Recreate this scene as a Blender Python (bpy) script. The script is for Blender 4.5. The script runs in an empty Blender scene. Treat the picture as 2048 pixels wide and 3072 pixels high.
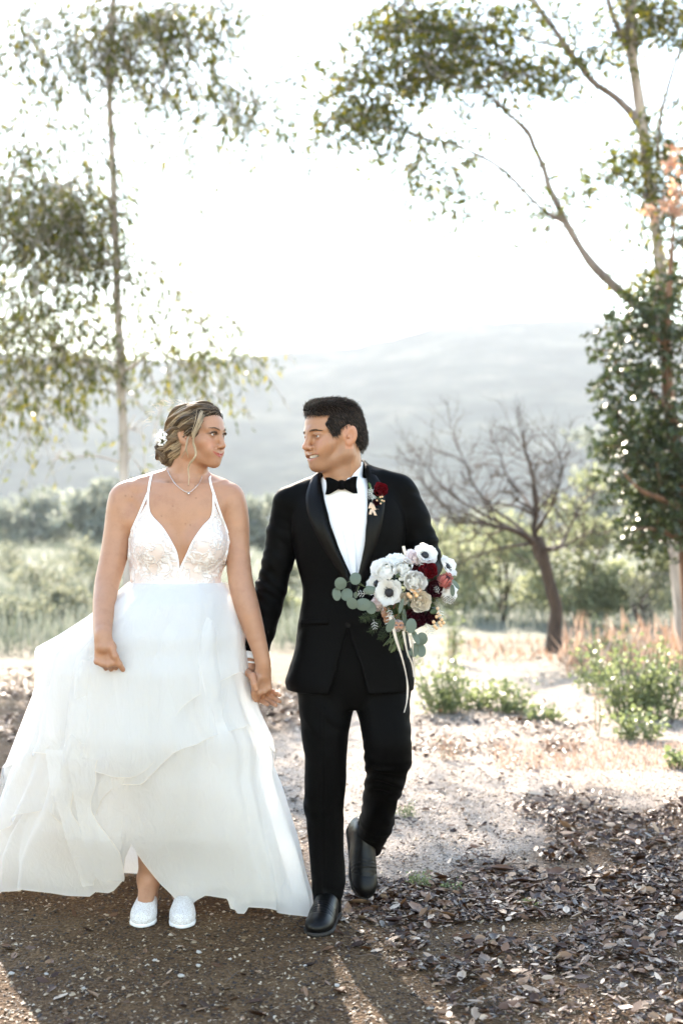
import bpy, math, random
import numpy as np
from mathutils import Vector, Matrix

# ------------------------------------------------------------------ camera, sky, sun, exposure
scene = bpy.context.scene
COL = scene.collection
FPX = 4267.0            # focal length in pixels of the 2048 x 3072 photograph (50 mm on a 36 mm tall frame)
CAMH = 1.41             # lens height above the ground
D0 = 4.88               # distance of the couple

cam_d = bpy.data.cameras.new('camera')
cam_d.sensor_fit = 'VERTICAL'; cam_d.sensor_height = 36.0; cam_d.lens = 50.0
cam_d.clip_start = 0.05; cam_d.clip_end = 6000.0
cam_d.dof.use_dof = True; cam_d.dof.focus_distance = 4.82; cam_d.dof.aperture_fstop = 2.2
cam = bpy.data.objects.new('camera', cam_d); COL.objects.link(cam)
cam.location = (0, 0, CAMH); cam.rotation_euler = (math.radians(90), 0, 0)
scene.camera = cam

SUN_EL, SUN_AZ = math.radians(31.0), math.radians(-15.0)      # behind the couple, a little to the left
sun_from = Vector((math.sin(SUN_AZ)*math.cos(SUN_EL), math.cos(SUN_AZ)*math.cos(SUN_EL), math.sin(SUN_EL)))

world = bpy.data.worlds.new('World'); scene.world = world; world.use_nodes = True
wn = world.node_tree; wn.nodes.clear()
w_out = wn.nodes.new('ShaderNodeOutputWorld'); w_bg = wn.nodes.new('ShaderNodeBackground')
w_sky = wn.nodes.new('ShaderNodeTexSky'); w_sky.sky_type = 'NISHITA'; w_sky.sun_disc = False
w_sky.sun_elevation = SUN_EL; w_sky.sun_rotation = SUN_AZ
w_sky.altitude = 50; w_sky.air_density = 1.2; w_sky.dust_density = 0.15; w_sky.ozone_density = 1.0
w_bg.inputs['Strength'].default_value = 0.15
wn.links.new(w_sky.outputs[0], w_bg.inputs[0]); wn.links.new(w_bg.outputs[0], w_out.inputs[0])

sun_d = bpy.data.lights.new('sun', 'SUN'); sun_d.energy = 5.0; sun_d.angle = math.radians(0.6)
sun_d.color = (1.0, 0.95, 0.89)
sun = bpy.data.objects.new('sun', sun_d); COL.objects.link(sun)
sun.rotation_euler = (-sun_from).to_track_quat('-Z', 'Y').to_euler()
sun.location = (-8, 30, 30)

vs = scene.view_settings
vs.view_transform = 'Standard'; vs.look = 'None'; vs.gamma = 1.0; vs.use_curve_mapping = False
vs.exposure = 2.35
vs.use_white_balance = True; vs.white_balance_temperature = 7350.0; vs.white_balance_tint = 12.0
scene.render.engine = 'CYCLES'
cy = scene.cycles
cy.use_denoising = True
cy.max_bounces = 10; cy.diffuse_bounces = 4; cy.glossy_bounces = 3; cy.transmission_bounces = 8
cy.transparent_max_bounces = 24; cy.volume_bounces = 1
cy.caustics_reflective = False; cy.caustics_refractive = False
cy.sample_clamp_indirect = 6.0

# ------------------------------------------------------------------ helpers
rng = np.random.default_rng(7)
def X(px, d=D0): return (px - 1024.0) * d / FPX
def Z(py, d=D0): return CAMH - (py - 1536.0) * d / FPX
def P(px, py, d=D0): return np.array([X(px, d), d, Z(py, d)])
def depth_at(py): return CAMH * FPX / (py - 1536.0)          # distance of a ground point seen at that row
def G(px, py):                                              # the ground point seen at that pixel
    d = depth_at(py); return np.array([X(px, d), d, 0.0])

def tag(o, label=None, cat=None, group=None, kind=None):
    if label: o['label'] = label
    if cat: o['category'] = cat
    if group: o['group'] = group
    if kind: o['kind'] = kind
    return o
def link(o, parent=None):
    COL.objects.link(o)
    if parent is not None: o.parent = parent
    return o
def empty(name, loc=(0, 0, 0)):
    o = bpy.data.objects.new(name, None); o.empty_display_size = 0.1
    COL.objects.link(o); o.location = loc
    return o
def child(o, parent):                                       # parent and keep the world position of geometry written in world space
    o.parent = parent
    o.matrix_parent_inverse = Matrix.Translation(parent.location).inverted()
    return o

def mesh_np(name, V, F, mat=None, parent=None, smooth=True, col=None):
    """V (n,3) array; F (m,3|4) array or list of index tuples; col (n,3) point colours"""
    me = bpy.data.meshes.new(name)
    V = np.asarray(V, np.float32)
    if isinstance(F, np.ndarray):
        nf, k = F.shape
        me.vertices.add(len(V)); me.vertices.foreach_set('co', V.ravel())
        me.loops.add(nf*k); me.loops.foreach_set('vertex_index', F.astype(np.int32).ravel())
        me.polygons.add(nf); me.polygons.foreach_set('loop_start', np.arange(0, nf*k, k, dtype=np.int32))
        me.update(calc_edges=True)
    else:
        me.from_pydata(V.tolist(), [], F); me.update()
    if smooth: me.polygons.foreach_set('use_smooth', np.ones(len(me.polygons), bool))
    if col is not None:
        at = me.color_attributes.new('Col', 'FLOAT_COLOR', 'POINT')
        c = np.ones((len(V), 4), np.float32); c[:, :3] = col
        at.data.foreach_set('color', c.ravel())
    me.validate()
    o = bpy.data.objects.new(name, me); COL.objects.link(o)
    if mat is not None: me.materials.append(mat)
    if parent is not None: child(o, parent)
    return o

class MB:
    """collects pieces of one mesh"""
    def __init__(s): s.v = []; s.f = []; s.c = []; s.n = 0
    def add(s, V, F, c=None):
        V = np.asarray(V, float); s.v.append(V)
        s.f += [tuple(int(i) + s.n for i in f) for f in F]
        s.c.append(np.tile(np.asarray(c if c is not None else (1, 1, 1), float), (len(V), 1)) if (c is None or np.ndim(c) == 1) else np.asarray(c))
        s.n += len(V); return s
    def tube(s, pts, rad, n=8, cap=True, c=None, flat=1.0, up=None):
        pts = np.asarray(pts, float); m = len(pts)
        rad = np.broadcast_to(np.asarray(rad, float), (m,))
        t = np.gradient(pts, axis=0); t /= np.linalg.norm(t, axis=1)[:, None] + 1e-9
        ref = np.array(up if up is not None else ((0, 0, 1.) if abs(t[0, 2]) < .9 else (1., 0, 0)), float)
        V = []
        u = np.cross(t[0], ref); u /= np.linalg.norm(u) + 1e-9
        a = np.linspace(0, 2*np.pi, n, endpoint=False)
        for i in range(m):
            u = u - t[i]*np.dot(u, t[i]); u /= np.linalg.norm(u) + 1e-9
            w = np.cross(t[i], u)
            V.append(pts[i] + rad[i]*(np.cos(a)[:, None]*u + flat*np.sin(a)[:, None]*w))
        F = [(i*n+j, i*n+(j+1) % n, (i+1)*n+(j+1) % n, (i+1)*n+j) for i in range(m-1) for j in range(n)]
        if cap: F += [tuple(range(n-1, -1, -1)), tuple(range((m-1)*n, m*n))]
        return s.add(np.concatenate(V), F, c)
    def sheet(s, grid, c=None, wrap=False):
        g = np.asarray(grid, float); a, b = g.shape[:2]
        bb = b if wrap else b-1
        F = [(i*b+j, i*b+(j+1) % b, (i+1)*b+(j+1) % b, (i+1)*b+j) for i in range(a-1) for j in range(bb)]
        return s.add(g.reshape(-1, 3), F, c)
    def build(s, name, mat=None, parent=None, smooth=True, color=False):
        o = mesh_np(name, np.concatenate(s.v), s.f, mat, parent, smooth, np.concatenate(s.c) if color else None)
        return o

def spline(pts, n=40):
    """Catmull-Rom through pts (k, m)"""
    p = np.asarray(pts, float); k = len(p)
    if k == 2:
        u = np.linspace(0, 1, n)[:, None]; return p[0]*(1-u) + p[1]*u
    q = np.vstack([2*p[0]-p[1], p, 2*p[-1]-p[-2]])
    s = np.linspace(0, k-1, n); i = np.minimum(s.astype(int), k-2); u = (s-i)[:, None]
    a, b, c, d = q[i], q[i+1], q[i+2], q[i+3]
    return .5*((2*b) + (-a+c)*u + (2*a-5*b+4*c-d)*u**2 + (-a+3*b-3*c+d)*u**3)

def vnoise(p, seed=0):
    """smooth value noise of points (n,3) in -1..1"""
    p = np.asarray(p, np.float64); i = np.floor(p).astype(np.int64); f = p - i; f = f*f*(3-2*f)
    def h(a, b, c):
        n = (a*374761393 + b*668265263 + c*2147483647 + seed*1274126177) & 0xffffffff
        n = ((n ^ (n >> 13))*1274126177) & 0xffffffff
        return ((n ^ (n >> 16)) & 0xffff)/32767.5 - 1
    r = 0
    for dx in (0, 1):
        for dy in (0, 1):
            for dz in (0, 1):
                w = (f[:, 0] if dx else 1-f[:, 0])*(f[:, 1] if dy else 1-f[:, 1])*(f[:, 2] if dz else 1-f[:, 2])
                r = r + w*h(i[:, 0]+dx, i[:, 1]+dy, i[:, 2]+dz)
    return r

# ------------------------------------------------------------------ materials
def mat_new(name):
    m = bpy.data.materials.new(name); m.use_nodes = True
    nt = m.node_tree; b = nt.nodes['Principled BSDF']
    return m, nt, b
def nd(nt, t, **kw):
    n = nt.nodes.new('ShaderNode' + t)
    for k, v in kw.items():
        if k in n.inputs.keys(): n.inputs[k].default_value = v
        else: setattr(n, k, v)
    return n
def ramp(nt, fac, stops):
    r = nd(nt, 'ValToRGB'); e = r.color_ramp.elements
    while len(e) < len(stops): e.new(0.5)
    for i, (p, c) in enumerate(stops):
        e[i].position = p; e[i].color = (*c, 1) if len(c) == 3 else c
    nt.links.new(fac, r.inputs[0]); return r
def noise(nt, scale, detail=4, rough=.55, vec=None, dist=0):
    n = nd(nt, 'TexNoise', Scale=scale, Detail=detail, Roughness=rough, Distortion=dist)
    if vec is not None: nt.links.new(vec, n.inputs['Vector'])
    return n
def bump(nt, h, b, strength=.3, dist=.01):
    n = nd(nt, 'Bump', Strength=strength, Distance=dist)
    nt.links.new(h, n.inputs['Height']); nt.links.new(n.outputs[0], b.inputs['Normal']); return n
def objco(nt): return nd(nt, 'TexCoord').outputs['Object']
def simple(name, c, rough=.6, spec=.4, nscale=None, var=.25, bstr=0, metallic=0, sheen=0):
    m, nt, b = mat_new(name)
    b.inputs['Base Color'].default_value = (*c, 1); b.inputs['Roughness'].default_value = rough
    b.inputs['Specular IOR Level'].default_value = spec; b.inputs['Metallic'].default_value = metallic
    if sheen: b.inputs['Sheen Weight'].default_value = sheen
    if nscale:
        n = noise(nt, nscale, vec=objco(nt))
        r = ramp(nt, n.outputs[0], [(.3, tuple(x*(1-var) for x in c)), (.7, tuple(min(1, x*(1+var)) for x in c))])
        nt.links.new(r.outputs[0], b.inputs['Base Color'])
        if bstr: bump(nt, n.outputs[0], b, bstr)
    return m
def leafy(name, c1, c2, trans=.35, rough=.45, spec=.4, c3=None):
    """leaf with light coming through; each separate leaf its own shade of green"""
    m, nt, b = mat_new(name)
    g = nd(nt, 'NewGeometry')
    st = [(0, c1), (.8 if c3 else 1, c2)] + ([(1, c3)] if c3 else [])
    r = ramp(nt, g.outputs['Random Per Island'], st)
    nt.links.new(r.outputs[0], b.inputs['Base Color'])
    b.inputs['Roughness'].default_value = rough; b.inputs['Specular IOR Level'].default_value = spec
    t = nd(nt, 'BsdfTranslucent'); mx = nd(nt, 'MixShader'); mx.inputs[0].default_value = trans
    hs = nd(nt, 'HueSaturation', Saturation=1.15, Value=1.5)
    nt.links.new(r.outputs[0], hs.inputs['Color']); nt.links.new(hs.outputs[0], t.inputs[0])
    nt.links.new(b.outputs[0], mx.inputs[1]); nt.links.new(t.outputs[0], mx.inputs[2])
    nt.links.new(mx.outputs[0], nt.nodes['Material Output'].inputs[0])
    return m

# ------------------------------------------------------------------ signed-distance modelling (bodies and cloth)
class Field:
    def __init__(s, xs, ys, zs):
        s.ax = [np.asarray(a, np.float32) for a in (xs, ys, zs)]
        s.F = np.full([len(a) for a in s.ax], .5, np.float32)
    def sl(s, lo, hi):
        return tuple(slice(max(0, np.searchsorted(a, l)-1), np.searchsorted(a, h)+1) for a, l, h in zip(s.ax, lo, hi))
    def pts(s, sl):
        return s.ax[0][sl[0]][:, None, None], s.ax[1][sl[1]][None, :, None], s.ax[2][sl[2]][None, None, :]
    def op(s, sl, d, k, mode='u'):
        F = s.F[sl]
        if F.size == 0: return s
        if mode == 'u':
            if k <= 0: s.F[sl] = np.minimum(F, d)
            else:
                h = np.clip(.5+.5*(F-d)/k, 0, 1); s.F[sl] = F*(1-h)+d*h-k*h*(1-h)
        elif mode == 's':
            if k <= 0: s.F[sl] = np.maximum(F, -d)
            else:
                h = np.clip(.5-.5*(F+d)/k, 0, 1); s.F[sl] = F*(1-h)-d*h+k*h*(1-h)
        elif mode == 'i':
            s.F[sl] = np.maximum(F, d)
        return s
    def cone(s, a, b, ra, rb=None, k=.01, mode='u'):
        a = np.asarray(a, float); b = np.asarray(b, float); rb = ra if rb is None else rb
        m = max(ra, rb)+k+.02
        sl = s.sl(np.minimum(a, b)-m, np.maximum(a, b)+m); x, y, z = s.pts(sl)
        ba = b-a; L = float(ba@ba)+1e-12
        px, py, pz = x-np.float32(a[0]), y-np.float32(a[1]), z-np.float32(a[2])
        h = np.clip((px*np.float32(ba[0])+py*np.float32(ba[1])+pz*np.float32(ba[2]))/np.float32(L), 0, 1)
        d = np.sqrt((px-h*np.float32(ba[0]))**2+(py-h*np.float32(ba[1]))**2+(pz-h*np.float32(ba[2]))**2)-(np.float32(ra)+np.float32(rb-ra)*h)
        return s.op(sl, d, k, mode)
    def chain(s, pts, rad, k=.01, mode='u'):
        for i in range(len(pts)-1): s.cone(pts[i], pts[i+1], rad[i], rad[i+1], k, mode)
        return s
    def ell(s, c, r, k=.01, mode='u', R=None):
        c = np.asarray(c, float); r = np.asarray(r, float); m = (r.max() if R is not None else r)+k+.02
        sl = s.sl(c-m, c+m); x, y, z = s.pts(sl)
        q = [x-np.float32(c[0]), y-np.float32(c[1]), z-np.float32(c[2])]
        if R is not None:
            Rm = np.asarray(R, np.float32); q = [q[0]*Rm[0, i]+q[1]*Rm[1, i]+q[2]*Rm[2, i] for i in range(3)]
        r = r.astype(np.float32)
        k0 = np.sqrt((q[0]/r[0])**2+(q[1]/r[1])**2+(q[2]/r[2])**2)
        k1 = np.sqrt((q[0]/r[0]**2)**2+(q[1]/r[1]**2)**2+(q[2]/r[2]**2)**2)+1e-6
        d = np.where(k0 < .05, -r.min(), k0*(k0-1)/k1)
        return s.op(sl, d.astype(np.float32), k, mode)
    def stack(s, rows, k=.01, mode='u', n=2.0, lo_cap=True, hi_cap=True):
        """rows (z, cx, cy, a, b) from low to high"""
        rows = np.asarray(sorted(rows, key=lambda r: r[0]), float)
        dn = spline(rows, len(rows)*8); dn = dn[np.argsort(dn[:, 0])]
        z0, z1 = rows[0, 0], rows[-1, 0]; ab = rows[:, 3:].max()+k+.03
        sl = s.sl((rows[:, 1].min()-ab, rows[:, 2].min()-ab, z0-k-.02), (rows[:, 1].max()+ab, rows[:, 2].max()+ab, z1+k+.02))
        x, y, z = s.pts(sl); zz = z.ravel()
        cx, cy_, a, b = [np.interp(zz, dn[:, 0], dn[:, i]).astype(np.float32)[None, None, :] for i in (1, 2, 3, 4)]
        q = ((np.abs(x-cx)/a)**n+(np.abs(y-cy_)/b)**n)**(1/n)
        d = (q-1)*np.minimum(a, b)
        if lo_cap: d = np.maximum(d, z0-z)
        if hi_cap: d = np.maximum(d, z-z1)
        return s.op(sl, d.astype(np.float32), k, mode)
    def sample(s, p):
        """trilinear field value at points"""
        p = np.asarray(p, float); idx = []; fr = []
        for i in range(3):
            a = s.ax[i]; j = np.clip(np.searchsorted(a, p[:, i])-1, 0, len(a)-2)
            idx.append(j); fr.append(np.clip((p[:, i]-a[j])/(a[j+1]-a[j]), 0, 1))
        r = 0
        for dx in (0, 1):
            for dy in (0, 1):
                for dz in (0, 1):
                    w = (fr[0] if dx else 1-fr[0])*(fr[1] if dy else 1-fr[1])*(fr[2] if dz else 1-fr[2])
                    r = r + w*s.F[idx[0]+dx, idx[1]+dy, idx[2]+dz]
        return r
    def grad(s, p, e=.003):
        g = np.stack([s.sample(p+np.eye(3)[i]*e)-s.sample(p-np.eye(3)[i]*e) for i in range(3)], 1)
        return g/(np.linalg.norm(g, axis=1)[:, None]+1e-9)
    def surface(s):
        """naive surface nets -> V, quads"""
        F = s.F; ins = F < 0; nx, ny, nz = F.shape
        cnt = np.zeros((nx-1, ny-1, nz-1), np.int8)
        C = [(dx, dy, dz) for dx in (0, 1) for dy in (0, 1) for dz in (0, 1)]
        for dx, dy, dz in C: cnt += ins[dx:nx-1+dx, dy:ny-1+dy, dz:nz-1+dz]
        act = (cnt > 0) & (cnt < 8)
        ci, cj, ck = np.nonzero(act); n = len(ci)
        idx = np.full(act.shape, -1, np.int32); idx[ci, cj, ck] = np.arange(n)
        fv = np.stack([F[ci+dx, cj+dy, ck+dz] for dx, dy, dz in C], 1)
        acc = np.zeros((n, 3)); w = np.zeros(n)
        for a in range(8):
            for b in range(a+1, 8):
                da, db = np.array(C[a]), np.array(C[b])
                if np.abs(da-db).sum() != 1: continue
                m = (fv[:, a] < 0) != (fv[:, b] < 0)
                t = fv[m, a]/(fv[m, a]-fv[m, b])
                acc[m] += da+(db-da)*t[:, None]; w[m] += 1
        acc /= w[:, None]
        V = np.zeros((n, 3))
        for i, cc in enumerate((ci, cj, ck)):
            a = s.ax[i]; V[:, i] = a[cc]+(a[cc+1]-a[cc])*acc[:, i]
        Q = []
        for axis in range(3):
            sa = [slice(None)]*3; sb = [slice(None)]*3; sa[axis] = slice(0, -1); sb[axis] = slice(1, None)
            A, B = ins[tuple(sa)], ins[tuple(sb)]
            e = np.nonzero(A != B); e = [q.copy() for q in e]
            o1, o2 = (axis+1) % 3, (axis+2) % 3
            ok = (e[o1] > 0) & (e[o2] > 0) & (e[o1] < F.shape[o1]-1) & (e[o2] < F.shape[o2]-1)
            e = [q[ok] for q in e]; flip = A[tuple(e)]
            def cell(u, v):
                c = [q.copy() for q in e]; c[o1] -= u; c[o2] -= v; return idx[tuple(c)]
            q = np.stack([cell(1, 1), cell(0, 1), cell(0, 0), cell(1, 0)], 1)
            q[~flip] = q[~flip][:, ::-1]
            Q.append(q)
        Q = np.concatenate(Q); Q = Q[(Q >= 0).all(1)]
        return V, Q

def vnormals(V, Q):
    n = np.zeros_like(V); fn = np.cross(V[Q[:, 2]]-V[Q[:, 0]], V[Q[:, 3 % Q.shape[1]]]-V[Q[:, 1]])
    for i in range(Q.shape[1]): np.add.at(n, Q[:, i], fn)
    return n/(np.linalg.norm(n, axis=1)[:, None]+1e-12)
def relax(V, Q, it=2, lam=.5):
    e = np.concatenate([Q[:, [i, (i+1) % Q.shape[1]]] for i in range(Q.shape[1])]); e = np.concatenate([e, e[:, ::-1]])
    cnt = np.bincount(e[:, 0], minlength=len(V))[:, None]+1e-9
    for k in range(it):
        for l in (lam, -lam*1.04):
            a = np.stack([np.bincount(e[:, 0], V[e[:, 1], i], len(V)) for i in range(3)], 1)/cnt
            V = V+l*(a-V)
    return V
def largest(V, Q):
    """keep only the largest connected piece"""
    lab = np.arange(len(V)); e = np.concatenate([Q[:, [0, 1]], Q[:, [1, 2]], Q[:, [2, 3]]])
    for _ in range(400):
        m = np.minimum(lab[e[:, 0]], lab[e[:, 1]]); old = lab.copy()
        np.minimum.at(lab, e[:, 0], m); np.minimum.at(lab, e[:, 1], m); lab = lab[lab]
        if (old == lab).all(): break
    k = np.bincount(lab).argmax(); keep = lab == k; idx = np.cumsum(keep)-1
    return V[keep], idx[Q[keep[Q].all(1)]]
def poly_sd(px, pz, poly):
    """signed distance to a 2-D polygon on broadcast arrays (negative inside)"""
    poly = np.asarray(poly, float); d = None; ins = None
    for i in range(len(poly)):
        a, b = poly[i], poly[(i+1) % len(poly)]; e = b-a
        h = np.clip(((px-a[0])*e[0]+(pz-a[1])*e[1])/(e@e+1e-12), 0, 1)
        q = (px-a[0]-h*e[0])**2+(pz-a[1]-h*e[1])**2
        d = q if d is None else np.minimum(d, q)
        c = ((a[1] <= pz) != (b[1] <= pz)) & (px < (b[0]-a[0])*(pz-a[1])/(b[1]-a[1]+1e-12)+a[0])
        ins = c if ins is None else ins ^ c
    return np.where(ins, -1, 1)*np.sqrt(d)
def axis_mix(parts):
    """coordinates of an uneven axis: [(start, end, step), ...] in order"""
    out = []
    for a, b, st in parts: out.append(np.linspace(a, b, max(2, int(round((b-a)/st))+1))[:-1])
    return np.concatenate(out+[[parts[-1][1]]])
# ================================================================== the setting
def ground_h(x, y):
    p = np.stack([x*1.1, y*1.1, np.zeros_like(x)], 1)
    near = np.clip((y-6.0)/6.0, 0, 1)
    h = .05*vnoise(p*.45, 3)*near + .022*vnoise(p, 4)*near + .004*vnoise(p*5, 5)
    far = np.clip((y-70)/200, 0, 1)
    return h - 5.0*far*far*(3-2*far)

def make_ground():
    ys = np.concatenate([np.linspace(-30, 2.6, 14), np.linspace(2.8, 13, 150), 13+np.cumsum(.08*1.045**np.arange(125))])
    ys = np.concatenate([ys, [1600., 2200.]]) if ys[-1] < 1600 else ys
    t = np.linspace(-1, 1, 161); xs = 2.6*np.sinh(t*6.2)/np.sinh(1.0)*.8
    gx, gy = np.meshgrid(xs, ys)
    gz = ground_h(gx.ravel(), gy.ravel())
    V = np.stack([gx.ravel(), gy.ravel(), gz], 1)
    a, b = gx.shape; i = np.arange(a-1)[:, None]*b+np.arange(b-1)[None, :]
    F = np.stack([i, i+1, i+b+1, i+b], -1).reshape(-1, 4)
    m, nt, bs = mat_new('packed_dirt')
    co = objco(nt)
    big = noise(nt, .55, 5, .6, co); mid = noise(nt, 5, 6, .65, co); fine = noise(nt, 70, 5, .7, co)
    sp = nd(nt, 'TexVoronoi', Scale=85.0); nt.links.new(co, sp.inputs['Vector'])
    base = ramp(nt, mid.outputs[0], [(.28, (.050, .020, .0055)), (.5, (.115, .055, .018)), (.72, (.22, .125, .055))])
    fin = ramp(nt, fine.outputs[0], [(.36, (.018, .007, .002)), (.5, (.105, .054, .019)), (.66, (.33, .215, .115))])
    mx = nd(nt, 'MixRGB', blend_type='MIX'); mx.inputs[0].default_value = .5
    nt.links.new(base.outputs[0], mx.inputs[1]); nt.links.new(fin.outputs[0], mx.inputs[2])
    tint = ramp(nt, big.outputs[0], [(.35, (.80, .72, .66)), (.55, (1, 1, 1)), (.7, (1.0, .86, .76))])
    m2 = nd(nt, 'MixRGB', blend_type='MULTIPLY'); m2.inputs[0].default_value = 1
    nt.links.new(mx.outputs[0], m2.inputs[1]); nt.links.new(tint.outputs[0], m2.inputs[2])
    at = nd(nt, 'VertexColor', layer_name='Col'); sand = ramp(nt, fine.outputs[0], [(.32, (.13, .095, .068)), (.5, (.31, .25, .20)), (.68, (.52, .455, .40))])
    m4 = nd(nt, 'MixRGB'); nt.links.new(at.outputs[0], m4.inputs[0]); nt.links.new(m2.outputs[0], m4.inputs[1]); nt.links.new(sand.outputs[0], m4.inputs[2]); m2 = m4
    # beyond the clearing the soil carries dry straw-coloured grass
    xyz = nd(nt, 'SeparateXYZ'); nt.links.new(co, xyz.inputs[0])
    mr = nd(nt, 'MapRange'); mr.inputs[1].default_value = 13.0; mr.inputs[2].default_value = 19.0
    ad = nd(nt, 'Math', operation='ADD'); nz = nd(nt, 'Math', operation='MULTIPLY'); nz.inputs[1].default_value = 5.0
    nt.links.new(big.outputs[0], nz.inputs[0]); nt.links.new(xyz.outputs[1], ad.inputs[0]); nt.links.new(nz.outputs[0], ad.inputs[1])
    nt.links.new(ad.outputs[0], mr.inputs[0])
    gr = ramp(nt, mid.outputs[0], [(.3, (.10, .11, .075)), (.7, (.24, .235, .18))])
    m3 = nd(nt, 'MixRGB'); nt.links.new(mr.outputs[0], m3.inputs[0])
    nt.links.new(m2.outputs[0], m3.inputs[1]); nt.links.new(gr.outputs[0], m3.inputs[2])
    nt.links.new(m3.outputs[0], bs.inputs['Base Color'])
    bs.inputs['Roughness'].default_value = .85; bs.inputs['Specular IOR Level'].default_value = .25
    hh = nd(nt, 'Math', operation='ADD'); nt.links.new(fine.outputs[0], hh.inputs[0]); nt.links.new(sp.outputs[0], hh.inputs[1])
    bump(nt, hh.outputs[0], bs, .9, .012)
    px = V[:, 0]*FPX/np.maximum(V[:, 1], .5)+1024; row = 1536+CAMH*FPX/np.maximum(V[:, 1], .5)
    poly = [(700, 2250), (960, 2150), (1250, 1960), (1500, 1940), (2100, 2050), (2150, 2420), (1760, 2400), (1650, 2560), (1350, 2640), (1150, 2640), (1010, 2700), (900, 2500), (760, 2400)]
    sd = poly_sd(px/1.0, row, poly); pale = np.clip(.55-sd/90.+.55*vnoise(V*np.array([2.2, 2.2, 1]), 21)+.3*vnoise(V*np.array([7., 7, 1]), 22), 0, 1)*(V[:, 1] > 1)
    o = mesh_np('ground', V, F, m, col=np.repeat(pale[:, None], 3, 1)); tag(o, kind='structure')
    return o
make_ground()

def make_hills():
    ys = np.concatenate([np.linspace(230, 420, 20), np.linspace(425, 780, 110), np.linspace(790, 1100, 24)])
    xs = np.linspace(-520, 520, 170)
    gx, gy = np.meshgrid(xs, ys); x = gx.ravel(); y = gy.ravel()
    pxl = x*FPX/np.maximum(y, 1)+1024
    ridge = np.interp(x, [-520, -200, -90, -40, 10, 60, 120, 200, 320, 520], [84, 92, 88, 92, 97, 108, 113, 108, 98, 90])
    sh = np.clip((y-420)/340, 0, 1)
    p = np.stack([x*.012, y*.012, x*0], 1)
    spur = .5+.5*vnoise(p*1.4, 11)
    h = -6+ridge*sh*(.97+.035*spur) + 1.0*vnoise(p*1.3, 12)*np.clip((y-260)/200, 0, 1)*(1-.7*sh) + .5*vnoise(p*4, 13)*np.clip((y-240)/60, 0, 1)
    back = np.clip((y-760)/340, 0, 1); h -= 60*back
    # chaparral texture
    h += np.clip((y-250)/50, 0, 1)*(1.3*np.abs(vnoise(p*12, 14))+.9*np.abs(vnoise(p*26, 15)))
    V = np.stack([x, y, h], 1); a, b = gx.shape
    i = np.arange(a-1)[:, None]*b+np.arange(b-1)[None, :]
    F = np.stack([i, i+1, i+b+1, i+b], -1).reshape(-1, 4)
    m, nt, bs = mat_new('hill_scrub'); co = objco(nt)
    n = noise(nt, .035, 8, .68, co)
    r = ramp(nt, n.outputs[0], [(.36, (.012, .018, .015)), (.5, (.026, .034, .028)), (.66, (.070, .072, .056))])
    nt.links.new(r.outputs[0], bs.inputs['Base Color']); bs.inputs['Roughness'].default_value = .95
    bs.inputs['Specular IOR Level'].default_value = 0
    o = mesh_np('hills', V, F, m); tag(o, kind='structure')
make_hills()

def make_haze():
    V = np.array([(x, y, z) for x in (-560, 560) for y in (-40, 1150) for z in (-12, 140)], float)
    F = [(0, 1, 3, 2), (4, 6, 7, 5), (0, 4, 5, 1), (2, 3, 7, 6), (0, 2, 6, 4), (1, 5, 7, 3)]
    m = bpy.data.materials.new('haze_air'); m.use_nodes = True; nt = m.node_tree; nt.nodes.clear()
    out = nd(nt, 'OutputMaterial'); v = nd(nt, 'VolumePrincipled')
    v.inputs['Color'].default_value = (.84, .91, 1.0, 1); v.inputs['Density'].default_value = HAZE
    v.inputs['Anisotropy'].default_value = .25
    nt.links.new(v.outputs[0], out.inputs['Volume'])
    o = mesh_np('haze', V, F, m, smooth=False); tag(o, kind='stuff')
HAZE = .00028
make_haze()

# ------------------------------------------------------------------ foliage
def leaf_quads(pos, dirs, L, W, seed=0, fold=.25):
    """one four-cornered leaf each: stalk, widest left, tip, widest right"""
    r = np.random.default_rng(seed); n = len(pos)
    d = dirs/(np.linalg.norm(dirs, axis=1)[:, None]+1e-9)
    s = np.cross(d, r.normal(size=(n, 3))); s /= np.linalg.norm(s, axis=1)[:, None]+1e-9
    u = np.cross(s, d); L = np.broadcast_to(L, n)[:, None]; W = np.broadcast_to(W, n)[:, None]
    mid = pos+d*L*.42+u*L*.06
    V = np.stack([pos, mid+s*W*.5+u*W*fold, pos+d*L-u*L*.08, mid-s*W*.5+u*W*fold], 1).reshape(-1, 3)
    i = np.arange(n)[:, None]*4
    return V, np.concatenate([i, i+1, i+2, i+3], 1)

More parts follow.
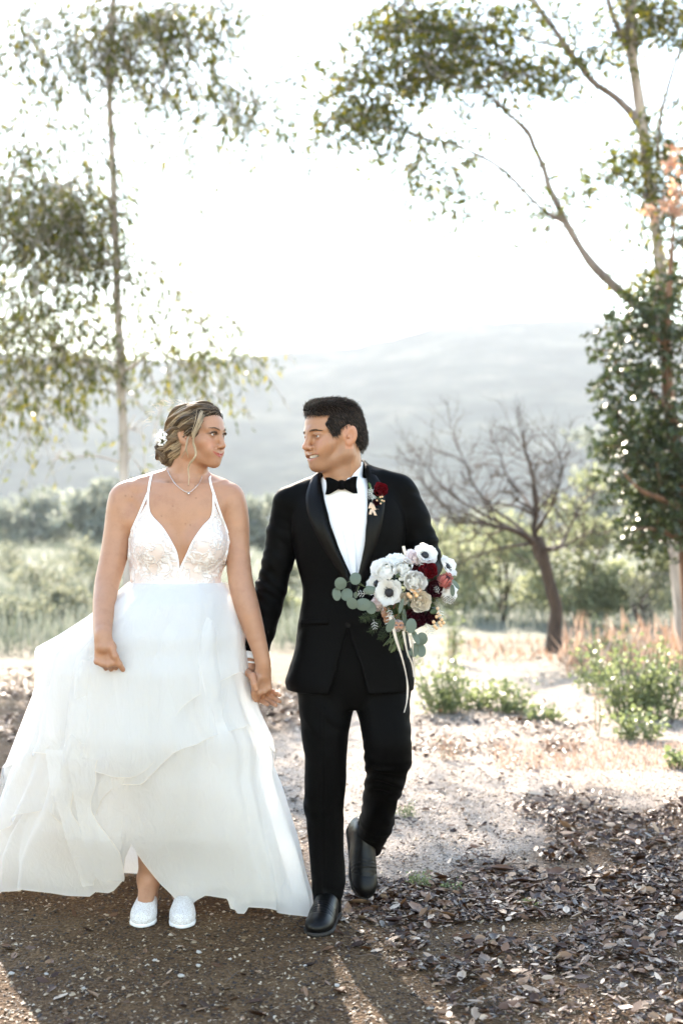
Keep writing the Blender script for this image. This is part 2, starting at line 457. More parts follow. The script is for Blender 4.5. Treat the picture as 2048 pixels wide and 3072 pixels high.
def tree_parts(clusters, depth, leaf_len, leaf_wid, droop, seed, dspread=.7, per_twig=11, twig_len=.45, jitter=1.2):
    """clusters (px, py, rx, ry, n) -> leaf positions and directions, twigs"""
    r = np.random.default_rng(seed); pos = []; dr = []; twigs = []; LL = []
    for (px, py, rx, ry, n) in clusters:
        nt_ = max(2, int(n/per_twig))
        for _ in range(nt_):
            v = r.normal(size=3); v /= np.linalg.norm(v); v *= r.uniform(.05, 1.25)**.6
            d = depth+v[1]*dspread*max(.5, rx/140)
            s = P(px+v[0]*rx*jitter, py-v[2]*ry*jitter, d)
            out = np.array([v[0]*.6+r.normal()*.4, v[1]*.6+r.normal()*.4, .2*r.normal()-droop*.6])
            out /= np.linalg.norm(out); L = twig_len*r.uniform(.6, 1.25)
            t = np.linspace(0, 1, 5)[:, None]
            pts = s+out*L*t+np.array([0, 0, -droop*.35*L])*t**2
            twigs.append(pts)
            k = max(3, int(per_twig*r.uniform(.7, 1.3)))
            u = r.uniform(.1, 1, k); base = s+out*L*u[:, None]+np.array([0, 0, -droop*.35*L])*u[:, None]**2
            dd = r.normal(size=(k, 3))*.55+out*.35; dd[:, 2] -= droop
            pos.append(base); dr.append(dd); LL.append(leaf_len*r.uniform(.65, 1.25, k))
    pos = np.concatenate(pos); dr = np.concatenate(dr); LL = np.concatenate(LL)
    V, F = leaf_quads(pos, dr, LL, LL*leaf_wid/leaf_len, seed+1)
    return V, F, twigs

def join_sprays(tb, clusters, depth, wood, seed):
    r = np.random.default_rng(seed); W = np.concatenate(wood)
    for (px, py, rx, ry, n) in clusters:
        c = P(px, py+ry*.2, depth); w = W[W[:, 2] < c[2]+.35] if (W[:, 2] < c[2]+.35).any() else W
        a = w[np.argmin(((w-c)**2).sum(1))]; L = np.linalg.norm(c-a)
        q = spline([a, a*.5+c*.5+np.array([0, 0, .10*L])+r.normal(size=3)*.04*L, c], 12); tb.tube(q, np.linspace(.010, .004, 12), 4, cap=False)
        for k in range(5):
            i = r.integers(5, 12); e = P(px+r.uniform(-1, 1)*rx*1.2, py+r.uniform(-1, 1)*ry*1.2, depth+r.normal()*.3)
            tb.tube(spline([q[i], q[i]*.5+e*.5+r.normal(size=3)*.04+np.array([0, 0, .05]), e], 8), np.linspace(.005, .002, 8), 3, cap=False)

def bark_mat(name, c1, c2, sc=9):
    m, nt, b = mat_new(name); co = objco(nt)
    mp = nd(nt, 'Mapping'); mp.inputs['Scale'].default_value = (1, 1, .25); nt.links.new(co, mp.inputs[0])
    n = noise(nt, sc, 6, .65, mp.outputs[0]); r = ramp(nt, n.outputs[0], [(.35, c1), (.65, c2)])
    nt.links.new(r.outputs[0], b.inputs['Base Color']); b.inputs['Roughness'].default_value = .85
    bump(nt, n.outputs[0], b, .6, .02); return m
M_euc_bark = bark_mat('eucalyptus_bark', (.26, .21, .18), (.52, .46, .42))  # bark colour raised to include the haze and flare lighting the trunk
M_limb_bark = bark_mat('limb_bark', (.12, .09, .08), (.30, .25, .22))
M_dark_bark = bark_mat('dark_bark', (.028, .016, .011), (.085, .054, .038), 14)
M_red_bark = bark_mat('reddish_bark', (.07, .035, .02), (.22, .11, .06), 12)
M_euc_leaf = leafy('eucalyptus_leaf', (.026, .034, .006), (.105, .115, .018), .42, c3=(.26, .21, .025))
M_oak_leaf = leafy('dark_leaf', (.022, .035, .012), (.07, .09, .03), .22, .35, .55)
M_pale_leaf = leafy('pale_leaf', (.15, .165, .095), (.31, .325, .21), .45, .6)
M_scrub = leafy('scrub_leaf', (.12, .13, .085), (.27, .27, .20), .3, .8)
M_hazed_leaf = leafy('hazed_shrub_leaf', (.15, .165, .14), (.31, .325, .27), .35, .8)  # leaf colour lightened, so the paleness of distant haze is painted in
M_weed_leaf = leafy('weed_leaf', (.10, .125, .055), (.24, .27, .14), .40)
M_copper = leafy('copper_leaf', (.45, .26, .18), (.66, .46, .36), .45)
M_dry = leafy('dry_stalk', (.26, .16, .11), (.46, .35, .28), .25, .8)

def limb_pts(spec, d, n=26):
    """spec rows (px, py, width in px[, depth offset])"""
    rows = []
    for r_ in spec:
        dd = d+(r_[3] if len(r_) > 3 else 0)
        rows.append([*P(r_[0], r_[1], dd), r_[2]*.5*dd/FPX])
    q = spline(rows, n); return q[:, :3], np.maximum(q[:, 3], .002)

# ---- slender eucalyptus on the left
def left_tree():
    d = 15.0
    root = empty('eucalyptus_tree', (X(392, d), d, 0))
    tag(root, 'slender eucalyptus with pale straight trunk and drooping leaves behind the bride', 'tree')
    mb = MB(); pts, rad = limb_pts([(388, 1960, 38), (384, 1750, 31), (372, 1400, 27), (366, 1180, 26), (357, 950, 25), (346, 720, 22), (337, 510, 22), (331, 330, 19), (330, 180, 20), (342, 0, 19), (350, -300, 15), (340, -650, 10), (352, -900, 5)], d, 60)
    pts[:, 0] += .012*vnoise(pts*2.2, 5); pts[0, 2] = -.05
    mb.tube(pts, rad*(1+.08*vnoise(pts*7, 8)), 10); mb.build('trunk', M_euc_bark, root)
    cl = [(60, 520, 120, 90, 700), (180, 560, 130, 90, 1100), (60, 640, 130, 80, 900), (230, 640, 95, 60, 700), (140, 690, 130, 45, 420),
          (70, 900, 110, 110, 1100), (170, 960, 95, 90, 800), (20, 1010, 80, 90, 600), (60, 1180, 90, 70, 420), (230, 1060, 60, 70, 240), (130, 830, 120, 50, 330),
          (300, 760, 60, 60, 360), (340, 800, 40, 70, 240), (250, 420, 60, 60, 120),
          (30, 130, 80, 110, 500), (90, 40, 90, 50, 250), (180, 170, 50, 110, 360), (140, 330, 110, 60, 170), (60, 400, 80, 50, 160),
          (330, 60, 45, 70, 330), (320, 160, 40, 60, 240), (420, 30, 110, 50, 420), (540, 40, 100, 55, 560), (660, 15, 70, 40, 240), (480, 90, 60, 60, 240),
          (485, 240, 35, 70, 240), (380, 190, 40, 40, 110), (610, 215, 70, 55, 330), (700, 300, 40, 70, 240), (740, 360, 40, 90, 260), (770, 280, 40, 90, 200),
          (570, 450, 50, 45, 140), (500, 400, 60, 40, 70), (660, 500, 60, 35, 80), (590, 570, 25, 40, 50), (430, 400, 25, 25, 30),
          (400, 760, 70, 60, 200), (480, 800, 80, 60, 170), (530, 880, 70, 70, 260), (600, 960, 80, 60, 260), (690, 960, 60, 90, 360), (660, 1040, 70, 50, 200), (550, 1090, 40, 80, 170),
          (470, 960, 60, 60, 140), (400, 1010, 45, 60, 120), (610, 1140, 20, 40, 50), (310, 1000, 40, 60, 120), (280, 1130, 50, 50, 110), (415, 1280, 18, 50, 30), (390, 1370, 25, 35, 30), (150, 1370, 40, 50, 30)]
    top = [(330+r1, -250+r2, 150, 110, 620) for r1, r2 in ((-330, 60), (-60, 0), (210, 40), (-300, -240), (0, -260), (260, -220), (-180, -480), (120, -500), (-20, -700), (400, -120), (-480, -120))]
    V, F, tw = tree_parts([(a, b, c, e, int(n*(.7 if b < -60 else 2.0 if b < 350 else 1.15 if a > 380 else 1.8 if b < 730 else 1.35))) for a, b, c, e, n in cl+top], d, .105, .024, .75, 21, per_twig=7, twig_len=.6, jitter=1.55)
    mesh_np('crown', V, F, M_euc_leaf, root, smooth=False)
    tb = MB()
    for t_ in tw[::2]: tb.tube(t_, np.linspace(.006, .002, 5), 3, cap=False)
    r = np.random.default_rng(3)
    brs = [[(366, 1110, 12), (300, 1100, 9, -.1), (200, 1085, 7, -.2), (100, 1120, 4, -.2), (40, 1180, 3, -.2)],
           [(372, 1115, 12), (410, 1090, 10, .1), (470, 1040, 7, .2), (540, 990, 5, .3), (640, 950, 3, .3)],
           [(350, 800, 12), (300, 790, 9), (220, 830, 7, .2), (120, 880, 5, .4), (40, 900, 3, .5)],
           [(340, 660, 11), (280, 600, 9), (200, 560, 7, -.2), (90, 540, 5, -.4), (20, 520, 3, -.5)],
           [(337, 520, 12), (318, 480, 10), (300, 455, 8), (260, 410, 5), (210, 390, 3)],
           [(338, 520, 9), (410, 480, 6), (480, 425, 6), (560, 380, 5), (590, 350, 3)],
           [(330, 260, 9), (355, 215, 8), (400, 160, 7), (430, 100, 6), (450, 40, 4)],
           [(330, 190, 9), (290, 150, 7), (240, 90, 6), (190, 20, 5), (150, -60, 3)],
           [(335, 130, 9), (420, 90, 7), (540, 20, 5), (660, 60, 4), (740, 220, 3), (760, 330, 2)],
           [(352, 830, 9), (430, 860, 6), (520, 870, 4), (640, 930, 3)],
           [(345, -120, 10), (230, -160, 7), (60, -140, 5), (20, 20, 3), (30, 130, 2)], [(345, -200, 10), (470, -260, 7), (600, -220, 4), (680, -60, 2)]]
    wood = [pts]
    for bspec in brs:
        lb = MB(); pt, ra = limb_pts(bspec, d, 24); wood.append(pt); pt += .02*np.stack([vnoise(pt*3, 1), vnoise(pt*3, 2), vnoise(pt*3, 3)], 1)*np.linspace(0, 1, 24)[:, None]
        lb.tube(pt, ra, 6); lb.build('branch', M_euc_bark, root)
    join_sprays(tb, cl, d, wood, 5)
    tb.build('twigs', M_euc_bark, root)['kind'] = 'stuff'
left_tree()

# ---- eucalyptus on the right with a long limb reaching left
def right_tree():
    d = 13.5
    root = empty('forked_eucalyptus_tree', (X(2052, d), d, 0))
    tag(root, 'eucalyptus at right edge with long bare limb arching up to the left', 'tree')
    mb = MB(); pts, rad = limb_pts([(2055, 2000, 60), (2040, 1800, 50), (2020, 1500, 44), (2008, 1200, 40), (1990, 950, 36), (1972, 730, 32), (1955, 590, 30), (1932, 425, 32), (1912, 256, 32), (1893, 140, 34), (1890, 0, 36), (1895, -300, 30), (1880, -600, 22), (1900, -900, 10)], d, 60)
    pts[0, 2] = -.05; pts[:, 0] += .015*vnoise(pts*2, 15)
    mb.tube(pts, rad*(1+.1*vnoise(pts*6, 8)), 10); mb.build('trunk', M_euc_bark, root)
    limbs = [[(2000, 1020, 26), (1940, 935, 24), (1888, 893, 22), (1830, 845, 21), (1778, 798, 19), (1735, 735, 16), (1694, 666, 17)],
             [(1694, 666, 15), (1640, 637, 9), (1580, 585, 8), (1522, 520, 8), (1440, 470, 7), (1354, 432, 5), (1290, 420, 3)],
             [(1694, 666, 16), (1669, 608, 14), (1645, 560, 14), (1625, 498, 12), (1600, 440, 11), (1581, 395, 12), (1530, 345, 7), (1486, 300, 6), (1442, 263, 4)],
             [(1930, 400, 20), (1895, 345, 17), (1840, 290, 14), (1778, 242, 13), (1735, 190, 13), (1698, 139, 12), (1650, 70, 11), (1603, 7, 9), (1540, -90, 6)],
             [(1698, 145, 8), (1600, 120, 5), (1520, 90, 4), (1450, 90, 3)],
             [(1892, 150, 18), (1865, 110, 14), (1838, 50, 13), (1815, -30, 10), (1760, -150, 6)],
             [(1972, 480, 8), (1975, 390, 8), (1983, 315, 8), (2010, 230, 7), (2042, 139, 6), (2070, 40, 5)],
             [(1560, 350, 5), (1520, 240, 5), (1490, 150, 5), (1460, 110, 4), (1430, 60, 3)],
             [(1895, -200, 16), (1700, -180, 11), (1450, -120, 8), (1250, -20, 6), (1120, 120, 4), (1060, 250, 3)],
             [(1950, 600, 8), (1880, 540, 6), (1820, 500, 4), (1760, 440, 3)]]
    wood = [pts]
    for sp_ in limbs:
        lb = MB(); pt, ra = limb_pts(sp_, d, 30); wood.append(pt); ra = ra*1.45; w = np.linspace(0, 1, 30)[:, None]*np.linspace(1, 0, 30)[:, None]*4
        pt += .02*np.stack([vnoise(pt*3, 1), vnoise(pt*3, 2), vnoise(pt*3, 3)], 1)*w
        lb.tube(pt, ra*(1+.15*vnoise(pt*9, 3)), 7); lb.build('limb', M_limb_bark, root)
    cl = [(1270, 70, 110, 90, 1500), (1210, 30, 60, 50, 350), (1370, 150, 100, 80, 900), (1440, 90, 60, 50, 260), (1040, 240, 95, 110, 950), (1110, 320, 60, 70, 600), (1000, 340, 60, 50, 150), (980, 420, 50, 50, 90),
          (1150, 200, 50, 50, 160), (1230, 220, 60, 50, 200), (1300, 240, 50, 40, 120), (1470, 190, 60, 50, 260), (1530, 215, 60, 35, 260), (1600, 200, 70, 50, 380), (1680, 170, 60, 50, 200), (1740, 90, 40, 50, 130), (1790, 150, 50, 45, 230),
          (1660, 40, 40, 40, 130), (1480, 30, 60, 40, 160), (1560, 20, 60, 40, 130), (1290, 430, 60, 55, 380), (1240, 510, 50, 40, 110), (1340, 560, 70, 60, 400), (1380, 330, 70, 40, 130), (1420, 640, 30, 25, 40), (1460, 450, 40, 30, 40),
          (1720, 545, 38, 40, 220), (1780, 560, 25, 20, 30), (1590, 510, 20, 20, 40), (1640, 620, 30, 30, 110), (1310, 770, 40, 40, 24), (1490, 740, 40, 30, 22), (1460, 700, 30, 20, 14), (1150, 370, 40, 50, 80), (1190, 570, 40, 50, 40), (1490, 320, 40, 40, 60),
          (1960, 50, 60, 60, 420), (2020, 30, 50, 50, 380), (1950, 10, 40, 40, 200), (1990, 390, 30, 70, 260), (1980, 470, 50, 60, 420), (1900, 470, 50, 60, 300), (1960, 540, 60, 50, 420), (2030, 300, 30, 60, 120), (1880, 400, 40, 40, 70), (1900, 10, 40, 50, 220),
          (2010, 640, 50, 60, 260), (1960, 700, 40, 50, 130), (2020, 780, 40, 70, 300), (1980, 860, 60, 60, 300), (1930, 840, 50, 50, 140)]
    top = [(1900+a, -250+b, 140, 110, 600) for a, b in ((-700, 60), (-440, 20), (-200, 0), (60, 20), (-560, -200), (-260, -240), (0, -300), (250, -200), (-120, -520), (80, -600))]
    V, F, tw = tree_parts([(a, b, c, e, int(n*(.8 if b < -60 else 1.5))) for a, b, c, e, n in cl+top], d, .090, .025, .40, 31, per_twig=7, twig_len=.45, jitter=1.45)
    mesh_np('crown', V, F, M_euc_leaf, root, smooth=False)
    tb = MB()
    for t_ in tw[::3]: tb.tube(t_, np.linspace(.006, .002, 5), 3, cap=False)
    join_sprays(tb, cl, d, wood, 6)
    tb.build('twigs', M_limb_bark, root)['kind'] = 'stuff'
    V, F, tw = tree_parts([(2005, 545, 50, 65, 120), (1965, 600, 30, 35, 40), (2040, 480, 40, 50, 70)], d-1.2, .07, .035, .3, 37, twig_len=.2, dspread=.3)
    o = mesh_np('copper_leaves', V, F, M_copper, root, smooth=False); o['label'] = 'spray of pale copper coloured leaves'
right_tree()

# ---- broad-leaved dark tree at the right edge
def dark_tree():
    d = 12.5
    root = empty('broadleaf_tree', (X(2075, d), d, 0))
    tag(root, 'dense dark-leaved tree overhanging the right edge below the eucalyptus', 'tree')
    mb = MB(); pts, rad = limb_pts([(2085, 2050, 70), (2070, 1800, 56), (2045, 1500, 46), (2020, 1300, 40), (2000, 1150, 34), (1998, 1000, 26), (2010, 800, 14), (2020, 650, 6)], d, 40)
    pts[0, 2] = -.05; mb.tube(pts, rad, 9); mb.build('trunk', M_red_bark, root)
    for sp_ in ([(2045, 1540, 24), (1990, 1500, 18, -.3), (1920, 1470, 12, -.6), (1870, 1420, 6, -.8)], [(2015, 1250, 20), (1960, 1180, 14, .3), (1900, 1130, 8, .5), (1850, 1120, 4, .6)], [(2060, 1640, 20), (2000, 1600, 14, -.2), (1940, 1585, 10, -.4), (1900, 1590, 5, -.5)], [(2000, 1050, 14), (1940, 980, 10), (1880, 960, 5)]):
        lb = MB(); pt, ra = limb_pts(sp_, d, 16); lb.tube(pt, ra, 6); lb.build('limb', M_red_bark, root)
    cl = [(1960, 1340, 100, 70, 1300), (2010, 1420, 80, 90, 1400), (1930, 1420, 70, 60, 900), (1990, 1530, 90, 70, 1100), (2040, 1580, 60, 70, 600), (1960, 1600, 60, 50, 380), (1880, 1300, 50, 30, 260), (1860, 1340, 40, 30, 140),
          (1890, 1060, 60, 60, 420), (1950, 1110, 70, 60, 520), (1850, 1130, 50, 50, 220), (1870, 1210, 60, 50, 300), (1930, 1250, 70, 45, 420), (2020, 1230, 50, 50, 340), (1900, 950, 60, 50, 330), (1970, 940, 60, 60, 420), (2030, 1000, 40, 70, 340), (1840, 985, 30, 25, 60), (2040, 1120, 30, 60, 240), (1990, 850, 50, 40, 200), (2060, 1350, 60, 120, 700)]
    V, F, tw = tree_parts(cl, d, .062, .036, .15, 41, per_twig=12, twig_len=.26)
    mesh_np('crown', V, F, M_oak_leaf, root, smooth=False)
    tb = MB()
    for t_ in tw[::3]: tb.tube(t_, np.linspace(.005, .002, 5), 3, cap=False)
    tb.build('twigs', M_red_bark, root)['kind'] = 'stuff'
dark_tree()

# ---- bare tree
def bare_tree():
    d = 14.6
    root = empty('bare_tree', (X(1660, d), d, 0))
    tag(root, 'small leafless tree with crooked dark trunk and spreading bare branches', 'tree')
    r = np.random.default_rng(12)
    mb = MB(); pts, rad = limb_pts([(1664, 1960, 74), (1660, 1925, 52), (1662, 1880, 44), (1667, 1826, 40), (1655, 1780, 42), (1644, 1740, 36), (1632, 1690, 38), (1616, 1645, 44), (1606, 1610, 30)], d, 36)
    pts[0, 2] = -.06; mb.tube(pts, rad*(1+.12*vnoise(pts*9, 4)), 11); mb.build('trunk', M_dark_bark, root)
    limbs = [[(1610, 1630, 26), (1602, 1590, 22), (1608, 1516, 20), (1600, 1450, 15), (1591, 1402, 11), (1572, 1350, 7), (1551, 1322, 4)],
             [(1614, 1640, 26), (1562, 1602, 20, -.2), (1494, 1582, 15, -.4), (1419, 1566, 10, -.6), (1368, 1560, 7, -.7), (1345, 1520, 4, -.8)],
             [(1622, 1650, 22), (1677, 1640, 14, .2), (1700, 1600, 11, .4), (1730, 1540, 8, .5), (1760, 1480, 5, .6), (1775, 1420, 3, .6)],
             [(1612, 1640, 18), (1540, 1570, 13, .4), (1470, 1520, 10, .7), (1420, 1450, 8, .9), (1400, 1400, 6, 1), (1370, 1330, 4, 1), (1350, 1270, 2.5, 1.1)],
             [(1605, 1600, 16), (1640, 1540, 11, -.5), (1668, 1470, 8, -.7), (1680, 1400, 6, -.8), (1672, 1330, 3, -.9)],
             [(1600, 1630, 14), (1520, 1640, 9, -.6), (1450, 1660, 6, -.9), (1380, 1690, 4, -1.1), (1330, 1700, 2.5, -1.2)],
             [(1570, 1600, 14), (1480, 1560, 10, .3), (1380, 1500, 8, .5), (1310, 1440, 6, .7), (1260, 1380, 4, .8), (1220, 1330, 2.5, .9)],
             [(1480, 1580, 10), (1400, 1540, 7, -.3), (1330, 1510, 5, -.5), (1270, 1450, 3.5, -.6), (1240, 1400, 2.5, -.6)],
             [(1606, 1540, 12), (1560, 1480, 9, .5), (1520, 1420, 7, .8), (1500, 1360, 5, .9), (1470, 1310, 3, 1)],
             [(1630, 1650, 14), (1690, 1640, 9, -.5), (1760, 1600, 6, -.8), (1800, 1590, 4, -.9)]]
    tb = MB()
    def sprout(p, dv, L, rad_, lev):
        n = 7; pt = [p]; v = dv/np.linalg.norm(dv)
        for i in range(n-1):
            v = v+r.normal(size=3)*.26+np.array([0, 0, .04]); v /= np.linalg.norm(v); pt.append(pt[-1]+v*L/n)
        pt = np.array(pt); tb.tube(pt, np.linspace(rad_, rad_*.35, n), 4, cap=False)
        if lev > 0:
            for k in range(r.integers(2, 5)):
                i = r.integers(2, n); nv = v+r.normal(size=3)*.75
                sprout(pt[i], nv, L*r.uniform(.45, .75), rad_*.6, lev-1)
    for sp_ in limbs:
        lb = MB(); pt, ra = limb_pts(sp_, d, 24)
        pt += .03*np.stack([vnoise(pt*4, 1), vnoise(pt*4, 2), vnoise(pt*4, 3)], 1)*np.linspace(0, 1, 24)[:, None]
        lb.tube(pt, ra*np.linspace(1, .6, 24)*(1+.15*vnoise(pt*12, 3)), 7); lb.build('limb', M_dark_bark, root)
        for k in range(17):
            i = r.integers(6, 24); t_ = pt[min(i+1, 23)]-pt[i-1]
            sprout(pt[i], t_/np.linalg.norm(t_)+r.normal(size=3)*.7+np.array([-.25, 0, .02]), r.uniform(.25, .62), max(.003, ra[i]*.5), 2 if i < 18 else 1)
    tb.build('twigs', M_dark_bark, root)['kind'] = 'stuff'
bare_tree()

# ---- shrubs
def shrub(px, base_row, wpx, hpx, n, label, mat, leaf=.05, seed=0, group=None, lean=0, name='shrub', cat='shrub', stems=7, jag=.35):
    d = depth_at(base_row); r = np.random.default_rng(seed); s = d/FPX
    c = np.array([X(px, d), d, 0.]); w = wpx*s*.5; h = hpx*s
    root = empty(name, tuple(c)); tag(root, label, cat, group)
    # clumps spread through the volume
    K = 26; cc = []
    for k in range(K):
        a = r.uniform(0, 2*np.pi); q = r.uniform(0, 1)**.6; zz = r.uniform(.12, 1)
        wid = math.sqrt(max(.05, 1-((zz-.35)/.72)**2))
        cc.append(c+np.array([math.cos(a)*q*w*wid, math.sin(a)*q*w*.8*wid, zz*h*(.78+jag*r.uniform(-.4, .8))]))
    cc = np.array(cc); i = r.integers(0, K, n); rr = np.minimum(w, h)*.27
    v = r.normal(size=(n, 3)); v /= np.linalg.norm(v, axis=1)[:, None]; v *= r.uniform(.2, 1, n)[:, None]**.5*r.uniform(.5, 1.5, n)[:, None]
    pos = cc[i]+v*rr*np.array([1.1, 1.1, .8]); pos[:, 2] = np.maximum(pos[:, 2], .02)
    L = leaf*r.uniform(.6, 1.3, n)
    V, F = leaf_quads(pos, v+r.normal(size=(n, 3))*.7+np.array([0, 0, .2]), L, L*.6, seed+5)
    mesh_np('foliage', V, F, mat, root, smooth=False)
    mb = MB()
    for k in range(0, K, max(1, K//stems)):
        e = cc[k]; b0 = c+np.array([r.normal()*.08*w, r.normal()*.08*w, -.02])
        mb.tube(spline([b0, b0*.6+e*.4+np.array([0, 0, .1*h]), e], 8), np.linspace(.012+.006*h, .004, 8), 5)
    mb.build('stem', M_dark_bark, root)
    return root

# pale shrubs behind the bare tree
for k, (px, row, w, h, n, lab) in enumerate([
        (1290, 1850, 330, 300, 2600, 'pale green leafy shrub just right of the bouquet, behind the weeds'),
        (1500, 1868, 330, 330, 3000, 'pale green shrub directly behind the bare tree, left of its trunk'),
        (1740, 1872, 330, 430, 3600, 'tall pale green shrub right of the bare tree trunk'),
        (1930, 1880, 300, 470, 3600, 'tall pale shrub behind the wire fence at the right'),
        (2090, 1885, 260, 520, 2600, 'pale shrub cut off by the right edge behind the white post'),
        (1400, 1800, 420, 200, 2000, 'low hazy shrub far behind the bare tree'),
        (830, 1880, 170, 110, 700, 'small green bush seen in the gap between bride and groom')]):
    shrub(px, row, w, h, n, lab, M_pale_leaf, .075, 100+k, 'pale shrubs behind the clearing')
# low scrub standing in the meadow on the left
for k, (px, row, w, h, n, lab) in enumerate([
        (40, 1905, 240, 120, 800, 'low scrub at the left edge, nearest the brown litter'), (200, 1880, 200, 130, 800, 'low scrub between the left edge and the bride\'s elbow'),
        (110, 1800, 220, 120, 800, 'middle pale scrub in the meadow left of the bride'), (270, 1790, 170, 150, 700, 'pale scrub touching the bride\'s right forearm'),
        (20, 1730, 200, 110, 700, 'far pale scrub at the left edge under the dark shrubs'), (230, 1715, 200, 110, 700, 'far pale scrub under the tall dark shrub'),
        (860, 1800, 150, 130, 600, 'pale scrub between the couple behind the groom\'s sleeve')]):
    shrub(px, row, w, h, n, lab, M_scrub, .075, 180+k, 'low scrub in the meadow')
# far dark shrubs across the meadow
for k, (px, row, w, h, n, lab) in enumerate([
        (-40, 1632, 240, 130, 1500, 'dark far shrub cut off by the left edge across the meadow'),
        (110, 1636, 260, 170, 1800, 'widest dark far shrub left of the bride across the meadow'),
        (285, 1640, 240, 190, 1900, 'tall dark far shrub just behind the bride\'s right arm'),
        (780, 1650, 190, 150, 1500, 'dark far shrub in the gap between the two heads and shoulders'),
        (1500, 1625, 420, 90, 1500, 'low hazy far shrub beyond the bare tree'),
        (1830, 1640, 260, 330, 1900, 'hazy grey-green far tree left of the dark-leaved tree')]):
    shrub(px, row, w, h, n, lab, M_hazed_leaf, .30, 140+k, 'far shrubs across the meadow', jag=.5)

# ---- meadow grass
def blades(name, n, region, hgt, wid, mat, seed, label, cat):
    r = np.random.default_rng(seed); rows = r.uniform(region[2], region[3], n); px = r.uniform(region[0], region[1], n)
    d = CAMH*FPX/(rows-1536.0); x = (px-1024)*d/FPX
    pos = np.stack([x, d, ground_h(x, d)-.01], 1)
    dr = r.normal(size=(n, 3))*.28; dr[:, 2] = 1
    L = hgt*r.uniform(.4, 1.2, n); V, F = leaf_quads(pos, dr, L, np.maximum(wid, d*.0009), seed+1, .05)
    o = mesh_np(name, V, F, mat, smooth=False); tag(o, label, cat, kind='stuff')
M_grass = leafy('straw_grass', (.11, .13, .09), (.30, .30, .25), .22, .8)
blades('meadow_grass', 17000, (-1100, 1000, 1622, 1960), .42, .016, M_grass, 51, 'pale dry meadow grass left of and behind the couple', 'grass')
blades('meadow_grass', 10000, (1000, 3300, 1640, 1900), .30, .016, M_grass, 52, 'pale dry grass under the shrubs at the right', 'grass')
blades('red_dry_weeds', 420, (1690, 2120, 1930, 2030), .36, .03, M_dry, 53, 'rusty orange dry weed stalks along the fence at the right', 'weeds')
blades('red_dry_weeds', 130, (1340, 1700, 1925, 1990), .14, .03, M_dry, 54, 'low rusty dry weeds left of the bare tree', 'weeds')
blades('dry_turf', 1500, (1480, 2080, 2235, 2320), .05, .006, M_dry, 55, 'patch of short reddish dry turf on the bright path', 'grass')

# ---- green weeds on the clearing
def weed(px, row, wpx, hpx, nst, label, seed, leaf=.028, mat=None, name='green_weed'):
    d = depth_at(row); s = d/FPX; r = np.random.default_rng(seed)
    c = np.array([X(px, d), d, 0.]); root = empty(name, tuple(c)); tag(root, label, 'weed', 'weeds on the clearing')
    mb = MB(); pos = []; dr = []
    for k in range(nst):
        e = c+np.array([r.uniform(-.5, .5)*wpx*s, r.uniform(-.3, .3)*wpx*s, hpx*s*r.uniform(.35, 1)])
        b0 = c+(e-c)*np.array([.45, .45, 0])+np.array([0, 0, -.01]); pt = spline([b0, b0*.5+e*.5+r.normal(size=3)*.04*hpx*s, e], 7)
        mb.tube(pt, np.linspace(.0035, .0015, 7)*max(.5, hpx*s/.35), 4, cap=False)
        m_ = r.integers(14, 24); u = r.uniform(.2, 1, m_)
        q = np.stack([np.interp(u, np.linspace(0, 1, 7), pt[:, i]) for i in range(3)], 1)
        v = r.normal(size=(m_, 3)); v[:, 2] = v[:, 2]*.4+.25
        pos.append(q+v*leaf*.8); dr.append(v)
    pos = np.concatenate(pos); dr = np.concatenate(dr); n = len(pos)
    L = leaf*r.uniform(.6, 1.4, n); V, F = leaf_quads(pos, dr, L, L*.8, seed)
    mesh_np('leaves', V, F, mat or M_weed_leaf, root, smooth=False); mb.build('stem', M_weed_leaf, root)
for k, a in enumerate([
        (1330, 2155, 190, 190, 34, 'bushy green weed just right of the groom\'s trousers'),
        (1420, 2140, 150, 110, 20, 'green weed behind and right of the bushy weed near the groom'),
        (1525, 2150, 130, 120, 20, 'green weed in the middle of the clearing'),
        (1630, 2170, 90, 60, 10, 'small low green weed beside the dry leaf pile'),
        (1350, 1990, 60, 190, 8, 'tall thin weed behind the bushy weed, under the bouquet'),
        (1890, 2150, 260, 240, 46, 'largest bright green weed clump at the right'),
        (1980, 2160, 200, 230, 34, 'dark green weed clump at the right edge'),
        (1915, 2225, 150, 110, 20, 'low yellow-green weed in front of the largest clump'),
        (1790, 2080, 140, 170, 18, 'pale weed left of the largest green clump'),
        (1820, 1990, 150, 150, 14, 'pale tall weed among the rusty stalks'),
        (2030, 2310, 70, 60, 8, 'small weed by the right edge on the pale path')]):
    weed(*a, seed=200+k, leaf=.034)
for k, a in enumerate([
        (1262, 2668, 80, 62, 11, 'small green tuft in the leaf litter right of the lifted shoe'),
        (1352, 2676, 46, 34, 6, 'tiny green sprout right of the small tuft'),
        (1218, 2452, 66, 50, 8, 'small yellow-green sprout beside the groom\'s bent leg'),
        (1590, 2728, 40, 30, 4, 'tiny sprout in the middle of the leaf litter')]):
    weed(*a, seed=240+k, leaf=.010, name='green_tuft')
for k, a in enumerate([
        (1352, 2285, 80, 90, 9, 'dry brownish tuft right of the groom\'s knee'),
        (1790, 2215, 20, 170, 3, 'thin dry stalk standing left of the yellow-green weed')]):
    weed(*a, seed=260+k, leaf=.016, mat=M_dry, name='dry_tuft')

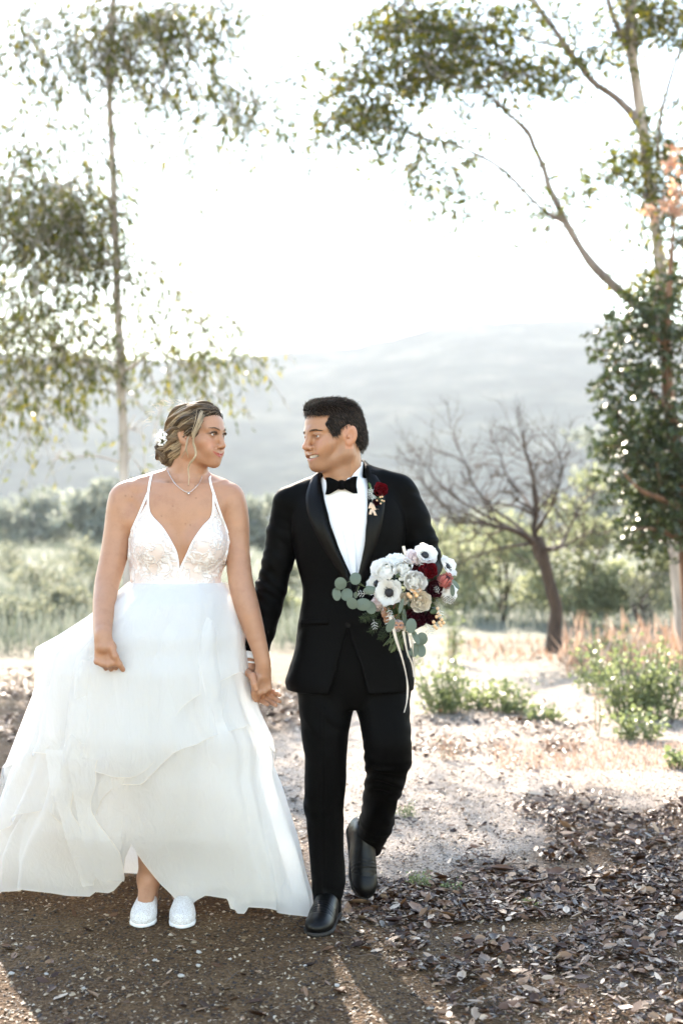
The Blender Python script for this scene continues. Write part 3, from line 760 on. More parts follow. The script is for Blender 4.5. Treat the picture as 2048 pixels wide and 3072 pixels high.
# ---- wire fence at the right edge
def fence():
    d = 15.6; x0 = X(1885, d); x1 = X(2300, d); root = empty('wire_fence', (X(2043, d), d, 0))
    tag(root, 'chain-link wire fence with white post at the right edge', 'fence')
    M_post = simple('white_post_paint', (.72, .72, .72), .5, nscale=20, var=.1); M_wire = simple('galvanised_wire', (.20, .20, .20), .6, .3)
    for px in (2046, 2240):
        mb = MB(); z1 = Z(1690, d); w = .05
        p = [(X(px, d), d, -.1), (X(px, d), d, z1*.5), (X(px, d), d, z1-.01), (X(px, d), d, z1)]
        mb.tube(p, [w*.5, w*.5, w*.5, w*.42], 12); mb.build('post', M_post, root)
    mb = MB(); h = Z(1720, d); s = .075
    n = int((x1-x0+h)/s)
    for k in range(n):
        for sg in (1, -1):
            a = x0-h+k*s if sg == 1 else x0+k*s
            p, q = np.array([a, d-.03*sg*.1, .03]), np.array([a+sg*h, d-.03*sg*.1, h+.0])
            lo, hi = (p, q) if p[0] < q[0] else (q, p)
            if hi[0] < x0 or lo[0] > x1: continue
            t0 = max(0, (x0-lo[0])/(hi[0]-lo[0])); t1 = min(1, (x1-lo[0])/(hi[0]-lo[0]))
            mb.tube([lo+(hi-lo)*t0, lo+(hi-lo)*t1], .0014, 3, cap=False)
    mb.build('wire_mesh', M_wire, root)
    mb = MB(); mb.tube([(x0, d, h), (x1, d, h)], .004, 5); mb.build('top_wire', M_wire, root)
fence()
# ================================================================== fallen leaves, chips of bark and stones
M_leaf_dry = None
def litter_mats():
    m, nt, b = mat_new('fallen_leaf'); g = nd(nt, 'NewGeometry'); oi = nd(nt, 'ObjectInfo')
    ad = nd(nt, 'Math', operation='ADD'); nt.links.new(g.outputs['Random Per Island'], ad.inputs[0]); nt.links.new(oi.outputs['Random'], ad.inputs[1])
    fr = nd(nt, 'Math', operation='FRACT'); nt.links.new(ad.outputs[0], fr.inputs[0])
    r = ramp(nt, fr.outputs[0], [(0, (.018, .006, .002)), (.4, (.066, .024, .008)), (.68, (.155, .070, .030)), (.86, (.30, .18, .105)), (1, (.52, .40, .30))])
    nt.links.new(r.outputs[0], b.inputs['Base Color']); b.inputs['Roughness'].default_value = .45; b.inputs['Specular IOR Level'].default_value = .38
    return m
M_litter = litter_mats()
def chip_mat():
    m, nt, b = mat_new('bark_chip'); g = nd(nt, 'NewGeometry')
    r = ramp(nt, g.outputs['Random Per Island'], [(0, (.014, .0055, .0016)), (.45, (.056, .025, .0075)), (.74, (.16, .086, .034)), (.88, (.34, .235, .135)), (1, (.54, .43, .31))])
    nt.links.new(r.outputs[0], b.inputs['Base Color']); b.inputs['Roughness'].default_value = .6; return m
M_chip = chip_mat()

def leaf_shapes(pos, yaw, L, W, tilt, roll, curl):
    """curled six-cornered leaves (n): stalk, two per side, tip, folded along the midrib"""
    n = len(pos)
    u = np.array([(-.5, 0), (-.18, .42), (.2, .38), (.5, 0), (.2, -.38), (-.18, -.42), (-.18, 0), (.2, 0)])
    x = u[None, :, 0]*L[:, None]; y = u[None, :, 1]*W[:, None]
    z = (np.abs(u[None, :, 1])*2)*W[:, None]*curl[:, None]*.9 + (u[None, :, 0]**2)*L[:, None]*curl[:, None]*1.1
    ct, st = np.cos(tilt)[:, None], np.sin(tilt)[:, None]; x, z = x*ct-z*st, x*st+z*ct
    cr, sr = np.cos(roll)[:, None], np.sin(roll)[:, None]; y, z = y*cr-z*sr, y*sr+z*cr
    cyw, syw = np.cos(yaw)[:, None], np.sin(yaw)[:, None]; x, y = x*cyw-y*syw, x*syw+y*cyw
    z = z-z.min(1)[:, None]
    V = np.stack([pos[:, 0:1]+x, pos[:, 1:2]+y, pos[:, 2:3]+z], -1).reshape(-1, 3)
    f = np.array([(0, 1, 6, 6), (0, 6, 5, 5), (1, 2, 7, 6), (6, 7, 4, 5), (2, 3, 7, 7), (7, 3, 4, 4)])
    return V, f
LEAF_F = [(0, 6, 1), (0, 5, 6), (1, 6, 7, 2), (6, 5, 4, 7), (2, 7, 3), (7, 4, 3)]
LEAF_T = np.array([(0, 6, 1), (0, 5, 6), (1, 6, 7), (1, 7, 2), (6, 5, 4), (6, 4, 7), (2, 7, 3), (7, 4, 3)])

def litter():
    r = np.random.default_rng(77)
    # (px0, px1, row0, row1, count): where the photograph shows fallen leaves
    zones = [(1040, 2120, 2640, 2760, 2300), (1180, 2120, 2740, 2920, 1900), (1640, 2120, 2430, 2650, 1900), (1380, 2100, 2560, 2660, 900), (900, 1300, 2690, 2860, 260), (1300, 2120, 2900, 3090, 420), (0, 1100, 2640, 3090, 150),
             (1240, 1760, 2170, 2270, 900), (1560, 2060, 2390, 2470, 700), (-40, 150, 1970, 2110, 700), (-40, 160, 2120, 2330, 700), (780, 940, 2060, 2190, 420), (1100, 1700, 2240, 2640, 420), (1240, 2080, 1950, 2200, 700), (800, 960, 2190, 2620, 90)]
    zones = [(a, b, c, d, int(n*2.3)) for a, b, c, d, n in zones]
    px = np.concatenate([r.uniform(a, b, n) for a, b, c, d, n in zones]); row = np.concatenate([r.uniform(c, d, n) for a, b, c, d, n in zones])
    soft = vnoise(np.stack([px/120., row/45., px*0], 1), 9) > -.35
    px, row = px[soft]+r.normal(size=soft.sum())*12, row[soft]+r.normal(size=soft.sum())*8
    d = CAMH*FPX/(row-1536.0); x = (px-1024)*d/FPX; n = len(x)
    pos = np.stack([x, d, ground_h(x, d)+r.uniform(0, .02, n)*(px > 1150)], 1)
    L = np.clip(np.exp(r.normal(size=n)*.48)*.021, .008, .062)*np.where(r.random(n) < .06, 1.5, 1); W = L*r.uniform(.35, .65, n)
    big = L/d; order = np.argsort(-np.where((row < 3060) & (px > 5) & (px < 2040), big, 0))
    a = dict(yaw=r.uniform(0, 6.28, n), tilt=r.normal(size=n)*.28, roll=r.normal(size=n)*.32, curl=r.uniform(-.2, .55, n))
    near, rest = order[:300], order[300:]
    V, _ = leaf_shapes(pos[rest], a['yaw'][rest], L[rest], W[rest], a['tilt'][rest], a['roll'][rest], a['curl'][rest])
    F = (np.arange(len(rest))[:, None, None]*8+LEAF_T[None]).reshape(-1, 3)
    o = mesh_np('leaf_litter', V, F, M_litter, smooth=True); tag(o, 'thick brown litter of small fallen leaves on the path', 'leaf litter', kind='stuff')
    # twelve curled shapes shared by the largest single leaves
    shapes = []
    for k in range(12):
        V, _ = leaf_shapes(np.zeros((1, 3)), np.zeros(1), np.ones(1), np.array([r.uniform(.4, .62)]), np.zeros(1), np.zeros(1), np.array([r.uniform(-.1, .5)]))
        me = bpy.data.meshes.new('fallen_leaf'); me.from_pydata(V.tolist(), [], LEAF_F); me.update()
        me.polygons.foreach_set('use_smooth', np.ones(len(me.polygons), bool)); me.materials.append(M_litter); shapes.append(me)
    for i in near:
        o = bpy.data.objects.new('fallen_leaf', shapes[int(r.integers(12))]); COL.objects.link(o)
        o.location = tuple(pos[i]+np.array([0, 0, .004])); o.scale = (L[i],)*3
        o.rotation_euler = (a['roll'][i], a['tilt'][i], a['yaw'][i])
        zone = ('on the bare dirt at the lower left, before the bride' if px[i] < 620 else 'on the dirt just before the groom\'s front shoe' if px[i] < 1150 else
                'in the litter beside the small green tuft' if (row[i] < 2760 and px[i] < 1500) else 'in the litter near the right edge, upper part' if row[i] < 2760 else
                'at the bottom right, in front of the thick litter' if row[i] > 2920 else 'in the middle of the thick litter' if px[i] < 1650 else 'in the litter by the right edge, lower part')
        tag(o, 'small dry curled leaf '+zone, 'leaf', 'fallen leaves in the foreground')
litter()

def chips():
    r = np.random.default_rng(78); n = 95000
    y = 2.7+8.1*r.random(n)**1.6; x = r.uniform(-.26, .26, n)*y*1.05*np.where(r.random(n) < .35, 2.2, 1)
    L = r.uniform(.004, .015, n)*np.where(r.random(n) < .04, 1.8, 1); W = L*r.uniform(.3, .8, n)
    pos = np.stack([x, y, ground_h(x, y)+.001], 1)
    yaw = r.uniform(0, 6.28, n); tl = r.normal(size=n)*.35; rl = r.normal(size=n)*.35; h = L*r.uniform(.1, .4, n)
    u = np.array([(-.5, -.3, 0), (.4, -.5, 0), (.5, .4, 0), (-.3, .5, 0), (0.05, 0, 1)])
    xx = u[None, :, 0]*L[:, None]; yy = u[None, :, 1]*W[:, None]; zz = u[None, :, 2]*h[:, None]
    zz = zz+xx*np.sin(tl)[:, None]+yy*np.sin(rl)[:, None]
    X_ = xx*np.cos(yaw)[:, None]-yy*np.sin(yaw)[:, None]; Y_ = xx*np.sin(yaw)[:, None]+yy*np.cos(yaw)[:, None]
    V = np.stack([pos[:, 0:1]+X_, pos[:, 1:2]+Y_, pos[:, 2:3]+zz], -1).reshape(-1, 3)
    F = (np.arange(n)[:, None, None]*5+np.array([(0, 1, 4), (1, 2, 4), (2, 3, 4), (3, 0, 4)])[None]).reshape(-1, 3)
    o = mesh_np('bark_chips', V, F, M_chip, smooth=False); tag(o, 'fine chips of bark and gravel strewn over the dirt path', 'gravel', kind='stuff')
chips()
def stones():
    r = np.random.default_rng(79)
    where = ['just below the bride\'s left shoe', 'in the middle of the dirt between the bride\'s shoes and the bottom', 'left of the middle, under the bride\'s right shoe', 'left side, third from the left edge', 'nearest the left edge', 'right below the stone under the left shoe', 'right of the groom\'s front shoe', 'low at the left near the bottom', 'left of the bright streak under the groom', 'below the gap between bride and groom', 'inside the bright streak near the bottom', 'lowest of all, at the bottom right of the streak', 'at the bottom right below the litter']
    spots = [(597, 2860), (545, 2932), (465, 2884), (140, 2926), (35, 2924), (595, 2900), (1160, 2820), (250, 2970), (915, 2900), (690, 2880), (1010, 2960), (1290, 3030), (1540, 2980)]
    for k, (px, row) in enumerate(spots):
        g = G(px, row); n, m = 7, 5; s = r.uniform(.006, .011); V = []; 
        V = [[0, 0, -.2]]
        for i in range(1, m):
            for j in range(n):
                th = np.pi*i/m; ph = 2*np.pi*j/n; q = 1+.22*r.normal()
                V.append([math.sin(th)*math.cos(ph)*q, math.sin(th)*math.sin(ph)*.8*q, -math.cos(th)*.5*q+.2])
        V.append([0, 0, .65]); F = [(0, 1+(j+1) % n, 1+j) for j in range(n)]
        for i in range(m-2):
            F += [(1+i*n+j, 1+i*n+(j+1) % n, 1+(i+1)*n+(j+1) % n, 1+(i+1)*n+j) for j in range(n)]
        F += [(1+(m-2)*n+j, 1+(m-2)*n+(j+1) % n, len(V)-1) for j in range(n)]
        o = mesh_np('pale_stone', np.array(V), F, M_stone); o.scale = (s, s, s); o.location = (g[0], g[1], .002); o.rotation_euler = (0, 0, r.uniform(0, 6))
        tag(o, 'small pale stone '+where[k], 'stone', 'pale stones on the path')
M_stone = simple('pale_stone', (.42, .38, .34), .7, nscale=3, var=.2)
stones()

def fallen_twigs():
    r = np.random.default_rng(91); M = simple('twig_bark', (.10, .065, .045), .8, nscale=40)
    spots = [(1500, 2700), (1340, 2760), (1750, 2660), (1880, 2740), (1620, 2830), (1420, 2880), (1960, 2600), (1250, 2830), (1700, 2520), (1830, 2900), (300, 2880), (700, 2940), (520, 2830), (1900, 2480), (1100, 2880), (1560, 2600), (130, 2790), (860, 2860)]
    lab = ['left of the middle of the litter', 'just right of the small green tuft', 'in the upper right litter', 'at the far right of the litter', 'in the lower middle of the litter', 'at the lower left of the litter', 'near the right edge above the thick litter', 'close to the groom\'s shoes', 'at the top of the litter', 'at the lower right', 'at the lower left on bare dirt', 'in the shade below the bride\'s hem', 'right before the bride\'s shoes', 'highest at the right edge', 'beside the bright streak', 'in the thin litter near the pale path', 'by the left edge under the hem', 'under the groom\'s front shoe']
    for k, (px, row) in enumerate(spots):
        g = G(px, row); L = r.uniform(.05, .16); a = r.uniform(0, 6.28); mb = MB(); n = 7; t = np.linspace(-.5, .5, n)
        pt = np.stack([g[0]+math.cos(a)*t*L+r.normal(size=n)*.003, g[1]+math.sin(a)*t*L+r.normal(size=n)*.003, .010+.006*r.random(n)], 1)
        mb.tube(pt, np.linspace(.0032, .0014, n)*r.uniform(.6, 1.1), 6)
        if k % 2: mb.tube([pt[3], pt[3]+np.array([math.cos(a+.7)*L*.3, math.sin(a+.7)*L*.3, .008])], [.0016, .0008], 5)
        tag(mb.build('fallen_twig', M), 'thin dry twig '+lab[k], 'twig', 'fallen twigs')
fallen_twigs()
# ================================================================== people
def rotm(yaw=0, pitch=0, roll=0):
    """head frame: columns are local axes in world; yaw turns the face (local -y) to the viewer's right"""
    return np.array((Matrix.Rotation(math.radians(yaw), 3, 'Z') @ Matrix.Rotation(math.radians(pitch), 3, 'X') @ Matrix.Rotation(math.radians(roll), 3, 'Y')))

class Head:
    def __init__(s, origin, R, k=1.0):
        s.o = np.asarray(origin, float); s.R = R; s.k = k
    def w(s, p): return s.o+s.k*(s.R @ np.asarray(p, float))
    def wn(s, p): return s.o+s.k*(np.asarray(p, float) @ s.R.T)
    def l(s, V): return (V-s.o) @ s.R/s.k

def add_head(F, H, fem=True):
    k = H.k; w = H.w; ez = 0.0 if fem else EZ_G; cz = .004 if fem else .005
    def E(c, r, kk=.01, mode='u', rot=None):
        F.ell(w(c), np.array(r)*k, kk*k, mode, H.R if rot is None else H.R @ rot)
    def C(a, b, ra, rb=None, kk=.01, mode='u'):
        F.cone(w(a), w(b), ra*k, (ra if rb is None else rb)*k, kk*k, mode)
    E((0, .012, .040), (.0745, .094, .077), .01)                      # cranium
    E((0, -.040, .048), (.060, .052, .052), .03)                      # forehead
    E((0, -.040, -.018), (.056 if fem else .052, .050, .066), .03)                     # mid face
    jw = .047 if fem else .050
    for sx in (-1, 1):
        C((sx*jw, .004, -.050), (sx*.018, -.068, -.086+cz), .012 if fem else .015, .015 if fem else .017, .026)   # jaw line
        C((sx*.058, .006, -.006), (sx*jw, .004, -.050), .016, .016, .03)
        E((sx*.041, -.060, -.012), (.023, .023, .022), .022)          # cheekbone
        E((sx*.030, -.074, -.040), (.019, .018, .018), .02)           # smiling cheek
        C((sx*.012, -.0885, .035+ez), (sx*.046, -.072, .036+ez), .0105 if fem else .0125, .009, .016)   # brow
    E((0, -.0805, -.090+cz), (.019 if fem else .023, .017, .015), .018)                    # chin
    E((0, -.073, -.055), (.034, .024, .028), .024)                    # muzzle
    for sx in (-1, 1): E((sx*.031, -.094, .0165+ez), (.0185, .0125, .0125), .014, 's')      # eye socket
    # nose
    nl = .0 if fem else .003
    C((0, -.0885, .024), (0, -.1095-nl, -.017), .0085 if fem else .0095, .0095, .014)
    E((0, -.1115-nl, -.0215), (.0095, .0105, .0090), .008)
    for sx in (-1, 1): E((sx*.0115, -.1015, -.0255), (.0075, .0095, .0070), .007)
    for sx in (-1, 1): E((sx*.0062, -.1040, -.0325), (.0032, .0050, .0040), .002, 's')
    # eyelids round the eyeballs
    op = .0042 if fem else .0036
    for sx in (-1, 1):
        E((sx*.031, -.0765, .0165+ez), (.0162, .0148, .0142), .006)
        E((sx*.0312, -.0925, .0160+ez), (.0132, .0110, op), .0015, 's', rot=np.array(Matrix.Rotation(sx*math.radians(-6), 3, 'Y')))
        C((sx*.018, -.0905, .0250+ez), (sx*.045, -.0800, .0230+ez), .0032, .0030, .006)   # upper-lid fold
    # mouth
    if fem:
        for sx in (-1, 1):
            C((sx*.004, -.0975, -.0500), (sx*.0325, -.0790, -.0445), .0035, .0016, .006)
            C((0, -.0960, -.0600), (sx*.0300, -.0800, -.0470), .0044, .0016, .007)
            C((0, -.1025, -.0548), (sx*.0180, -.0930, -.0518), .0015, .0013, .002, 's')
            C((sx*.0180, -.0930, -.0518), (sx*.0350, -.0790, -.0432), .0013, .0011, .002, 's')
            E((sx*.0362, -.0770, -.0430), (.0035, .0045, .0045), .006, 's')
            C((sx*.0190, -.0985, -.0280), (sx*.0385, -.0780, -.0440), .0012, .0014, .007, 's')
    else:
        for sx in (-1, 1):
            C((sx*.004, -.0985, -.0470), (sx*.0350, -.0775, -.0430), .0040, .0016, .006)
            C((0, -.0955, -.0660), (sx*.0330, -.0775, -.0470), .0052, .0016, .007)
            E((sx*.0395, -.0745, -.0425), (.0035, .0050, .0050), .007, 's')
            C((sx*.0190, -.1000, -.0290), (sx*.0425, -.0770, -.0400), .0014, .0022, .008, 's')
            E((sx*.0160, -.0930, -.0515), (.0205, .0180, .0046), .003, 's')
            E((sx*.036, -.0650, -.0250), (.021, .020, .017), .02)
        E((0, -.0990, -.0545), (.0200, .0170, .0040), .003, 's')      # open smile
    E((0, -.1040, -.0410), (.0030, .0040, .0060), .005, 's')          # philtrum
    # ears
    for sx in (-1, 1):
        rt = np.array(Matrix.Rotation(-sx*math.radians(26), 3, 'Z') @ Matrix.Rotation(math.radians(-12), 3, 'X'))
        E((sx*.0790, .012, .003), (.0075, .0185, .0310), .006, rot=rt)
        E((sx*.0735, .002, -.020), (.0060, .0090, .0110), .006)
        E((sx*.0860, .005, .005), (.0066, .0110, .0190), .003, 's', rot=rt)
        E((sx*.0800, -.002, -.001), (.0045, .0045, .0060), .003)

def hand(F, wrist, d, n, s, size=1.0, curl=((70, 80, 50),)*4, spread=.0, thumb=None, fdir=None, wr=.024, k=.005, flen=1.0):
    """palm and five fingers; d wrist-to-knuckle, n where the palm faces, s towards the thumb"""
    d, n, s = [np.asarray(v, float)/np.linalg.norm(v) for v in (d, n, s)]
    wrist = np.asarray(wrist, float)
    offs = (.030, .010, -.010, -.028); Lp = (.088, .092, .087, .078); fl = ((.042, .026, .020), (.047, .030, .021), (.043, .027, .021), (.033, .020, .018)); fr = (.0090, .0092, .0088, .0078)
    for i in range(4):
        kn = wrist+(d*Lp[i]+s*offs[i]*.92)*size
        F.cone(wrist+(d*.012+s*offs[i]*.55)*size, kn, .0135*size, .0108*size, .010)
        F.ell(kn-n*.003, (.0105*size,)*3, .006)
        v = d if fdir is None else np.asarray(fdir, float)/np.linalg.norm(fdir)
        v = v+s*spread*(1.5-i); v /= np.linalg.norm(v)
        ax = np.cross(v, n); ax /= np.linalg.norm(ax)+1e-9; p = kn; r = fr[i]*size
        for j in range(3):
            a = math.radians(curl[i % len(curl)][j])
            v = v*math.cos(a)+np.cross(ax, v)*math.sin(a)+ax*np.dot(ax, v)*(1-math.cos(a))
            q = p+v*fl[i][j]*size*flen; F.cone(p, q, r, r*.91, k); p = q; r *= .91
    F.cone(wrist-d*.01, wrist+d*.03*size, wr*.92, .022*size, .012)
    F.ell(wrist+(d*.035+s*.022+n*.006)*size, (.019*size,)*3, .012)      # ball of the thumb
    if thumb is not None:
        p = [np.asarray(t, float) for t in thumb]
        F.chain(p, [.0135*size, .0112*size, .0100*size, .0082*size][:len(p)], .006)

EZ_G = -.0065
# -------- frames
BH = Head(P(595, 1316, D0), rotm(60, 4, 2), .94)
GH = Head(P(1003, 1316, D0), rotm(-55, 5, -3), 1.065)
BY, GY = D0+.015, D0+.03

def limb(F, A, R, k=.012, n=22):
    q = spline(np.column_stack([np.array(A), R]), n); F.chain(q[:, :3], q[:, 3], k)
def body_stack(rows, d):
    """(row, x left, x right, depth half, dy)"""
    out = []
    for r_ in rows:
        row, xl, xr, b = r_[:4]; dd = d+(r_[4] if len(r_) > 4 else 0)
        out.append((Z(row, dd), X((xl+xr)/2, dd), dd, (xr-xl)/2*dd/FPX, b))
    return out

def bride_body():
    xs = axis_mix([(X(262), X(830), .0026)]); ys = axis_mix([(D0-.40, D0-.20, .0032), (D0-.20, D0+.13, .0028), (D0+.13, D0+.30, .008)])
    zs = axis_mix([(-.02, .30, .006), (.30, .72, .012), (.72, 1.03, .0026), (1.03, 1.44, .0042), (1.44, 1.81, .0021)])
    F = Field(xs, ys, zs)
    # trunk
    F.stack(body_stack([(1462, 478, 640, .060), (1500, 430, 672, .078), (1560, 404, 682, .098), (1620, 398, 680, .104), (1690, 397, 668, .100), (1744, 400, 655, .096), (1820, 392, 676, .112), (1920, 372, 694, .125), (2010, 366, 700, .122), (2080, 372, 694, .11)], BY), .02, n=2.3)
    for px in (470, 612):                                            # bust
        F.ell(P(px, 1634, BY-.068), (.070, .069, .075), .024)
    F.cone(P(541, 1596, BY-.142), P(543, 1690, BY-.150), .005, .012, .013, 's')   # cleavage
    # shoulders, collar bones, neck
    F.cone(P(520, 1440, BY+.03), P(385, 1484, BY+.01), .046, .049, .05)
    F.cone(P(590, 1444, BY+.03), P(682, 1488, BY+.01), .046, .049, .05)
    F.ell(P(548, 1520, BY-.03), (.135, .060, .085), .05)
    F.cone(P(545, 1475, BY-.060), P(405, 1462, BY-.020), .010, .009, .022)
    F.cone(P(590, 1475, BY-.060), P(684, 1470, BY-.020), .010, .009, .022)
    nk = BH.w((0, .022, -.030)); F.chain([nk, nk*.5+P(556, 1440, BY+.025)*.5, P(552, 1475, BY+.03)], [.056, .054, .064], .03)
    F.cone(BH.w((-.040, .012, -.055)), P(562, 1470, BY-.045), .014, .010, .022)    # neck muscle
    F.cone(BH.w((0, -.012, -.066)), P(568, 1466, BY-.030), .026, .022, .03)
    F.ell(P(571, 1470, BY-.094), (.014, .012, .016), .022, 's')
    # right arm, gathering the skirt
    A = [P(370, 1496, BY+.005), P(357, 1580, BY), P(342, 1668, BY-.02), P(322, 1748, BY-.06), P(313, 1815, D0-.12), P(309, 1875, D0-.19), P(310, 1912, D0-.235)]
    limb(F, A, [.050, .0465, .0435, .0390, .0350, .0285, .0245])
    F.ell(P(395, 1560, BY), (.035, .05, .05), .03)
    wr = A[-1]; F.chain([wr, wr+np.array([.003, -.01, -.03])], [.0245, .024], .01)
    tw = wr+np.array([.028, -.015, -.030])
    hand(F, wr, (.10, -.12, -1), (.12, 1, -.12), (1, -.02, .1), .98, ((62, 88, 60), (66, 90, 60), (70, 90, 60), (74, 90, 60)),
         thumb=[tw, tw+np.array([.014, -.004, -.030]), tw+np.array([.026, .004, -.056]), tw+np.array([.036, .018, -.076])], wr=.0245)
    # left arm, holding the groom's hand
    A = [P(692, 1497, BY+.005), P(707, 1565, BY), P(712, 1645, BY-.01), P(722, 1744, D0-.04), P(741, 1820, D0-.06), P(762, 1890, D0-.07), P(783, 1962, D0-.08), P(790, 2002, D0-.08)]
    limb(F, A, [.050, .0435, .0400, .0395, .0385, .0320, .0240, .0215])
    wr = A[-1]; dv = (-.06, .02, -1)
    th = wr+np.array([-.016, -.012, -.034])
    hand(F, wr, dv, (-.25, 1, 0), (-1, -.35, 0), .92, ((35, 55, 35), (40, 55, 35), (42, 55, 35), (45, 55, 35)), spread=.03,
         thumb=[th, th+np.array([-.012, -.004, -.030]), th+np.array([-.014, .004, -.055]), th+np.array([-.010, .012, -.076])], wr=.0215)
    # legs and feet under the skirt
    for hip, kn, an, toe in ((P(455, 2040, BY), P(452, 2330, BY-.05), P(446, 2630, 4.99), P(426, 2760, 4.83)), (P(615, 2040, BY), P(575, 2340, BY-.04), P(550, 2668, 5.00), P(547, 2768, 4.85))):
        F.chain([hip, kn, kn*.4+an*.6+np.array([0, .02, 0]), an], [.082, .056, .047, .033], .03)
        heel = np.array([an[0], an[1]+.035, .045]); F.cone(an, heel, .033, .030, .02)
        F.cone(np.array([an[0], an[1], an[2]-.02]), np.array([toe[0], toe[1]+.03, .035]), .033, .024, .03)
    add_head(F, BH, True)
    V, Q = F.surface(); V = relax(V, Q, 1)
    L = BH.l(V); c = np.tile(np.array(SKIN_B), (len(V), 1))
    def mixc(mask, col): 
        m = np.clip(mask, 0, 1)[:, None]; c[:] = c*(1-m)+np.array(col)*m
    face = (L[:, 1] < -.05) & (np.abs(L[:, 2]) < .13) & (np.abs(L[:, 0]) < .08)
    ax = np.abs(L[:, 0])
    for sx in (-1, 1): mixc(face*np.exp(-(((L[:, 0]-sx*.043)/.020)**2+((L[:, 2]+.018)/.018)**2))*.45, (.60, .25, .17))
    zc = -.0548+.0105*(ax/.033)**1.7
    up = (.0068-.0050*(ax/.034)**1.4); lo = (.0088-.0066*(ax/.034)**1.8)
    lip = face*(ax < .035)*np.clip((up-(L[:, 2]-zc))/.0016, 0, 1)*np.clip((lo+(L[:, 2]-zc))/.0016, 0, 1)*(L[:, 1] < -.070)
    mixc(lip, (.40, .105, .08))
    ey = np.sqrt(((ax-.0315)/.0165)**2+((L[:, 2]-.0175)/.0085)**2)
    mixc(face*np.exp(-((ey-.80)/.42)**2)*(L[:, 2] > .0165)*.95, (.06, .035, .025))
    mixc(face*np.exp(-((ey-.9)/.3)**2)*(L[:, 2] <= .0175)*.45, (.14, .08, .06))
    mixc(face*np.exp(-(((ax-.033)/.016)**2+((L[:, 2]-.026)/.006)**2))*.45, (.30, .16, .10))
    # moles and freckles
    for px, row in ((585, 1456), (565, 1456), (589, 1494), (503, 1446), (521, 1518), (487, 1548), (559, 1572), (573, 1575), (613, 1250), (391, 1490), (372, 1487)):
        q = P(px, row, BY-.08); mixc(np.exp(-((V[:, 0]-q[0])**2+(V[:, 2]-q[2])**2)/.0026**2)*(V[:, 1] < BY)*.7, (.16, .07, .04))
    return F, V, Q, c

SKIN_B = (.41, .210, .125); SKIN_G = (.385, .192, .105)
def skin_mat(name):
    m, nt, b = mat_new(name); at = nd(nt, 'VertexColor', layer_name='Col'); co = objco(nt)
    n = noise(nt, 24, 7, .68, co); r = ramp(nt, n.outputs[0], [(.3, (.86, .80, .78)), (.5, (1, 1, 1)), (.7, (1.10, 1.07, 1.04))])
    mx = nd(nt, 'MixRGB', blend_type='MULTIPLY'); mx.inputs[0].default_value = .8
    nt.links.new(at.outputs[0], mx.inputs[1]); nt.links.new(r.outputs[0], mx.inputs[2]); nt.links.new(mx.outputs[0], b.inputs['Base Color'])
    b.inputs['Roughness'].default_value = .46; b.inputs['Specular IOR Level'].default_value = .42
    b.inputs['Subsurface Weight'].default_value = .12; b.inputs['Subsurface Radius'].default_value = (1, .35, .18); b.inputs['Subsurface Scale'].default_value = .012
    f = noise(nt, 420, 3, .6, co); bump(nt, f.outputs[0], b, .12, .0015)
    return m
M_skin = skin_mat('skin')
M_eye = None
def eye_mat(name, iris):
    m, nt, b = mat_new(name); co = nd(nt, 'TexCoord').outputs['Object']
    ln = nd(nt, 'VectorMath', operation='DISTANCE'); ln.inputs[1].default_value = (0, -.0125, 0)
    nt.links.new(co, ln.inputs[0])
    r = ramp(nt, ln.outputs['Value'], [(0, (.004, .004, .004)), (.0026, (.006, .005, .004)), (.0030, iris), (.0056, tuple(x*.5 for x in iris)), (.0062, (.50, .46, .44)), (.02, (.46, .40, .38))])
    nt.links.new(r.outputs[0], b.inputs['Base Color']); b.inputs['Roughness'].default_value = .08; b.inputs['Specular IOR Level'].default_value = .6
    return m
def sphere(r, n=20, m=14):
    V = [[0, 0, -r]]
    for i in range(1, m):
        th = math.pi*i/m
        for j in range(n): V.append([r*math.sin(th)*math.cos(2*math.pi*j/n), r*math.sin(th)*math.sin(2*math.pi*j/n), -r*math.cos(th)])
    V.append([0, 0, r]); F = [(0, 1+(j+1) % n, 1+j) for j in range(n)]
    for i in range(m-2): F += [(1+i*n+j, 1+i*n+(j+1) % n, 1+(i+1)*n+(j+1) % n, 1+(i+1)*n+j) for j in range(n)]
    F += [(1+(m-2)*n+j, 1+(m-2)*n+(j+1) % n, len(V)-1) for j in range(n)]
    return np.array(V), F
def eyes(H, mat, parent, look_yaw, look_pitch=0):
    V, F = sphere(.0125)
    for sx in (-1, 1):
        o = mesh_np('eye', V, F, mat); o.scale = (H.k,)*3
        o.location = tuple(H.w((sx*.031, -.0765, .0165+(0 if H is BH else EZ_G))))
        o.rotation_euler = Matrix(rotm(look_yaw, look_pitch).tolist()).to_euler()
        o.parent = parent; o.matrix_parent_inverse = Matrix.Translation(parent.location).inverted()

def face_point(F, H, x, z, lift=.0006):
    """point of the face surface in front of local (x, z)"""
    ys = np.linspace(-.13, -.03, 120); p = H.wn(np.stack([np.full(120, x), ys, np.full(120, z)], 1))
    v = F.sample(p); i = int(np.argmax(v < 0)) if (v < 0).any() else 60
    return H.w((x, ys[max(0, i-1)]-lift, z))

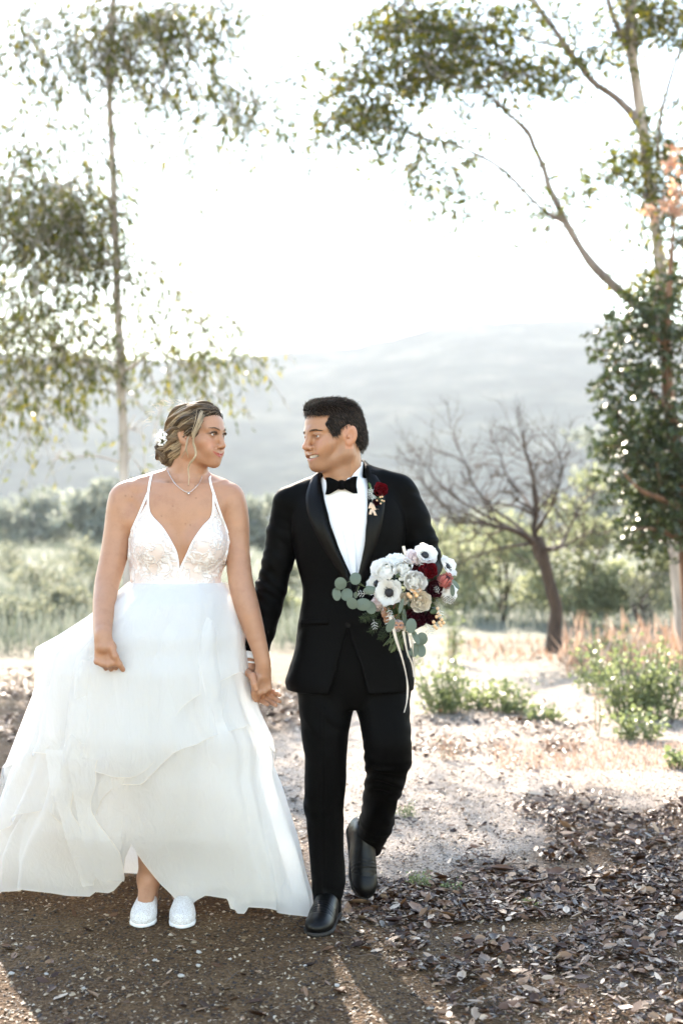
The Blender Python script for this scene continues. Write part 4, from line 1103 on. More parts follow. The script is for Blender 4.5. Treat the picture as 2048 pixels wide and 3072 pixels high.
def brow_lash(F, H, parent, mat, fem):
    r = np.random.default_rng(5)
    for sx in (-1, 1):
        mb = MB()
        xs = np.linspace(.0125, .050, 14)
        zc = .0345+.0060*np.sin(np.clip((xs-.0125)/.0375, 0, 1)*np.pi*.72) if fem else .0345+EZ_G+.0026*np.sin(np.clip((xs-.0125)/.0375, 0, 1)*np.pi*.8)-.0035*np.clip((xs-.03)/.02, 0, 1)
        th = np.interp(xs, [.0125, .025, .050], [.0024, .0024, .0006] if fem else [.0028, .0028, .0010])
        for k in range(70 if fem else 90):
            t = r.uniform(0, 1); x = .0125+t*.0375; zz = np.interp(x, xs, zc)+r.uniform(-1, 1)*np.interp(x, xs, th)
            a = face_point(F, H, sx*x, zz, .0003); dx = .0055; b = face_point(F, H, sx*(x+dx), zz+(.0012 if t < .6 else -.0016), .0014)
            mb.tube([a, a*.5+b*.5, b], [.0006, .0006, .0002], 3, cap=False)
        mb.build('eyebrow', mat, parent)
        if fem:
            mb = MB()
            for t in np.linspace(0, 1, 26):
                x = .019+t*.0265; z0 = .0165+.0052*math.sqrt(max(0, 1-((x-.0312)/.0138)**2))
                a = face_point(F, H, sx*x, z0+.0012, .0004)
                o = H.R @ np.array([sx*(.35+.9*t)*.5, -1, .75]); o /= np.linalg.norm(o)
                mb.tube([a, a+o*.0045*H.k+H.R@np.array([0, 0, .0006]), a+o*.0075*H.k+H.R@np.array([0, 0, .0028])], [.0006, .0004, .0002], 3, cap=False)
            mb.build('eyelashes', mat, parent)

def shoe_local(kind):
    """shoe along +y from heel to toe, sole at z = 0 -> (upper V, Q), (sole V, F)"""
    F = Field(axis_mix([(-.07, .07, .003)]), axis_mix([(-.02, .33, .0035)]), axis_mix([(-.02, .16, .003)]))
    if kind == 'leather':
        F.ell((0, .232, .026), (.047, .066, .040), .02).ell((0, .150, .030), (.043, .09, .052), .03).ell((0, .048, .036), (.036, .052, .060), .03)
        F.cone((0, .175, .048), (0, .075, .092), .034, .040, .03)
        F.ell((0, .055, .135), (.030, .040, .050), .006, 's')
    else:
        F.ell((0, .178, .022), (.043, .062, .037), .02).ell((0, .115, .026), (.040, .075, .042), .03).ell((0, .040, .032), (.033, .044, .048), .03)
        F.cone((0, .150, .036), (0, .100, .058), .032, .028, .02)
        F.ell((0, .062, .078), (.027, .058, .050), .006, 's')
    F.op(F.sl((-1, -1, -1), (1, 1, 1)), (.010-F.ax[2])[None, None, :]+0*F.F, 0, 'i')
    V, Q = F.surface()
    if kind == 'leather':                                            # creases across the vamp
        N = vnormals(V, Q); w = np.exp(-((V[:, 1]-.195)/.022)**2)*(V[:, 2] > .02); V = V+N*(.0009*w*np.cos(2*np.pi*(V[:, 1]+.10*np.abs(V[:, 0])+.004*vnoise(V*60, 3))/.012))[:, None]
        cap = np.exp(-((V[:, 1]-.236+.6*V[:, 0]**2/.05)/.0018)**2)*(V[:, 2] > .018); V = V-N*(.0014*cap)[:, None]
    L = .298 if kind == 'leather' else .240
    # sole outline
    ts = np.linspace(0, 1, 40); yy = L*ts
    hw = np.interp(ts, [0, .04, .12, .3, .5, .7, .85, .95, 1], [.004, .022, .036, .037, .040, .050, .046, .028, .006])*(1 if kind == 'leather' else .92)
    out = np.concatenate([np.stack([hw, yy], 1), np.stack([-hw, yy], 1)[::-1]]); n = len(out)
    lay = [(.0, .94), (.002, 1.0), (.011, 1.0), (.014, .95)] if kind != 'leather' else [(.0, .97), (.002, 1.03), (.012, 1.03), (.015, .96)]
    SV = np.concatenate([np.column_stack([out[:, 0]*s_, (out[:, 1]-L/2)*(1-(1-s_)*.4)+L/2, np.full(n, z_)]) for z_, s_ in lay])
    SF = [(i*n+j, i*n+(j+1) % n, (i+1)*n+(j+1) % n, (i+1)*n+j) for i in range(len(lay)-1) for j in range(n)]
    SF += [tuple(range(n-1, -1, -1)), tuple(range((len(lay)-1)*n, len(lay)*n))]
    return (V, Q), (SV, SF), L
def place_shoe(kind, name, heel, toe, up, mats, parent, label=None):
    (V, Q), (SV, SF), L = SHOES[kind]
    heel, toe = np.asarray(heel, float), np.asarray(toe, float)
    yv = toe-heel; yv /= np.linalg.norm(yv); up = np.asarray(up, float); xv = np.cross(yv, up); xv /= np.linalg.norm(xv); zv = np.cross(xv, yv)
    A = np.stack([xv, yv, zv], 0)
    o = mesh_np(name, V @ A+heel, Q, mats[0], parent)
    s = mesh_np('sole', SV @ A+heel, SF, mats[1], None); s.parent = o; s.matrix_parent_inverse = (Matrix.Translation(parent.location).inverted() @ Matrix()).copy() if False else Matrix()
    if kind == 'leather':
        mb = MB(); g = SV[2*len(SV)//4:3*len(SV)//4]+np.array([0, 0, .0015]); mb.tube(np.vstack([g, g[:1]])[::1] @ A+heel, .0016, 5, cap=False)
        w = mb.build('welt', mats[1], None); w.parent = o; w.matrix_parent_inverse = Matrix()
        mb = MB()
        for j, yq in enumerate((.150, .135, .120)):
            zq = .0925+.011*j
            mb.tube(np.array([(-.020, yq-.006, zq-.012), (-.008, yq, zq-.001), (.008, yq, zq-.001), (.020, yq-.006, zq-.012)]) @ A+heel, .0018, 5)
        w = mb.build('laces', mats[1], None); w.parent = o; w.matrix_parent_inverse = Matrix()
    return o
SHOES = {k: shoe_local(k) for k in ('leather', 'lace')}

# ------------------------------------------------------------------ the bride
bride = empty('person', (X(545), D0, 0))
tag(bride, 'woman in white lace-and-tulle gown, blonde updo, looking at the man beside her', 'person')
BF, bV, bQ, bC = bride_body()
bride_mesh = mesh_np('body', bV, bQ, M_skin, bride, True, bC)
eyes(BH, eye_mat('brown_eye', (.10, .05, .022)), bride, 72, 0)
M_brow_b = simple('brow_hair_brown', (.075, .045, .03), .6)
brow_lash(BF, BH, bride, M_brow_b, True)
def lace_shoe_mat():
    m, nt, b = mat_new('white_crochet'); co = objco(nt)
    v = nd(nt, 'TexVoronoi', Scale=230.0, feature='DISTANCE_TO_EDGE'); nt.links.new(co, v.inputs['Vector'])
    r = ramp(nt, v.outputs[0], [(.05, (.78, .76, .74)), (.18, (.66, .63, .60)), (.30, (.48, .40, .36))]); nt.links.new(r.outputs[0], b.inputs['Base Color'])
    b.inputs['Roughness'].default_value = .85; i = nd(nt, 'Math', operation='SUBTRACT'); i.inputs[0].default_value = 1; nt.links.new(v.outputs[0], i.inputs[1]); bump(nt, i.outputs[0], b, .8, .004)
    return m
M_lshoe = lace_shoe_mat(); M_lsole = simple('white_rubber', (.80, .79, .78), .55)
place_shoe('lace', 'shoe', (X(445, 5.03), 5.045, .004), (X(424, 4.81), 4.808, .004), (0, 0, 1), (M_lshoe, M_lsole), bride)
place_shoe('lace', 'shoe', (X(551, 5.03), 5.035, .004), (X(546, 4.80), 4.797, .004), (0, 0, 1), (M_lshoe, M_lsole), bride)
# ------------------------------------------------------------------ the groom
groom = empty('person', (X(1040), D0, 0))
tag(groom, 'man in black suit and bow tie carrying the bouquet, smiling at the woman', 'person')
def groom_body():
    xs = axis_mix([(X(712), X(830), .0028), (X(830), X(890), .008), (X(890), X(1100), .0024), (X(1100), X(1180), .006), (X(1180), X(1290), .003), (X(1290), X(1345), .008)])
    ys = axis_mix([(D0-.42, D0-.30, .003), (D0-.30, D0-.14, .006), (D0-.14, D0+.15, .0026), (D0+.15, D0+.45, .01)])
    zs = axis_mix([(.04, .72, .014), (.72, .96, .0026), (.96, 1.06, .005), (1.06, 1.16, .003), (1.16, 1.46, .009), (1.46, 1.83, .0022)])
    F = Field(xs, ys, zs)
    F.stack(body_stack([(1480, 930, 1130, .07), (1560, 890, 1190, .095), (1670, 915, 1175, .085), (1768, 940, 1165, .075), (1900, 930, 1180, .080), (2060, 930, 1180, .085), (2110, 950, 1180, .075)], GY), .02)
    nk = GH.w((0, .026, -.030)); F.chain([nk, nk*.5+P(1024, 1445, GY)*.5, P(1028, 1480, GY+.01)], [.061, .060, .068], .03)
    F.cone(GH.w((0, -.030, -.078)), P(1022, 1450, GY-.040), .032, .030, .03)
    F.cone(GH.w((.045, .012, -.055)), P(1026, 1460, GY-.035), .015, .012, .02)
    F.ell(GH.w((0, -.045, -.118)), (.011, .012, .013), .012)
    F.cone(P(980, 1500, GY), P(870, 1525, GY+.01), .030, .030, .02); F.cone(P(1090, 1490, GY), P(1200, 1495, GY+.01), .030, .030, .02)
    A = [P(855, 1520, GY+.02), P(842, 1612, GY+.02), P(816, 1750, GY+.02), P(785, 1870, GY), P(757, 1965, GY-.04), P(750, 2000, D0-.03)]
    F.chain(A, [.032, .034, .034, .034, .027, .0265], .012)
    # right hand: palm forward behind the bride's, thumb laid over hers
    wr = A[-1]; th = wr+np.array([-.010, -.022, -.014])
    hand(F, wr, (.30, .02, -1), (.1, -1, 0), (-1, -.25, -.25), 1.06, ((10, 18, 10), (8, 18, 10), (6, 18, 10), (6, 16, 10)), fdir=(1, -.30, -.42), flen=.92,
         thumb=[th, P(756, 2028, D0-.115), P(763, 2052, D0-.130), P(768, 2068, D0-.132)], wr=.0265)
    # left arm bent to carry the bouquet
    A = [P(1205, 1497, GY+.012), P(1245, 1600, GY+.02), P(1280, 1692, GY), P(1262, 1760, D0-.10), P(1236, 1812, D0-.19), P(1240, 1836, D0-.235)]
    F.chain(A, [.034, .036, .036, .034, .028, .027], .012)
    wr = A[-1]; th = wr+np.array([-.020, -.02, .016])
    hand(F, wr, (-.45, -.75, -.15), (-.75, .35, .1), (.05, .1, 1), 1.04, ((60, 80, 55), (62, 82, 55), (65, 84, 55), (68, 84, 55)),
         thumb=[th, th+np.array([-.030, -.02, .012]), th+np.array([-.052, -.030, .004]), th+np.array([-.066, -.026, -.010])], wr=.027)
    for hip, kn, an in ((P(968, 2060, GY), P(976, 2330, D0-.01), P(984, 2660, 4.94)), (P(1130, 2060, GY), P(1160, 2300, D0+.0), P(1112, 2500, 5.20))):
        F.chain([hip, kn, an], [.065, .040, .032], .02)
    add_head(F, GH, False)
    V, Q = F.surface(); V = relax(V, Q, 1)
    L = GH.l(V); c = np.tile(np.array(SKIN_G), (len(V), 1)); ax = np.abs(L[:, 0])
    def mixc(mask, col):
        m = np.clip(mask, 0, 1)[:, None]; c[:] = c*(1-m)+np.array(col)*m
    face = (L[:, 1] < -.04) & (np.abs(L[:, 2]) < .13) & (ax < .085)
    # shaved beard shadow is the colour of the skin there
    j = np.clip((-.040-L[:, 2]-.5*np.clip(ax-.03, 0, 1)*0)/.02, 0, 1)*(L[:, 2] > -.125)*(L[:, 1] < .015)*(ax < .09)
    j = np.maximum(j, np.clip((ax-.050)/.01, 0, 1)*np.clip((-.012-L[:, 2])/.03, 0, 1)*(L[:, 1] < .0)*(L[:, 1] > -.06)*(L[:, 2] > -.125)*(ax < .09))
    mixc(j*(.30+.12*vnoise(V*900, 3)), (.20, .12, .085))
    for sx in (-1, 1): mixc(face*np.exp(-(((L[:, 0]-sx*.040)/.020)**2+((L[:, 2]+.015)/.018)**2))*.35, (.58, .25, .17))
    mixc(face*np.exp(-((L[:, 0]/.013)**2+((L[:, 2]+.02)/.012)**2))*.3*(L[:, 1] < -.09), (.56, .24, .17))
    zc = -.0540+.0105*(ax/.036)**2
    up = (.0085-.005*(ax/.037)**1.5); lo = (.0140-.010*(ax/.037)**2)
    lip = face*(ax < .037)*np.clip((up-(L[:, 2]-zc))/.0016, 0, 1)*np.clip((lo+(L[:, 2]-zc))/.0016, 0, 1)*(L[:, 1] < -.070)
    mixc(lip*.7, (.42, .16, .115))
    ear = (ax > .070)*(L[:, 2] < .04)*(L[:, 2] > -.04)*(np.abs(L[:, 1]-.01) < .035); mixc(ear*.35, (.62, .25, .15))
    ey = np.sqrt(((ax-.0315)/.0165)**2+((L[:, 2]-.0165-EZ_G)/.0075)**2)
    mixc(face*np.exp(-((ey-.95)/.28)**2)*.40, (.16, .085, .06))
    hnd = (V[:, 2] < 1.0)*(V[:, 0] < X(840)); mixc(hnd*.25, (.50, .24, .16))
    return F, V, Q, c
GF, gV, gQ, gC = groom_body()
mesh_np('body', gV, gQ, M_skin, groom, True, gC)
eyes(GH, eye_mat('dark_eye', (.055, .032, .018)), groom, -68, 2)
M_hair_g = None
def gh_mat():
    m, nt, b = mat_new('dark_brown_hair'); g = nd(nt, 'NewGeometry')
    r = ramp(nt, g.outputs['Random Per Island'], [(0, (.008, .006, .005)), (.7, (.020, .013, .010)), (1, (.045, .028, .020))])
    nt.links.new(r.outputs[0], b.inputs['Base Color']); b.inputs['Roughness'].default_value = .42; b.inputs['Specular IOR Level'].default_value = .5
    return m
M_hair_g = gh_mat(); M_brow_g = simple('brow_hair_dark', (.055, .034, .022), .6)
brow_lash(GF, GH, groom, M_brow_g, False)
def teeth():
    mb = MB(); n = 11
    for i in range(n):
        t = (i-(n-1)/2)/((n-1)/2); x = .0310*t; y = -.0945+.0185*t*t; w = .0032; z0, z1 = -.0465+.003*t*t, -.0570+.0085*t*t
        V = [GH.w((x+sx*w*(1 if zz == z0 else .9), y+dy, zz)) for sx in (-1, 1) for dy in (0, .006) for zz in (z0, z1)]
        mb.add(V, [(0, 1, 5, 4), (2, 6, 7, 3), (0, 2, 3, 1), (4, 5, 7, 6), (1, 3, 7, 5), (0, 4, 6, 2)])
    mb.build('teeth', simple('teeth', (.56, .52, .46), .3, .4), groom, smooth=False)
teeth()

# ---- suit
def suit_mat(name, rough, c=(.0007, .0007, .0007), sheen=.0):
    m, nt, b = mat_new(name); co = objco(nt)
    b.inputs['Base Color'].default_value = (*c, 1); b.inputs['Roughness'].default_value = rough
    b.inputs['Specular IOR Level'].default_value = .05; b.inputs['Sheen Weight'].default_value = sheen; b.inputs['Sheen Roughness'].default_value = .5
    w = noise(nt, 900, 2, .5, co); bump(nt, w.outputs[0], b, .12, .001); return m
M_suit = suit_mat('black_wool', .62); M_satin = suit_mat('black_satin', .36, (.0016, .0016, .0017), .0); M_satin.node_tree.nodes['Principled BSDF'].inputs['Specular IOR Level'].default_value = .10
M_shirt = simple('white_shirt_cotton', (.82, .82, .84), .75, .3, 260, .03, .06)

def folds(V, N, specs):
    """push the cloth in and out along creases: (centre, crease direction, spacing, reach, amplitude, phase)"""
    for c, d, sp, reach, amp, ph in specs:
        c = np.asarray(c, float); d = np.asarray(d, float)/np.linalg.norm(d); q = V-c
        u = q @ d; w = np.exp(-(q**2).sum(1)/reach**2)
        u = u+.75*sp*vnoise(V*7, 31)+.3*sp*vnoise(V*17, 33)
        a = np.cos(2*np.pi*u/sp+ph); a = np.sign(a)*np.abs(a)**.7
        V = V+N*(.75*amp*w*a*(.55+.45*vnoise(V*8, 35)))[:, None]
    return V

def jacket():
    F = Field(axis_mix([(X(712), X(1350), .0042)]), axis_mix([(D0-.34, D0+.25, .0045)]), axis_mix([(Z(2090), Z(1375), .0042)]))
    F.stack(body_stack([(2068, 862, 1240, .150), (2040, 856, 1241, .148), (2000, 868, 1240, .143), (1938, 886, 1228, .136), (1849, 897, 1214, .128), (1768, 908, 1203, .124), (1670, 886, 1209, .130), (1580, 872, 1216, .132), (1510, 884, 1204, .112), (1462, 930, 1160, .085), (1430, 968, 1120, .070)], GY), .02, n=2.5)
    # shoulders: the one on the right sits higher
    F.cone(P(968, 1462, GY+.01), P(866, 1502, GY+.01), .052, .048, .035)
    F.cone(P(1098, 1440, GY+.01), P(1196, 1464, GY+.01), .054, .050, .035)
    F.chain([P(862, 1512, GY+.015), P(845, 1600, GY+.02), P(832, 1683, GY+.02), P(813, 1765, GY+.02), P(799, 1826, GY+.015), P(783, 1889, GY), P(768, 1935, GY-.015), P(760, 1953, GY-.028)], [.052, .050, .052, .0535, .052, .0490, .0450, .0420], .016)
    F.chain([P(1205, 1482, GY+.015), P(1238, 1560, GY+.02), P(1262, 1625, GY+.02), P(1280, 1692, GY)], [.056, .0565, .0545, .0520], .016)
    F.chain([P(1280, 1692, GY), P(1265, 1760, D0-.10), P(1236, 1812, D0-.19)], [.0520, .049, .041], .014)
    F.cone(P(1068, 1405, GY+.045), P(985, 1432, GY+.04), .040, .036, .03)          # collar behind the neck
    F.cone(P(1072, 1405, GY+.03), P(1108, 1432, GY-.03), .026, .022, .02)
    # the V over the shirt, cut through the front only, and the neck
    V2 = [(X(px), Z(row)) for px, row in ((1088, 1350), (1094, 1400), (1101, 1450), (1101, 1527), (1092, 1630), (1074, 1716), (1062, 1745), (1048, 1716), (1022, 1657), (995, 1581), (973, 1500), (960, 1430), (962, 1380), (985, 1330))]
    x, y, z = F.pts(F.sl((-9, -9, -9), (9, 99, 9)))
    d2 = poly_sd(x[:, :, 0][:, :, None], z, V2).astype(np.float32)
    cut = np.maximum(d2, (y-(GY+.015)))
    F.op(F.sl((-9, -9, -9), (9, 99, 9)), cut, .004, 's')
    F.stack([(Z(1480), X(1030), GY+.0, .075, .070), (Z(1430), X(1030), GY+.0, .073, .072), (Z(1380), X(1026), GY+.005, .075, .08), (Z(1300), X(1020), GY, .11, .11)], .004, 's')
    # cutaway of the front edges below the button and the hem
    V3 = [(X(px), Z(row)) for px, row in ((1042, 1880), (1085, 2000), (1110, 2110), (975, 2110), (1003, 2020))]
    d3 = poly_sd(x[:, :, 0][:, :, None], z, V3).astype(np.float32)
    F.op(F.sl((-9, -9, -9), (9, 99, 9)), np.maximum(d3, y-(GY-.04)), .006, 's')
    F.stack([(Z(2120), X(1050), GY, .150, .105), (Z(2055), X(1050), GY, .165, .120), (Z(1980), X(1050), GY, .150, .100)], .004, 's')
    V, Q = F.surface(); V = relax(V, Q, 2); N = vnormals(V, Q)
    el = P(770, 1740, GY)
    V = folds(V, N, [(P(800, 1700, GY-.02), (.55, .1, 1), .040, .09, .0052, 0), (P(780, 1790, GY), (.6, 0, 1), .034, .07, .0055, 1.5), (P(830, 1590, GY), (.4, 0, 1), .05, .07, .0035, 2),
                     (P(1300, 1640, GY), (-.5, .1, 1), .042, .10, .0055, 0), (P(1262, 1480, GY), (.7, 0, 1), .034, .05, .0040, .5), (P(890, 1850, GY-.05), (-.25, 0, 1), .05, .06, .0030, 0), (P(780, 1930, GY), (.7, 0, .8), .05, .06, .0030, 1)])
    V = V+N*(.0018*vnoise(V*14, 2)+.0010*vnoise(V*40, 4))[:, None]
    return F, mesh_np('jacket', V, Q, M_suit, groom)
JF, jacket_o = jacket()

def surf_front(F, px, row, dmin=D0-.4, lift=.002, n=200):
    """front surface of a cloth field along the line of sight-free y axis at (x, z)"""
    ys = np.linspace(dmin, D0+.2, n); p = np.stack([np.full(n, X(px)), ys, np.full(n, Z(row))], 1)
    v = F.sample(p); i = int(np.argmax(v < 0)) if (v < 0).any() else n//2
    return np.array([X(px), ys[max(i-1, 0)]-lift, Z(row)])

def sub(o, parent_part):                                     # sub-part of a part whose geometry is in world space
    o.parent = parent_part; o.matrix_parent_inverse = Matrix(); return o

def strip(F, inner, outer, name, mat, parent_part, nu=24, nv=6, thick=.004, lift=.003, ys=None):
    a = spline(inner, nu); b = spline(outer, nu); g = np.zeros((nv, nu, 3))
    for j in range(nv):
        t = j/(nv-1)
        for i in range(nu):
            q = a[i]*(1-t)+b[i]*t; g[j, i] = surf_front(F, q[0], q[1], lift=lift+.003*math.sin(t*np.pi))
    for _ in range(2): g[:, 1:-1, 1] = .25*g[:, :-2, 1]+.5*g[:, 1:-1, 1]+.25*g[:, 2:, 1]
    back = g+np.array([0, thick, 0]); mb = MB()
    ring = np.concatenate([g, back[::-1], g[:1]]); mb.sheet(ring)
    o = mb.build(name, mat); return sub(o, parent_part)
strip(JF, [(963, 1412), (974, 1500), (997, 1581), (1024, 1657), (1049, 1717), (1056, 1790)], [(935, 1430), (918, 1490), (930, 1560), (968, 1640), (1015, 1715), (1052, 1800)], 'lapel', M_satin, jacket_o)
strip(JF, [(1093, 1395), (1101, 1450), (1101, 1527), (1092, 1630), (1074, 1717), (1062, 1790)], [(1116, 1410), (1150, 1470), (1148, 1545), (1125, 1640), (1095, 1720), (1066, 1800)], 'lapel', M_satin, jacket_o)
def button(px, row, F, parent_part, mat, r=.008, name='button', lift=.004):
    p = surf_front(F, px, row, lift=lift); mb = MB()
    a = np.linspace(0, 2*np.pi, 14, endpoint=False); ring = lambda rr, yy: np.stack([p[0]+rr*np.cos(a), np.full(14, p[1]+yy), p[2]+rr*np.sin(a)], 1)
    mb.sheet(np.stack([ring(r, .004), ring(r, 0), ring(r*.85, -.0015), ring(r*.7, -.0005), ring(r*.05, -.0004)]), wrap=True)
    return sub(mb.build(name, mat), parent_part)
button(1043, 1868, JF, jacket_o, M_satin, .010)
strip(JF, [(905, 1856), (950, 1850), (985, 1848)], [(904, 1874), (950, 1870), (986, 1868)], 'pocket_flap', M_suit, jacket_o, 14, 4, .003, .004)

def shirt():
    F = Field(axis_mix([(X(930), X(1130), .0035)]), axis_mix([(D0-.17, D0+.15, .004)]), axis_mix([(Z(1800), Z(1370), .0035)]))
    F.stack(body_stack([(1800, 930, 1180, .112), (1700, 920, 1180, .116), (1580, 910, 1190, .117), (1510, 915, 1180, .100), (1462, 950, 1130, .080), (1435, 965, 1100, .068)], GY), .01, n=2.3)
    # stand collar
    c0 = P(1026, 1425, GY+.005)
    F.stack([(Z(1475), X(1027), GY, .074, .072), (Z(1440), X(1027), GY+.002, .068, .067), (Z(1410), X(1030), GY+.008, .067, .066), (Z(1385), X(1032), GY+.012, .066, .066)], .012)
    F.stack([(Z(1445), X(1026), GY+.002, .060, .059), (Z(1405), X(1028), GY+.008, .0625, .0615), (Z(1360), X(1030), GY+.012, .066, .066)], .002, 's')
    V2 = [(X(px), Z(row)) for px, row in ((1023, 1452), (950, 1424), (945, 1360), (1095, 1345), (1085, 1385))]
    x, y, z = F.pts(F.sl((-9, -9, -9), (9, 99, 9)))
    F.op(F.sl((-9, -9, -9), (9, 99, 9)), np.maximum(poly_sd(x[:, :, 0][:, :, None], z, V2).astype(np.float32), y-(GY-.01)), .003, 's')
    V, Q = largest(*F.surface()); V = relax(V, Q, 2); N = vnormals(V, Q)
    V = V+N*(.0016*vnoise(V*np.array([24, 8, 7]), 2))[:, None]
    return F, mesh_np('shirt', V, Q, M_shirt, groom)
SF_, shirt_o = shirt()
strip(SF_, [(1007, 1485), (1022, 1560), (1040, 1640), (1053, 1715)], [(1045, 1485), (1055, 1560), (1066, 1640), (1070, 1715)], 'placket', M_shirt, shirt_o, 20, 4, .002, .0025)
strip(SF_, [(968, 1434), (974, 1452), (986, 1474)], [(1000, 1446), (1012, 1456), (1020, 1464)], 'collar_leaf', M_shirt, shirt_o, 14, 6, .003, .007)
strip(SF_, [(1088, 1392), (1086, 1430), (1076, 1466)], [(1062, 1420), (1044, 1446), (1030, 1462)], 'collar_leaf', M_shirt, shirt_o, 14, 6, .003, .007)
M_pearl = simple('pearl_button', (.78, .76, .72), .25, .6)
for px, row in ((1036, 1512), (1045, 1580), (1056, 1652)): button(px, row, SF_, shirt_o, M_pearl, .0048, lift=.006)
# cuff at the right wrist
def cuff():
    a = P(757, 1962, GY-.034); b = P(752, 1990, D0-.020); mb = MB()
    mb.tube(spline([a, a*.5+b*.5, b, b+np.array([0, .0, .002])], 8), [.038, .038, .038, .038, .038, .038, .038, .0375], 22, cap=False)
    o = mb.build('cuff', M_shirt); sub(o, shirt_o)
cuff()
def bow_tie():
    c = surf_front(SF_, 1024, 1456, lift=.014); mb = MB()
    for sx, top, bot, tilt in ((-1, -26, 26, -6), (1, -26, 26, 6)):
        n, m = 14, 9; g = np.zeros((m, n, 3)); gb = np.zeros((m, n, 3))
        for i in range(n):
            t = i/(n-1); half = .0085+.0225*np.clip(t*1.25, 0, 1)**.9*(1-.10*t)
            for j in range(m):
                s_ = -1+2*j/(m-1); pinch = .004*math.sin(s_*2.2)*(1-t)
                xx = sx*(.004+.047*t+(.004*(s_*s_) if t > .9 else 0)); zz = half*s_-.0025*t+ (0.003*t if sx > 0 else -.001*t)
                yy = -.010*math.sin(np.pi*min(1, t*1.1))*(1-.55*s_*s_)-.004+.005*t*t+pinch*.3
                g[j, i] = c+np.array([xx, yy, zz]); gb[j, i] = c+np.array([xx, yy+.006, zz*.97])
        mb.sheet(np.concatenate([g, gb[::-1], g[:1]]))
    o = mb.build('bow_tie', M_velvet, groom)
    k = MB(); a = np.linspace(-1, 1, 9)
    k.tube(np.stack([np.full(9, c[0]), c[1]-.010+.005*a**2, c[2]+.0125*a], 1), .0085+.0015*np.abs(a), 12, flat=.75)
    sub(k.build('knot', M_velvet), o)
    bd = MB(); th = np.linspace(-1.9, 1.9, 30)
    bd.tube(np.stack([X(1027)+.0655*np.sin(th), GY+.004-.066*np.cos(th), Z(1444)+.004*np.cos(th)+.012*np.sin(th)*0+.010*(1-np.cos(th))], 1), .006, 6, flat=.4)
    sub(bd.build('neck_band', M_velvet), o)
M_velvet = suit_mat('black_velvet', .9, (.0010, .0010, .0010), .0)
bow_tie()

def trousers():
    F = Field(axis_mix([(X(880), X(1248), .0042)]), axis_mix([(D0-.22, D0+.50, .0055)]), axis_mix([(.03, Z(1785), .0045)]))
    F.stack(body_stack([(2120, 935, 1200, .098), (2068, 893, 1230, .112), (2000, 893, 1228, .118), (1900, 905, 1215, .110), (1800, 920, 1195, .100)], GY), .01, n=2.5)
    def leg(rows):
        out = []
        for row, xl, xr, b, d in rows: out.append((Z(row, d), X((xl+xr)/2, d), d, (xr-xl)/2*d/FPX, b))
        return out
    h = D0+.03
    F.stack(leg([(2732, 938, 1024, .068, 4.930), (2715, 941, 1024, .066, 4.930), (2686, 938, 1028, .064, 4.930), (2643, 934, 1037, .066, 4.928), (2563, 927, 1032, .068, 4.922), (2470, 920, 1031, .074, 4.91), (2401, 911, 1032, .080, 4.90), (2361, 915, 1036, .082, 4.89), (2267, 912, 1041, .086, 4.88), (2202, 905, 1045, .092, 4.88), (2137, 897, 1058, .098, 4.89), (2068, 893, 1070, .106, h)]), .012, n=2.4)
    F.stack(leg([(2560, 1082, 1140, .060, 5.27), (2530, 1074, 1152, .085, 5.24), (2495, 1073, 1172, .105, 5.19), (2459, 1078, 1183, .115, 5.13), (2422, 1086, 1187, .118, 5.07), (2361, 1091, 1210, .110, 4.98), (2321, 1098, 1220, .104, 4.92), (2290, 1092, 1234, .104, 4.88), (2240, 1090, 1234, .100, 4.86), (2200, 1084, 1232, .098, 4.86), (2144, 1072, 1229, .102, 4.88), (2068, 1050, 1230, .108, h)]), .012, n=2.3)
    V, Q = F.surface(); V = relax(V, Q, 2); N = vnormals(V, Q)
    V = folds(V, N, [(P(925, 2240, D0-.04), (.8, 0, 1), .07, .09, .0060, 0), (P(925, 2390, D0), (-.7, .2, 1), .075, .10, .0075, 1), (P(990, 2690, 4.9), (.2, 0, 1), .05, .07, .0055, 0),
                     (P(1160, 2315, D0), (.15, .3, 1), .034, .10, .0095, .6), (P(1150, 2400, 5.0), (.35, .2, 1), .052, .11, .0080, 2), (P(1110, 2480, 5.15), (.5, .3, 1), .045, .09, .0070, 1), (P(1220, 2200, D0), (-.2, .2, 1), .05, .08, .0050, 0), (P(1000, 2150, D0-.06), (.5, 0, 1), .06, .08, .0030, 0)])
    # pressed crease down the front of the standing leg
    xc = np.interp(V[:, 2], [0, .3, .6, .9], [X(968), X(966), X(966), X(970)])
    V = V-np.array([0, 1, 0])*(.006*np.exp(-((V[:, 0]-xc)/.008)**2)*(N[:, 1] < -.3)*(V[:, 2] < .75)*(V[:, 0] < X(1050)))[:, None]
    V = V+N*(.0016*vnoise(V*16, 2))[:, None]
    return mesh_np('trousers', V, Q, M_suit, groom)
trousers()
def leather_mat():
    m, nt, b = mat_new('black_leather'); co = objco(nt); b.inputs['Base Color'].default_value = (.002, .0019, .0019, 1)
    n = noise(nt, 35, 5, .6, co); r = ramp(nt, n.outputs[0], [(.3, (.26,)*3), (.7, (.46,)*3)]); nt.links.new(r.outputs[0], b.inputs['Roughness'])
    f = noise(nt, 260, 4, .6, co); bump(nt, f.outputs[0], b, .15, .002); b.inputs['Specular IOR Level'].default_value = .2; return m
M_leather = leather_mat(); M_sole = simple('dark_rubber_sole', (.022, .018, .015), .6, nscale=30)
place_shoe('leather', 'shoe', (X(1000, 5.0), 4.995, .002), (X(944, 4.70), 4.702, .002), (0, 0, 1), (M_leather, M_sole), groom)
place_shoe('leather', 'shoe', P(1060, 2468, 5.290), P(1095, 2712, 5.115), (.28, -.85, -.25), (M_leather, M_sole), groom)
